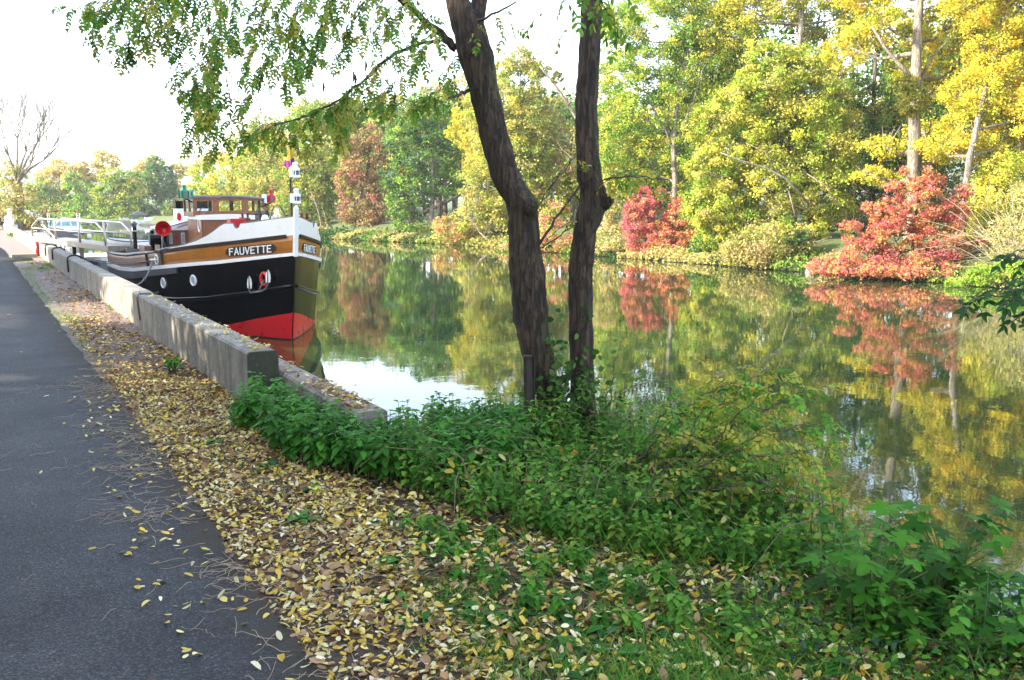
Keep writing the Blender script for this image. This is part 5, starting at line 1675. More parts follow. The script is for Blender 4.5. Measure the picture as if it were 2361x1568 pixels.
def blade_mesh(name, groups, mat, parent=None, org=(0, 0, 0)):
    """groups: list of (base, dir, nrm, length, width, col, shape, fold, curl)"""
    Vs, Fs, Cs, off = [], [], [], 0
    for (ba, di, nr, le, wi, co, sh, fo, cu) in groups:
        V, q_, t, m = blades(ba, di, nr, le, wi, sh, fo, cu)
        q3 = np.concatenate([q_[:, [0, 1, 2]], q_[:, [0, 2, 3]], t])
        Vs.append(V); Fs.append(q3 + off); Cs.append(np.repeat(np.asarray(co), m, 0)); off += len(V)
    return np_mesh(name, np.concatenate(Vs), np.concatenate(Fs), np.concatenate(Cs), mat, parent, org)

def jit(cols, n, a=.75, b_=1.25):
    cols = np.array(cols)
    return cols[rng.integers(0, len(cols), n)] * rng.uniform(a, b_, (n, 1))

# compound leaves
class Leaflets:
    def __init__(s): s.B, s.D, s.N, s.L, s.W, s.C = [], [], [], [], [], []
    def compound(s, p, d, n, ll, pal, rs, droop=.5, stalk=None, yellow=0.0):
        """one pinnate leaf from p along d with n pairs"""
        p = np.array(p, float); d = np.array(d, float); d /= np.linalg.norm(d)
        up = np.array([0, 0, 1.0])
        base_c = np.array(pal[rs.randrange(len(pal))]) * rs.uniform(.8, 1.2)
        pts = [p.copy()]
        twist = rs.uniform(-.8, .8)
        for i in range(n):
            d = d + np.array([0, 0, -droop / n]); d /= np.linalg.norm(d)
            p = p + d * ll * .62
            pts.append(p.copy())
            sd_ = np.cross(d, up); sl = np.linalg.norm(sd_)
            sd_ = sd_ / sl if sl > .05 else np.array([1., 0, 0])
            nn = np.cross(sd_, d)
            sd2 = sd_ * math.cos(twist) + nn * math.sin(twist); nn = np.cross(sd2, d)
            for g in (-1, 1):
                if rs.random() < .06: continue
                ld = sd2 * g * .85 + d * .45 + np.array([rs.uniform(-.2, .2), rs.uniform(-.2, .2), rs.uniform(-.45, .05)])
                c = base_c * rs.uniform(.8, 1.2)
                if rs.random() < yellow: c = np.array((.50, .40, .05)) * rs.uniform(.8, 1.1)
                s.B.append(p); s.D.append(ld); s.N.append(nn + np.array([rs.uniform(-.4, .4) for _ in range(3)]))
                l_ = ll * rs.uniform(.8, 1.15) * (.75 if i in (0, n - 1) else 1)
                s.L.append(l_); s.W.append(l_ * rs.uniform(.42, .52)); s.C.append(c)
        s.B.append(p); s.D.append(d); s.N.append(nn); s.L.append(ll * .95); s.W.append(ll * .45); s.C.append(base_c)
        if stalk is not None: stalk.tube([Vector(q_) for q_ in pts], .0016, 3, cap=False)
    def group(s, shape='oval', fold=.15, curl=.12):
        return (np.array(s.B), np.array(s.D), np.array(s.N), np.array(s.L), np.array(s.W), np.array(s.C), shape, fold, curl)

# ------------------------------------------------------------------ the twin trunked locust on the bank
rs = random.Random(41)
DL = 6.3
lt = thing('locust_tree', 'near locust tree with two dark furrowed trunks, leafy boughs hanging over the river', 'tree', pix(1300, 985, DL))
def trunkmesh(rows, D, seg=72, seed=1):
    """rows: (y, xleft, xright) down the photo -> lumpy furrowed trunk"""
    rr = random.Random(seed)
    b = MB()
    ys = [r[0] for r in rows]
    n = 190
    vs, fs = [], []
    y0, y1 = ys[0], ys[-1]
    ph = [rr.uniform(0, 6.28) for _ in range(8)]
    for i in range(n + 1):
        y = y0 + (y1 - y0) * i / n
        xl = np.interp(y, ys, [r[1] for r in rows]); xr = np.interp(y, ys, [r[2] for r in rows])
        a0, a1 = pix(xl, y, D), pix(xr, y, D)
        c = (a0 + a1) / 2; r = (a1 - a0).length / 2
        ex = (a1 - a0).normalized(); ey = Vector((0, 0, 1)).cross(ex).normalized()
        u = y * .03
        for k in range(seg):
            th = 2 * math.pi * k / seg
            w1 = 9 * th + 1.6 * math.sin(u * .9 + ph[0] + 2 * th) + .7 * math.sin(u * 2.3 + ph[4])
            w2 = 15 * th - 1.4 * math.sin(u * 1.3 + ph[1] + th)
            ridge = abs(math.sin(w1)) * .034 + abs(math.sin(w2)) * .024
            lump = .965 + ridge + .03 * math.sin(u * 2.2 + ph[2] + 2 * th) + .018 * math.sin(u * 5 + ph[3] + 3 * th) + rr.uniform(-.012, .012)
            vs.append(c + ex * r * lump * math.cos(th) + ey * r * lump * math.sin(th))
    for i in range(n):
        for k in range(seg):
            k2 = (k + 1) % seg
            fs.append((i * seg + k, (i + 1) * seg + k, (i + 1) * seg + k2, i * seg + k2))
    b.add(vs, fs)
    return b
ROW1 = [(-260, 955, 1010), (-120, 988, 1045), (0, 1026, 1082), (60, 1042, 1118), (115, 1052, 1135), (214, 1084, 1151), (314, 1106, 1173), (370, 1121, 1188), (413, 1134, 1202), (440, 1148, 1222), (463, 1162, 1240), (480, 1168, 1242), (500, 1172, 1240), (578, 1173, 1247), (640, 1176, 1258), (749, 1186, 1264), (820, 1205, 1276), (871, 1222, 1284), (931, 1241, 1296), (985, 1240, 1312), (1040, 1232, 1325)]
ROW2 = [(-260, 1352, 1398), (0, 1341, 1389), (115, 1335, 1384), (248, 1326, 1377), (347, 1328, 1381), (413, 1331, 1388), (440, 1337, 1398), (462, 1338, 1402), (490, 1330, 1394), (531, 1322, 1376), (625, 1310, 1366), (750, 1312, 1367), (875, 1316, 1370), (937, 1314, 1374), (985, 1308, 1384), (1030, 1300, 1392)]
trunkmesh(ROW1, DL, seed=1).build('trunk', M_BARK, lt, smooth=True)
trunkmesh(ROW2, DL + .05, seed=2).build('trunk', M_BARK, lt, smooth=True)
b = MB()
b.tube([pix(1085, 90, DL), pix(1100, 40, DL), pix(1112, -40, DL + .1), pix(1128, -200, DL + .3)], [.07, .055, .05, .04], 12, .05, rs)
b.build('side_stem', M_BARK, lt, smooth=True)
b = MB()
b.tube([pix(1378, 470, DL + .05), pix(1398, 463, DL), pix(1412, 459, DL - .02)], [.075, .055, .028], 10, .08, rs)
b.build('branch_stub', M_BARK, lt, smooth=True)
MB().tube([pix(1210, 470, DL - .04), pix(1226, 478, DL - .14)], [.07, .05], 10, .06, rs).build('branch_stub', M_BARK, lt, smooth=True)
def wig(pl, D, amp=4, sub=5, dD=0.0):
    out = []
    P_ = [pix(x, y, D + dD * i / max(1, len(pl) - 1)) for i, (x, y) in enumerate(pl)]
    for i in range(len(P_) - 1):
        for s_ in range(sub):
            q_ = P_[i].lerp(P_[i + 1], s_ / sub)
            if i or s_: q_ = q_ + Vector((rs.uniform(-1, 1), rs.uniform(-1, 1), rs.uniform(-1, 1))) * amp * .001
            out.append(q_)
    out.append(P_[-1])
    return out
def taper(n, r0, r1): return [r0 + (r1 - r0) * i / (n - 1) for i in range(n)]
BR = [([(1052, 112), (1015, 78), (985, 55), (925, 0), (860, -70), (760, -130)], .030, .014, 0.0, 'bough'),
      ([(1015, 95), (960, 103), (900, 130), (830, 192), (760, 245), (700, 270), (640, 286), (590, 312)], .013, .004, .3, 'bough'),
      ([(925, 0), (820, -70), (640, -90), (480, -70), (400, -60)], .018, .008, .5, 'bough'),
      ([(1090, 206), (1060, 217), (1035, 226)], .014, .006, -.2, 'twig_branch'),
      ([(1080, 60), (1120, 42), (1190, 4)], .012, .005, -.3, 'twig_branch'),
      ([(1242, 565), (1290, 492), (1335, 428)], .011, .007, 0, 'twig_branch'),
      ([(1250, 572), (1300, 535), (1355, 500)], .006, .003, .1, 'twig_branch'),
      ([(1225, 500), (1262, 440), (1330, 352)], .005, .003, .2, 'twig_branch'),
      ([(1380, 418), (1450, 404), (1540, 414)], .006, .003, -.3, 'twig_branch')]
for pl, r0, r1, dD, nm in BR:
    pts = wig(pl, DL, 9, 5, dD)
    MB().tube(pts, taper(len(pts), r0, r1), 7, .1, rs).build(nm, M_TWIG if r0 < .02 else M_BARK, lt, smooth=True)
TW = [
    # over the path, far left
    [(430, -60), (330, 0), (240, 30), (160, 15)], [(430, -60), (330, 40), (292, 100), (282, 135)], [(420, -40), (370, 50), (345, 100)], [(330, -30), (230, 20), (207, 85)], [(420, -50), (392, 50), (385, 110)], [(330, -50), (270, -10), (190, 20)], [(300, -40), (280, 40), (250, 80)], [(420, -60), (350, -10), (300, 40)], [(400, -50), (340, 20), (320, 90)],
    # long hanging strands
    [(480, -60), (440, 60), (415, 130), (402, 200)], [(500, -50), (470, 90), (455, 180), (442, 225)], [(520, -40), (500, 120), (480, 220), (470, 280)], [(510, 100), (520, 200), (540, 270), (552, 305)], [(500, 140), (480, 260), (452, 300), (432, 345)], [(545, -40), (530, 60), (540, 105)], [(480, 230), (500, 290), (520, 330)], [(500, 60), (470, 130), (440, 170)], [(500, 180), (460, 240), (430, 265)], [(490, 200), (478, 280), (490, 340)], [(460, -40), (420, 20), (410, 70)], [(515, -30), (520, 60), (510, 120)], [(500, 150), (450, 200), (415, 215)],
    # middle
    [(640, -60), (600, 40), (582, 120), (562, 190)], [(660, -50), (640, 60), (630, 130), (592, 180)], [(700, -40), (680, 80), (660, 145), (652, 200)], [(720, -40), (710, 60), (700, 135), (690, 185)], [(760, -40), (740, 60), (730, 112)], [(600, 150), (590, 215), (572, 240)], [(680, -50), (650, 20), (620, 60)], [(620, -50), (590, 10), (580, 60)], [(740, -40), (690, 20), (670, 70)], [(655, 60), (680, 120), (690, 165)], [(690, 80), (720, 130), (735, 150)],
    # along the thin bough
    [(900, 130), (830, 195), (770, 245), (720, 262)], [(830, 192), (800, 240), (790, 275)], [(760, 245), (770, 300), (796, 340)], [(720, 262), (735, 305), (722, 335)], [(660, 280), (652, 310), (632, 335)], [(830, 192), (790, 250), (762, 290)], [(700, 270), (640, 285), (588, 312)], [(740, 250), (690, 300), (670, 320)], [(640, 286), (600, 290), (575, 330)], [(880, 145), (850, 200), (850, 240)], [(770, 240), (800, 290), (802, 330)],
    # next to the trunk
    [(1040, 225), (980, 225), (920, 236), (865, 246)], [(1050, 180), (1010, 210), (965, 245)], [(900, 200), (870, 228), (896, 246)], [(1050, 120), (1030, 175), (1040, 205)], [(1000, 215), (970, 240), (940, 255)], [(960, 103), (930, 170), (900, 205)],
    [(920, 0), (860, 60), (800, 110), (772, 145)], [(950, -20), (900, 60), (862, 115)], [(985, 60), (932, 100), (902, 135)], [(860, -50), (820, 50), (792, 85)], [(1000, 70), (980, 115), (962, 145)], [(790, -50), (770, 20), (742, 65)], [(900, -50), (850, 0), (820, 30)], [(930, -30), (960, 40), (990, 50)], [(840, -50), (780, 0), (760, 40)], [(900, -60), (880, 0), (900, 60)],
]
LV = Leaflets(); stems = MB()
GPAL = [(.12, .26, .03), (.16, .31, .04), (.20, .34, .05), (.09, .20, .025), (.30, .34, .05), (.40, .37, .06)]
def leafy(twigs, D, ll, step, pal, LVs, st, dj=.45, yellow=.06, pairs=(4, 7), droop=1.1, r=.0032):
    for pl in twigs:
        d0 = D + rs.uniform(-dj, dj)
        pts = wig(pl, d0, 12, 6)
        st.tube(pts, taper(len(pts), r, .0014), 4, cap=False)
        L_ = sum((pts[i + 1] - pts[i]).length for i in range(len(pts) - 1))
        m_ = max(3, int(L_ / step))
        for i in range(m_):
            f = (i + rs.random()) / m_ * (len(pts) - 1)
            k = min(len(pts) - 2, int(f))
            p = pts[k].lerp(pts[k + 1], f - k)
            t_ = (pts[k + 1] - pts[k]).normalized()
            o = Vector((rs.uniform(-1, 1), rs.uniform(-1, 1), rs.uniform(-.5, .4)))
            d = t_ * .5 + o * .9
            LVs.compound(p, d, rs.randint(*pairs), ll * rs.uniform(.85, 1.15), pal, rs, droop, st, yellow)
leafy(TW, DL, .036, .027, GPAL, LV, stems, .6)
leafy([[(1370, -30), (1395, 20), (1415, 60)], [(1370, -30), (1385, 30), (1380, 60)], [(1345, -40), (1300, 0), (1260, 25)], [(1300, -40), (1318, 30), (1305, 80)], [(1400, -40), (1440, -10), (1455, 10)], [(1400, 0), (1425, 70), (1410, 110)]], 4.6, .055, .08, GPAL[:4], LV, stems, .2, .12, (2, 4))
leafy([[(1090, 40), (1100, 70), (1102, 95)], [(1140, 32), (1160, 60), (1180, 90)], [(1165, 18), (1180, 50), (1190, 80)]], DL - .2, .04, .10, GPAL, LV, stems, .05, .5, (2, 4))
leafy([[(1385, 417), (1440, 405), (1500, 410)], [(1440, 405), (1480, 412), (1535, 418)], [(1400, 412), (1430, 400), (1480, 385)]], DL - .15, .045, .05, GPAL, LV, stems, .1, .30, (3, 5))
leafy([[(1262, 440), (1290, 395), (1330, 350)], [(1290, 492), (1310, 460), (1320, 440)], [(1250, 565), (1300, 520), (1330, 500)], [(1240, 490), (1270, 430), (1300, 395)], [(1300, 535), (1340, 515), (1360, 560)], [(1330, 420), (1350, 380), (1390, 370)]], DL, .042, .10, [(.28, .25, .03), (.16, .18, .03), (.34, .27, .04), (.11, .15, .03)], LV, stems, .1, .25, (2, 4))
cr = blade_mesh('crown', [LV.group()], M_NEAR, lt)
stems.build('leaf_stalks', M_TWIG, lt)
b = MB()
for (x, y) in ((660, 78), (664, 90), (668, 100), (815, 165), (819, 172), (843, 140), (1003, 225), (480, 60), (420, 16), (745, 190), (910, 212)):
    p = pix(x, y, DL - .1)
    b = MB()
    b.tube([p, p + Vector((.004, 0, -.03)), p + Vector((-.006, 0, -.075))], [.004, .009, .003], 6)
    b.build('seed_pod', paint('dry_pod', (.075, .035, .02), .7, .4, 20), lt)

# ivy creeping up the trunk feet
IVP = [(.05, .12, .02), (.08, .16, .03), (.04, .09, .02), (.11, .19, .04)]
def near_pt(x, y, D): return np.array(pix(x, y, D))
n = 620
ba, di, nr = [], [], []
for i in range(n):
    y = 985 - abs(rs.gauss(0, 95)) + 20
    xc = 1285 if rs.random() < .72 else 1350
    wdt = 34 - (985 - y) * .08
    x = xc + rs.gauss(0, max(10, wdt))
    ba.append(near_pt(x, y, DL - .1 + rs.uniform(-.16, .1)))
    di.append((rs.uniform(-1, 1), rs.uniform(-1, 1), rs.uniform(-.8, .4)))
    nr.append((rs.uniform(-.6, .6), -1 + rs.uniform(-.5, .5), rs.uniform(-.2, .9)))
le = rng.uniform(.03, .065, n)
iv = thing('climbing_ivy', 'green creeper leaves climbing the feet of the two locust trunks', 'creeper', pix(1285, 985, DL - .12))
blade_mesh('creeper_leaves', [(np.array(ba), np.array(di), np.array(nr), le, le * .7, jit(IVP, n), 'ovate', .2, .2)], M_NEAR, iv)
b = MB()
for k in range(9):
    x0 = rs.choice((1270, 1290, 1300, 1345))
    pts = wig([(x0 + rs.uniform(-20, 20), 990), (x0 + rs.uniform(-20, 25), 930), (x0 + rs.uniform(-25, 30), 870 - rs.uniform(0, 60))], DL - .14, 14, 4)
    b.tube(pts, taper(len(pts), .006, .002), 4, cap=False)
b.build('creeper_stems', M_TWIG, iv)

# rusty iron post
t = thing('iron_post', 'slim rusty iron post standing in the nettles before the left locust trunk', 'post', pix(1222, 1030, 6.0))
p0, p1 = pix(1223, 1030, 6.0), pix(1220, 822, 6.0)
b = MB()
b.bar(p0, p1, .048, .008, (0, 1, 0))
sh = Vector((math.cos(CAZ), -math.sin(CAZ), 0)) * .023
b.bar(p0 + sh + Vector((.01, .02, 0)), p1 + sh + Vector((.01, .02, 0)), .006, .05, (0, 1, 0))
b.bar(p0 - sh + Vector((.01, .02, 0)), p1 - sh + Vector((.01, .02, 0)), .006, .05, (0, 1, 0))
b.build('post_bar', M_RUST, t, bevel=.002)
MB().bar(p1 + Vector((0, .015, 0)) - sh * 1.2, p1 + Vector((0, .015, 0)) + sh * 1.2, .07, .01).build('post_cap', M_RUST, t)

# ------------------------------------------------------------------ ground cover
def zt(x, y): return terrain(np.asarray(x), np.asarray(y))
def inpoly(x, y, poly):
    x, y = np.asarray(x), np.asarray(y)
    c = np.zeros(x.shape, bool)
    j = len(poly) - 1
    for i in range(len(poly)):
        xi, yi = poly[i]; xj, yj = poly[j]
        m_ = ((yi > y) != (yj > y)) & (x < (xj - xi) * (y - yi) / (yj - yi + 1e-12) + xi)
        c ^= m_
        j = i
    return c
def scatter(n, poly):
    xs, ys = zip(*poly)
    out = np.zeros((0, 2))
    while len(out) < n:
        p = np.stack([rng.uniform(min(xs), max(xs), n), rng.uniform(min(ys), max(ys), n)], 1)
        out = np.concatenate([out, p[inpoly(p[:, 0], p[:, 1], poly)]])
    return out[:n]

# fallen leaves
def litter(xy, z, le, pal, tilt=.35, up=.004):
    n = len(xy)
    th = rng.uniform(0, 2 * math.pi, n)
    di = np.stack([np.cos(th), np.sin(th), rng.normal(0, tilt * .5, n)], 1)
    nr = np.stack([rng.normal(0, tilt, n), rng.normal(0, tilt, n), np.ones(n)], 1)
    ba = np.stack([xy[:, 0], xy[:, 1], z + up + rng.uniform(0, .014, n) + np.abs(di[:, 2]) * le * .3], 1)
    return (ba, di, nr, le, le * rng.uniform(.36, .66, n), jit(pal, n, .7, 1.15), 'oval', rng.uniform(-.3, .6, n), rng.uniform(-.5, .6, n))
LPALE = [(.70, .60, .30), (.72, .59, .22), (.64, .45, .08), (.76, .67, .40), (.60, .41, .05), (.54, .36, .06), (.70, .56, .17)]
LBROWN = [(.26, .13, .05), (.34, .19, .08), (.17, .085, .04), (.42, .28, .13), (.36, .22, .12)]
gr = []
def add_litter(n, poly, lo, hi, pal, tilt=.35, up=.004, clump=0.0):
    xy = scatter(n, poly)
    if clump:
        v = .5 + .5 * vnoise(xy[:, 0] * 1.0 + 5, xy[:, 1], 3.1)
        xy = xy[rng.random(len(xy)) > clump * v]
    z = zt(xy[:, 0], xy[:, 1]) + .012 * vnoise(xy[:, 0], xy[:, 1], 6.1)
    gr.append(litter(xy, z, rng.uniform(lo, hi, len(xy)), pal, tilt, up))
EDGE = [(.93, 2.0), (1.02, 9.5), (1.45, 9.5), (1.85, 8.6), (1.86, 7.0), (1.72, 6.2), (1.9, 5.0), (1.6, 3.5), (1.45, 2.2)]
add_litter(10500, EDGE, .022, .042, LPALE + LPALE + LPALE + LBROWN, .45, clump=.28)
add_litter(4200, EDGE, .014, .030, LPALE + LBROWN + LBROWN, .7, clump=.3)
add_litter(1100, EDGE, .04, .062, LBROWN, .6)
add_litter(2600, [(.97, 8.5), (1.05, 15), (1.5, 15), (1.86, 11), (1.86, 8.0)], .035, .06, LPALE[2:] + LBROWN + LBROWN, clump=.4)
add_litter(1700, [(1.0, 12.5), (1.2, 20), (1.86, 20), (1.86, 10)], .03, .06, LBROWN + LBROWN + LPALE[3:6], clump=.6)
add_litter(500, [(1.3, 18), (1.3, 31), (1.86, 31), (1.86, 18)], .04, .08, LBROWN + LPALE[4:5], clump=.5)
MID = [(1.4, 1.3), (1.5, 5.2), (2.0, 5.0), (2.5, 3.8), (2.9, 3.1), (3.3, 2.6), (3.6, 2.0), (3.3, 1.2)]
add_litter(4600, MID, .022, .050, LPALE + LBROWN + LPALE, .5, clump=.5)
add_litter(1300, MID, .024, .046, LPALE, .4, .03, clump=.4)
add_litter(350, MID, .05, .07, LBROWN + LPALE[4:6], .6)
add_litter(2600, MID, .025, .05, LBROWN, up=.0)
add_litter(190, [(.45, 2.6), (.6, 8.5), (.98, 8.5), (.94, 2.2)], .03, .05, LPALE, .15, .022, clump=.2)
add_litter(16, [(-1.6, 3), (-1.6, 12), (.6, 12), (.5, 3)], .03, .05, LPALE, .15, .024)
# on the wall and the ledge
def wall_litter(n, x0, x1, y0, y1, z, pal, pw):
    xy = np.stack([rng.uniform(x0, x1, n), y0 + (y1 - y0) * rng.random(n) ** pw], 1)
    gr.append(litter(xy, np.full(n, z), rng.uniform(.03, .05, n), pal, .15, .006))
wall_litter(26, 2.5, 3.4, 6.5, 15.5, WATER - .002, LPALE, 1.0)
wall_litter(14, 3.2, 6.5, 6.5, 16, WATER - .002, LPALE, 1.0)
wall_litter(230, 1.9, 2.09, 7.5, 13, .462, LPALE, 1.5)
wall_litter(150, 2.13, 2.32, 5.7, 8.5, .282, LPALE + LBROWN + LBROWN, 1.0)
wall_litter(220, 2.13, 2.32, 5.65, 6.8, .282, LBROWN + LPALE[3:5], 1.0)
tag(blade_mesh('fallen_leaves', gr, M_LITTER), 'pale yellow and brown fallen locust leaves covering the ground', 'leaves', kind='stuff')

# bare leaf stalks swept along the path edge
b = MB()
def stalk(x, y, L_, z0=.022):
    th = rs.uniform(0, 6.28); k = rs.uniform(-2.2, 2.2) / L_ * .35
    pts = []
    px, py = x, y
    for i in range(6):
        zz = (.022 if px < .95 else float(terrain(px, py)) + .014) + .006 * math.sin(i * 1.3) + rs.uniform(0, .006)
        pts.append((px, py, zz))
        px += math.cos(th) * L_ / 5; py += math.sin(th) * L_ / 5; th += k * L_ / 5
    b.tube(pts, .0012, 3, cap=False)
cl_ = [(rs.gauss(.86, .10), rs.uniform(2.3, 9.5)) for _ in range(40)]
for (cx, cy) in cl_:
    for k in range(rs.randint(8, 24)):
        stalk(cx + rs.gauss(0, .10) - abs(rs.gauss(0, .05)), cy + rs.gauss(0, .15), rs.uniform(.07, .20))
for k in range(60): stalk(rs.uniform(-.9, .9), rs.uniform(2.6, 9), rs.uniform(.06, .18))
for k in range(500):
    stalk(rs.uniform(.95, 3.0), rs.uniform(1.6, 5.5), rs.uniform(.07, .20))
tag(b.build('leaf_stalks', paint('straw', (.36, .28, .19), .8, .35, 20)), 'dry leaf stalks swept along the asphalt edge', 'stalks', kind='stuff')

# grass
GP = [(.08, .24, .02), (.12, .30, .03), (.06, .17, .02), (.20, .32, .05)]
def grass(spots):
    ba, di, nr, le, wi, co = [], [], [], [], [], []
    for (cx, cy, rx, ry, n, h) in spots:
        x = cx + rng.normal(size=n) * rx; y = cy + rng.normal(size=n) * ry
        z = zt(x, y)
        a_ = rng.uniform(0, 6.28, n); ln = rng.uniform(.2, 1.1, n)
        ba.append(np.stack([x, y, z - .005], 1))
        di.append(np.stack([np.cos(a_) * ln, np.sin(a_) * ln, np.ones(n)], 1))
        nr.append(np.stack([np.cos(a_), np.sin(a_), np.full(n, -.3)], 1) * -1)
        l_ = h * rng.uniform(.45, 1.2, n)
        le.append(l_); wi.append(np.full(n, .006) * rng.uniform(.6, 1.3, n)); co.append(jit(GP, n))
    return (np.concatenate(ba), np.concatenate(di), np.concatenate(nr), np.concatenate(le), np.concatenate(wi), np.concatenate(co), 'lance', .3, .45)
SP = [(1.95, 2.1, .2, .10, 700, .13), (2.15, 2.75, .16, .10, 240, .07), (1.68, 2.75, .12, .14, 260, .06), (1.62, 3.3, .10, .14, 200, .05), (1.9, 3.45, .14, .14, 220, .05), (2.45, 2.45, .16, .12, 260, .07), (2.7, 2.35, .2, .12, 300, .08), (2.2, 3.3, .16, .16, 200, .06), (1.75, 4.2, .16, .2, 180, .05), (2.3, 1.75, .25, .12, 360, .09), (1.62, 2.2, .12, .10, 260, .10), (1.85, 2.9, .16, .14, 260, .06), (1.5, 2.7, .08, .12, 160, .07), (1.75, 3.3, .16, .16, 260, .06), (1.95, 3.7, .14, .16, 220, .07), (1.65, 4.6, .12, .18, 160, .05), (2.3, 2.5, .2, .12, 320, .08), (2.5, 2.2, .2, .12, 300, .08), (1.45, 2.1, .08, .06, 140, .1), (2.65, 1.95, .2, .1, 260, .09), (2.1, 2.0, .2, .08, 260, .09), (1.95, 2.35, .16, .10, 420, .11), (2.25, 2.25, .2, .1, 420, .12), (1.70, 2.55, .14, .12, 220, .09), (1.60, 2.95, .14, .16, 240, .08), (1.55, 3.35, .12, .15, 200, .07), (2.2, 2.75, .2, .14, 260, .07), (2.05, 3.25, .18, .14, 200, .06), (1.75, 4.0, .14, .2, 220, .06), (2.35, 3.0, .10, .08, 220, .09),
      (2.9, 2.45, .3, .15, 400, .09), (3.1, 2.15, .25, .2, 300, .10), (2.75, 3.0, .2, .2, 260, .22), (2.4, 3.5, .25, .2, 220, .18), (3.2, 2.75, .25, .2, 200, .2), (2.6, 1.75, .3, .12, 400, .07), (3.0, 1.7, .3, .12, 400, .07), (2.9, 3.5, .3, .3, 260, .26), (3.6, 3.0, .3, .3, 200, .24),
      (1.12, 7.0, .06, .3, 90, .05), (1.28, 6.0, .08, .25, 90, .06), (1.35, 5.1, .08, .2, 80, .06), (1.05, 11.5, .07, 1.2, 300, .06), (1.10, 14.5, .10, 1.0, 500, .08), (1.02, 18, .06, 2.2, 500, .07), (1.08, 24, .08, 2.5, 500, .09), (1.4, 27, .2, .5, 400, .12), (1.75, 28.5, .08, .6, 300, .12), (1.3, 30.2, .25, .4, 300, .10), (1.84, 15.9, .02, .3, 60, .12), (1.3, 9.5, .1, .4, 120, .05)]
tag(blade_mesh('grass', [grass(SP)], M_NEAR), 'thin green grass tufts among the fallen leaves', 'grass', kind='stuff')

# broad leaved weeds (plantain, dandelion) flat on the ground
ba, di, nr, le, wi, co = [], [], [], [], [], []
WS = [(1.62, 2.95), (1.95, 2.72), (1.78, 2.62), (2.12, 2.62), (1.45, 2.45), (1.42, 3.1), (1.40, 3.35), (1.85, 3.65), (2.05, 3.9), (1.62, 3.75), (1.7, 4.25), (2.35, 1.72), (2.55, 2.0), (2.85, 2.05), (1.6, 5.0), (1.52, 5.6), (1.38, 4.5), (1.62, 9.4), (1.66, 9.55), (2.2, 3.05), (1.33, 6.4), (1.7, 2.45), (1.9, 2.55), (2.0, 2.45), (1.8, 2.95), (1.95, 3.05), (1.65, 3.05), (2.15, 2.35), (2.3, 2.6), (1.55, 3.7), (1.75, 2.3), (2.4, 1.6), (2.9, 1.75), (1.55, 2.2)]
for (x, y) in WS:
    for k in range(rs.randint(6, 11)):
        a_ = rs.uniform(0, 6.28); L_ = rs.uniform(.05, .10) if y < 8 else rs.uniform(.06, .12)
        px, py = x + rs.gauss(0, .03), y + rs.gauss(0, .03)
        ba.append((px, py, float(terrain(px, py)) + .008)); di.append((math.cos(a_), math.sin(a_), rs.uniform(.1, .7))); nr.append((-.4 * math.cos(a_), -.4 * math.sin(a_), 1))
        le.append(L_); wi.append(L_ * rs.uniform(.4, .6)); co.append(np.array(rs.choice([(.06, .20, .03), (.08, .25, .05), (.05, .16, .05), (.10, .28, .04)])) * rs.uniform(.8, 1.2))
tag(blade_mesh('weeds', [(np.array(ba), np.array(di), np.array(nr), np.array(le), np.array(wi), np.array(co), 'ovate', .25, .3)], M_NEAR), 'broad leaved green weeds flat among the fallen leaves', 'weeds', kind='stuff')

# nettles: upright stems with leaf pairs
NPAL = [(.05, .20, .02), (.075, .26, .028), (.11, .32, .04), (.045, .16, .02)]
def herb(spots, pal, leafl, shape='ovate', wr=.55, pairs=(5, 8), st=None, taper_=.5):
    ba, di, nr, le, wi, co = [], [], [], [], [], []
    for (x, y, h) in spots:
        z = float(terrain(x, y))
        lx, ly = rs.gauss(0, .16), rs.gauss(0, .16)
        n_ = rs.randint(*pairs)
        pc = np.array(rs.choice(pal)) * rs.uniform(.85, 1.2)
        if st is not None: st.tube([(x, y, z - .02), (x + lx * h * .4, y + ly * h * .4, z + h * .5), (x + lx * h, y + ly * h, z + h)], [.003, .0026, .0015], 4, cap=False)
        a0 = rs.uniform(0, 6.28)
        for i in range(n_):
            f = .22 + .78 * (i + 1) / n_
            a_ = a0 + i * math.pi / 2 + rs.uniform(-.4, .4)
            for g in (0, math.pi):
                d = (math.cos(a_ + g), math.sin(a_ + g), rs.uniform(-.45, .25) if i < n_ - 1 else rs.uniform(.1, .7))
                ba.append((x + lx * h * f, y + ly * h * f, z + h * f)); di.append(d); nr.append((-.35 * d[0] + rs.uniform(-.2, .2), -.35 * d[1] + rs.uniform(-.2, .2), 1))
                L_ = leafl * (1 - taper_ * f ** 2) * rs.uniform(.75, 1.2)
                le.append(L_); wi.append(L_ * wr * rs.uniform(.85, 1.15)); co.append(pc * rs.uniform(.8, 1.25))
    return (np.array(ba), np.array(di), np.array(nr), np.array(le), np.array(wi), np.array(co), shape, .22, .35)
NET = [(1.60, 6.7), (1.68, 5.5), (2.0, 4.8), (2.3, 4.5), (2.6, 4.5), (3.0, 4.8), (3.3, 5.2), (2.9, 5.6), (2.42, 5.58), (2.10, 5.56), (2.08, 6.6), (1.95, 7.2), (1.82, 7.2)]
xy = scatter(500, NET)
spots = [(x, y, rs.uniform(.18, .36)) for x, y in xy]
sb = MB()
g1 = herb(spots, NPAL, .10, 'ovate', .58, (5, 8), sb)
np_o = tag(blade_mesh('nettles', [g1], M_NEAR), 'dense bright green nettles by the near end of the wall', 'nettles', kind='stuff')
sb.build('nettle_stems', paint('herb_stem', (.10, .16, .04), .6, .3), np_o)

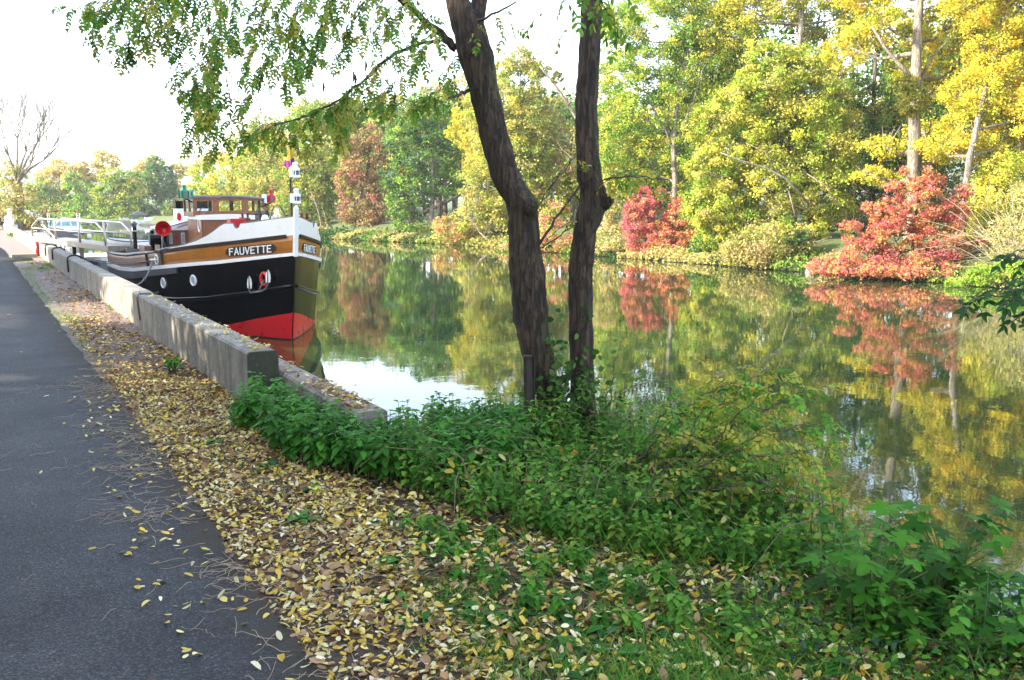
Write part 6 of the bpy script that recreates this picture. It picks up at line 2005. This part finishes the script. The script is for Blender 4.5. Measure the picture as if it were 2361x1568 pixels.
# brambles and mixed low herbs along the bank
BRA = [(1.95, 5.1), (2.12, 4.0), (2.42, 3.4), (2.75, 2.95), (3.1, 2.55), (3.9, 2.7), (4.3, 3.6), (4.5, 4.6), (4.2, 5.4), (3.6, 5.9), (3.0, 5.6), (2.5, 5.2)]
xy = scatter(820, BRA)
sb = MB()
spots = [(x, y, rs.uniform(.12, .34) * (.55 + .8 * (.5 + .5 * float(vnoise(x, y, 2.6)))) * (1 + .6 * max(0, min(1, (x - 3.0))))) for x, y in xy]
spots += [(x, y, rs.uniform(.04, .12)) for x, y in scatter(70, [(1.7, 4.6), (2.2, 3.7), (2.7, 2.7), (2.3, 2.2), (1.7, 3.2)])]
spots += [(x, y, rs.uniform(.35, .55)) for x, y in scatter(26, [(3.2, 3.4), (4.0, 3.2), (4.2, 4.4), (3.6, 4.9), (3.1, 4.2)])]
BPAL = [(.065, .20, .02), (.10, .27, .03), (.15, .33, .04), (.05, .15, .02), (.22, .34, .05)]
g2 = herb(spots, BPAL, .055, 'ovate', .62, (5, 9), sb, .3)
n = 7500
xy = scatter(n, BRA)
hh = rng.uniform(0, 1, n) ** .8 * (.20 + .06 * vnoise(xy[:, 0], xy[:, 1], 4.0))
ba = np.stack([xy[:, 0], xy[:, 1], zt(xy[:, 0], xy[:, 1]) + hh], 1)
di = rng.normal(size=(n, 3)) * np.array([1, 1, .4])
nr = rng.normal(size=(n, 3)) * .45 + np.array([-.1, -.25, 1])
le = rng.uniform(.025, .05, n)
g3 = (ba, di, nr, le, le * .65, jit(BPAL, n), 'ovate', .2, .2)
ny_ = 170
xy = scatter(ny_, BRA)
ba = np.stack([xy[:, 0], xy[:, 1], zt(xy[:, 0], xy[:, 1]) + rng.uniform(.08, .26, ny_)], 1)
di = rng.normal(size=(ny_, 3)) * np.array([1, 1, .6])
le = rng.uniform(.035, .06, ny_)
g4 = (ba, di, rng.normal(size=(ny_, 3)) * .5 + np.array([0, -.3, .8]), le, le * .5, jit([(.50, .38, .06), (.46, .30, .05), (.56, .46, .18)], ny_), 'oval', .2, .2)
for k in range(60):
    x, y = scatter(1, BRA)[0]
    z = float(terrain(x, y)); a_ = rs.uniform(0, 6.28); L_ = rs.uniform(.3, .8)
    sb.tube([(x, y, z), (x + math.cos(a_) * L_ * .3, y + math.sin(a_) * L_ * .3, z + .28), (x + math.cos(a_) * L_ * .7, y + math.sin(a_) * L_ * .7, z + .30), (x + math.cos(a_) * L_, y + math.sin(a_) * L_, z + .16)], [.003, .0025, .002, .0014], 4, cap=False)
br = tag(blade_mesh('brambles', [g2, g3, g4], M_NEAR), 'tangle of brambles and low herbs with caught yellow leaves along the bank', 'brambles', kind='stuff')
sb.build('bramble_canes', paint('cane', (.16, .12, .06), .7, .4, 20), br)

# low herb band under the right hand plants, with ivy
LOWB = [(2.3, 2.2), (2.6, 2.6), (3.0, 2.7), (3.6, 2.6), (4.0, 2.2), (4.0, 1.4), (3.2, 1.2), (2.75, 1.65)]
n = 4200
xy = scatter(n, LOWB)
hh = rng.uniform(0, 1, n) * .13
ba = np.stack([xy[:, 0], xy[:, 1], zt(xy[:, 0], xy[:, 1]) + hh], 1)
di = rng.normal(size=(n, 3)) * np.array([1, 1, .3])
le = rng.uniform(.014, .038, n)
tag(blade_mesh('ground_herbs', [(ba, di, rng.normal(size=(n, 3)) * .6 + np.array([0, -.2, 1]), le, le * .6, jit(BPAL + [(.05, .10, .06)], n), 'ovate', .2, .3)], M_NEAR), 'low creeping herbs and ivy at the right foot of the bank', 'herbs', kind='stuff')

xy = scatter(190, [(2.75, 2.0), (3.1, 2.6), (3.8, 2.7), (4.2, 2.2), (4.1, 1.5), (3.3, 1.45)])
sb = MB()
g5 = herb([(x, y, rs.uniform(.14, .34)) for x, y in xy], NPAL + BPAL, .065, 'ovate', .6, (4, 8), sb)
ch = tag(blade_mesh('corner_herbs', [g5], M_NEAR), 'tall mixed green herbs filling the lower right corner of the bank', 'herbs', kind='stuff')
sb.build('herb_stems', paint('herb_stem', (.10, .16, .04), .6, .3), ch)

# broad lobed plants at the lower right
def lobed(cx, cy, h, nl, size, pal, name, label, cat='plant', seed=1, spread=.5):
    r_ = random.Random(seed)
    z0 = float(terrain(cx, cy))
    t = thing(name, label, cat, (cx, cy, z0))
    st = MB()
    vs, fs, cs = [], [], []
    for k in range(nl):
        a_ = r_.uniform(0, 6.28); hh = h * r_.uniform(.25, 1.0)
        rad = spread * r_.uniform(.15, 1) * (.5 + .5 * hh / h)
        tip = Vector((cx + math.cos(a_) * rad, cy + math.sin(a_) * rad, z0 + hh))
        st.tube([(cx + r_.gauss(0, .05), cy + r_.gauss(0, .05), z0), (cx + math.cos(a_) * rad * .4, cy + math.sin(a_) * rad * .4, z0 + hh * .65), tip], [.004, .003, .002], 4, cap=False)
        S = size * r_.uniform(.6, 1.15)
        d = Vector((math.cos(a_) + r_.uniform(-.5, .5), math.sin(a_) + r_.uniform(-.5, .5), r_.uniform(-.3, .15))).normalized()
        up = (Vector((r_.uniform(-.35, .35), r_.uniform(-.6, .1), 1)))
        sd_ = d.cross(up).normalized(); up = sd_.cross(d)
        c = np.array(r_.choice(pal)) * r_.uniform(.8, 1.25)
        # five lobes round the petiole
        m0 = len(vs)
        vs.append(tip); cs.append(c)
        prof = []
        for lo_, (ang, ln) in enumerate(((-2.2, .55), (-1.15, .8), (0, 1.0), (1.15, .8), (2.2, .55))):
            for (da, fr) in ((-.42, .62), (-.2, .86), (0, 1.0), (.2, .86), (.42, .62)):
                prof.append((ang + da, ln * fr * r_.uniform(.92, 1.08)))
            if lo_ < 4: prof.append((ang + .54, .42))
        for (ang, ln) in prof:
            x_, y_ = math.cos(ang) * ln * S, math.sin(ang) * ln * S
            vs.append(tip + d * x_ + sd_ * y_ + up * (.10 * abs(y_) - .25 * (x_ * x_ + y_ * y_) / S)); cs.append(c * r_.uniform(.9, 1.1))
        for i in range(len(prof) - 1):
            fs.append((m0, m0 + 1 + i, m0 + 2 + i))
    np_mesh('leaves', np.array([tuple(v_) for v_ in vs]), np.array(fs), np.array(cs), M_NEAR, t)
    st.build('stems', paint('herb_stem', (.10, .16, .04), .6, .3), t)
    return t
HOP = [(.035, .14, .010), (.055, .19, .014), (.028, .10, .010), (.08, .24, .018)]
lobed(2.88, 2.12, .42, 60, .075, HOP, 'lobed_plant', 'bushy dark green plant with broad lobed leaves, left one of the lower right clump', seed=3, spread=.30)
lobed(3.30, 2.10, .46, 80, .075, HOP, 'lobed_plant', 'taller lobed leaved plant against the water at the lower right corner', seed=4, spread=.34)
lobed(3.42, 1.78, .32, 60, .06, [(.06, .18, .04), (.08, .22, .05), (.05, .14, .04)], 'lobed_plant', 'paler rounded leaved plant spilling off the lower right edge', seed=5, spread=.36)
lobed(2.98, 1.80, .20, 30, .06, HOP, 'lobed_plant', 'short lobed plant at the front of the lower right clump beside the bare leaf litter', seed=6, spread=.28)
b_ = lobed(3.75, 2.15, .42, 26, .05, [(.10, .07, .03), (.07, .10, .03), (.16, .11, .05)], 'withered_plant', 'withered brownish plant behind the lower right clump', seed=7, spread=.25)

# saplings with pinnate leaves leaning over the water
def sapling(name, label, twigs, D, ll, pal, yellow, step, pairs, stemr=.005, base=None):
    p0 = pix(*twigs[0][0], D)
    t = thing(name, label, 'sapling', p0)
    LVs, st = Leaflets(), MB()
    leafy(twigs, D, ll, step, pal, LVs, st, .22, yellow, pairs, .7, stemr)
    blade_mesh('leaves', [LVs.group()], M_NEAR, t)
    st.build('stems', M_TWIG, t)
SPAL = [(.16, .36, .04), (.22, .40, .045), (.34, .40, .05), (.10, .26, .03), (.48, .44, .06)]
sapling('locust_sapling', 'yellow green locust sapling reaching out over the water right of the trunks',
        [[(1560, 1120), (1660, 1000), (1740, 920), (1830, 870)], [(1560, 1120), (1640, 950), (1720, 880), (1780, 855)], [(1600, 1080), (1720, 1030), (1830, 985), (1930, 955)], [(1600, 1080), (1730, 1060), (1850, 1040), (1940, 1020)], [(1660, 1000), (1760, 950), (1850, 900), (1905, 890)], [(1560, 1100), (1600, 980), (1650, 900), (1690, 880)], [(1620, 1100), (1740, 1090), (1840, 1085)], [(1560, 1080), (1600, 1040), (1680, 1010)], [(1700, 1040), (1780, 1060), (1860, 1110)], [(1580, 1060), (1680, 1040), (1760, 1000)], [(1560, 1090), (1640, 1060), (1700, 1075)]],
        4.75, .040, SPAL, .16, .036, (4, 7))
sapling('locust_sapling', 'deeper green locust sapling, lower one between the trunks and the yellow green sapling',
        [[(1470, 1060), (1560, 960), (1640, 900), (1720, 900)], [(1480, 1060), (1600, 1000), (1700, 960), (1790, 960)], [(1480, 1080), (1600, 1050), (1720, 1050)], [(1470, 1050), (1530, 950), (1580, 900)], [(1600, 1120), (1700, 1100), (1790, 1070), (1880, 1070)], [(1560, 1110), (1650, 1090), (1760, 1120)], [(1520, 1040), (1560, 980), (1620, 960)]],
        5.0, .040, [(.09, .28, .03), (.13, .34, .04), (.20, .38, .05)], .10, .036, (4, 7))
sapling('locust_sapling', 'small pinnate leaved shoot with yellow leaves low among the brambles',
        [[(1500, 1120), (1560, 1050), (1610, 1000)], [(1500, 1120), (1580, 1080), (1650, 1060)], [(1490, 1110), (1520, 1040), (1550, 1000)], [(1540, 1150), (1620, 1130), (1680, 1100)], [(1640, 1130), (1740, 1110), (1800, 1100)]],
        4.6, .045, [(.34, .32, .05), (.20, .24, .04), (.12, .18, .03)], .3, .06, (3, 6))
sapling('young_shoot', 'thin upright green shoot just right of the right locust trunk',
        [[(1400, 960), (1410, 880), (1425, 810), (1448, 765)], [(1415, 960), (1440, 880), (1480, 840)], [(1395, 950), (1400, 900), (1420, 870)]], 6.0, .05, [(.08, .18, .03), (.11, .21, .04)], .06, .07, (1, 2))
# dark bare arching stem with hanging seed pods
t = thing('pod_stem', 'dark arching dead stem hung with black pods over the water right of the trunks', 'plant', pix(1370, 975, 6.0))
pts = wig([(1370, 975), (1410, 925), (1460, 890), (1505, 878), (1545, 888), (1565, 900)], 6.0, 2, 5)
MB().tube(pts, taper(len(pts), .004, .0015), 5).build('stem', M_TWIG, t)
b = MB()
for i in range(8, len(pts)):
    p = pts[i]
    L_ = rs.uniform(.03, .06)
    b.tube([p, p - Vector((0, 0, L_ * .3)), p - Vector((.003, 0, L_ * .65)), p - Vector((0, 0, L_))], [.001, .003, .006, .001], 5)
b.build('pods', M_TWIG, t)
for i, (x, y, dx, lab) in enumerate(((1452, 950, 0, 'upright cut brown stick in the brambles right of the trunks'), (1480, 945, -9, 'dark slanting stick beside the upright cut stick'))):
    p = pix(x, y, 5.6)
    b = MB().tube([pix(x + dx, y + 75, 5.6), pix(x + dx * .5, y + 35, 5.6), p], [.009, .008, .007], 7, .1, rs)
    tag(b.build('stick', M_RUST if i else M_TANTWIG if False else paint('brown_stick', (.10, .06, .035), .8, .3), None, p), lab, 'stick')

# leafy bough entering at the right edge
t = thing('leafy_bough', 'dark leafy bough poking in at the right edge over the river', 'branch', pix(2420, 640, 2.9))
LVs, st = Leaflets(), MB()
leafy([[(2420, 690), (2330, 690), (2260, 685), (2190, 705)], [(2420, 640), (2350, 655), (2290, 665), (2230, 690)], [(2430, 570), (2380, 565), (2345, 575)], [(2420, 700), (2380, 720), (2340, 735)], [(2430, 620), (2370, 640), (2330, 650)], [(2440, 660), (2390, 690), (2350, 700)], [(2430, 640), (2400, 600), (2340, 590)]], 2.9, .042, .055, [(.03, .10, .025), (.04, .12, .03), (.025, .075, .02)], LVs, st, .12, 0, (2, 4), .5)
pb_ = pix(2430, 640, 2.9)
gx_, gy_ = pb_.x + .35, pb_.y - .25
MB().tube([(gx_, gy_, float(terrain(gx_, gy_)) - .1), (gx_ + .02, gy_, .35), (gx_ - .08, gy_ + .06, .9), (gx_ - .2, gy_ + .15, pb_.z - .12), tuple(pb_)], [.02, .017, .013, .009, .005], 7).build('stem', M_TWIG, t, smooth=True)
for q_ in ((2430, 690), (2440, 570), (2440, 660), (2430, 620), (2430, 700)):
    st.tube([Vector((gx_ - .08, gy_ + .06, .9)), Vector((gx_ - .16, gy_ + .10, pix(q_[0], q_[1], 2.9).z - .05)), pix(q_[0] - 10, q_[1], 2.9)], [.006, .004, .0032], 4, cap=False)
blade_mesh('leaves', [LVs.group('lance', .15, .1)], M_NEAR, t)
st.build('twigs', M_TWIG, t)

# green bush at the wall's far end, small ones by the path
def smallbush(name, label, xd, yd, D, hw, hh, pal, n=900, lf=.07):
    c = pix(xd, yd, D)
    r = hw * D / 2075; rz = hh * D / 2075
    t = thing(name, label, 'bush', (c.x, c.y, float(terrain(c.x, c.y))))
    V, F, C = crown_cards([(c.x, c.y, c.z, r, r, rz)], lf, pal, 5, .6, .5, .1, .35)
    V[:, 2] = np.maximum(V[:, 2], .01)
    np_mesh('foliage', V, F, C, M_FAR, t)
    b = MB()
    for k in range(6):
        b.tube([(c.x + rs.gauss(0, .05), c.y + rs.gauss(0, .05), 0), (c.x + rs.gauss(0, r * .4), c.y + rs.gauss(0, r * .4), c.z + rz * .3)], [.012, .004], 4)
    b.build('stems', M_TWIG, t)
smallbush('green_bush', 'bright green weedy bush growing at the far end of the straight wall', 40, 545, 50, 20, 11, mixp('lime', 'green'), lf=.14)
smallbush('weed_clump', 'small bright green weed clump on the leaves at the foot of the wall', 399, 836, 8.7, 20, 10, [(.08, .24, .03), (.12, .30, .04)], lf=.035)

# bare pollard with ivy on the left
t = thing('pollard_tree', 'bare pale pollard tree with ivy round its foot at the left end of the path', 'tree', pix(35, 520, 62))
b = MB(); rs = random.Random(61)
base = pix(40, 528, 62); base.z = -.1
hd = pix(40, 420, 62)
b.tube([base, base.lerp(hd, .5) + Vector((.1, 0, 0)), hd], [.36, .30, .26], 10, .08, rs)
for (x, y) in ((20, 360), (60, 350), (85, 330), (40, 320), (0, 340), (-30, 330), (70, 380), (100, 370)):
    e = pix(x, y, 62 + rs.uniform(-2, 2))
    b.tube([hd, hd.lerp(e, .5) + Vector((0, 0, .2)), e], [.10, .08, .055], 6)
    for q_ in range(5):
        dx = (x - 40) / 70
        branchy(b, e, Vector((dx * math.cos(CAZ) + rs.uniform(-.5, .5), -dx * math.sin(CAZ) + rs.uniform(-.5, .5), 1)), 2.1, .042, 4, rs, .6, 4, (2, 4), .12, 4, .7)
b.build('trunk', paint('pale_branch', (.20, .17, .14), .85, .25, 4), t)
c = [pix(25, 470, 61), pix(50, 450, 61), pix(10, 440, 61), pix(55, 490, 60.5), pix(0, 480, 61), pix(30, 400, 62)]
V, F, C = crown_cards([(q_.x, q_.y, q_.z, 1.0, 1.0, .9) for q_ in c], .19, mixp('olive', 'willow', 'tan'), 1.6, .6, .3, .3, .3)
V[:, 2] = np.maximum(V[:, 2], .02)
np_mesh('crown', V, F, C, M_FAR, t)
T2 = thing('hedge', 'tangled brown green hedge at the left end of the path', 'hedge', pix(50, 525, 64))
c = [pix(60, 510, 64), pix(40, 515, 66), pix(75, 518, 63), pix(10, 505, 70), pix(85, 500, 72)]
V, F, C = crown_cards([(q_.x, q_.y, max(.4, q_.z), 1.0, 1.0, .7) for q_ in c], .19, mixp('olive', 'tan', 'purple', 'dark'), 3, .6, .3, .15, .3)
V[:, 2] = np.maximum(V[:, 2], .02)
np_mesh('hedge_leaves', V, F, C, M_FAR, T2)
b = MB()
for q_ in c:
    for k in range(4): b.tube([(q_.x + rs.gauss(0, .3), q_.y, 0), (q_.x + rs.gauss(0, .5), q_.y + rs.gauss(0, .4), 1.3)], [.03, .01], 4)
b.build('hedge_stems', M_DARKBARK, T2)

# ------------------------------------------------------------------ the row of trees along the landward side of the path (shades the foreground)
def roadside(x, y, H, r, seed, label):
    t = thing('roadside_tree', label, 'tree', (x, y, 0), 'trees on the landward side of the path')
    rr = random.Random(seed)
    bl = []
    for k in range(14):
        a_ = rr.uniform(0, 6.28)
        bl.append((x + math.cos(a_) * r * .5 * rr.random(), y + math.sin(a_) * r * .33, (.9 + (H - 2) * k / 13), r * rr.uniform(.45, .65), r * rr.uniform(.45, .65), H * .13))
    V, F, C = crown_cards(bl, .30, mixp('green', 'olive'), 4.0, .7, .4, .05, .4)
    V[:, 2] = np.maximum(V[:, 2], .03)
    np_mesh('crown', V, F, C, M_FAR, t)
    MB().tube([(x, y, -.2), (x + .1, y, H * .4), (x, y + .1, H * .85)], [.28, .2, .07], 8).build('trunk', M_DARKBARK, t)
RS = [(-8.5, -9), (-8.2, -5), (-8.4, -1), (-8.0, 3), (-8.3, 6.6), (-8.0, 9.9), (-8.2, 13.9), (-8.2, 21.6), (-8.0, 24.6), (-8.4, 27.6), (-8.1, 30.6)]
for i, (x, y) in enumerate(RS):
    roadside(x, y, 9.5 if y < 12 else 10.2, 2.7, 100 + i, 'leafy tree on the landward side of the path, only its shade reaching the path')

# ------------------------------------------------------------------ haze
hz_ = MB().box(-1450, 1450, -1050, 1550, -3.6, 75)
M_HAZE, N, L, B, O = newmat('haze_air')
N.remove(B)
vol = N.new('ShaderNodeVolumePrincipled')
vol.inputs['Color'].default_value = (.93, .95, 1.0, 1)
vol.inputs['Density'].default_value = HAZE
vol.inputs['Anisotropy'].default_value = .2
L.new(vol.outputs[0], O.inputs['Volume'])
tag(hz_.build('haze', M_HAZE), 'thin bright morning haze over the river', 'haze', kind='stuff')
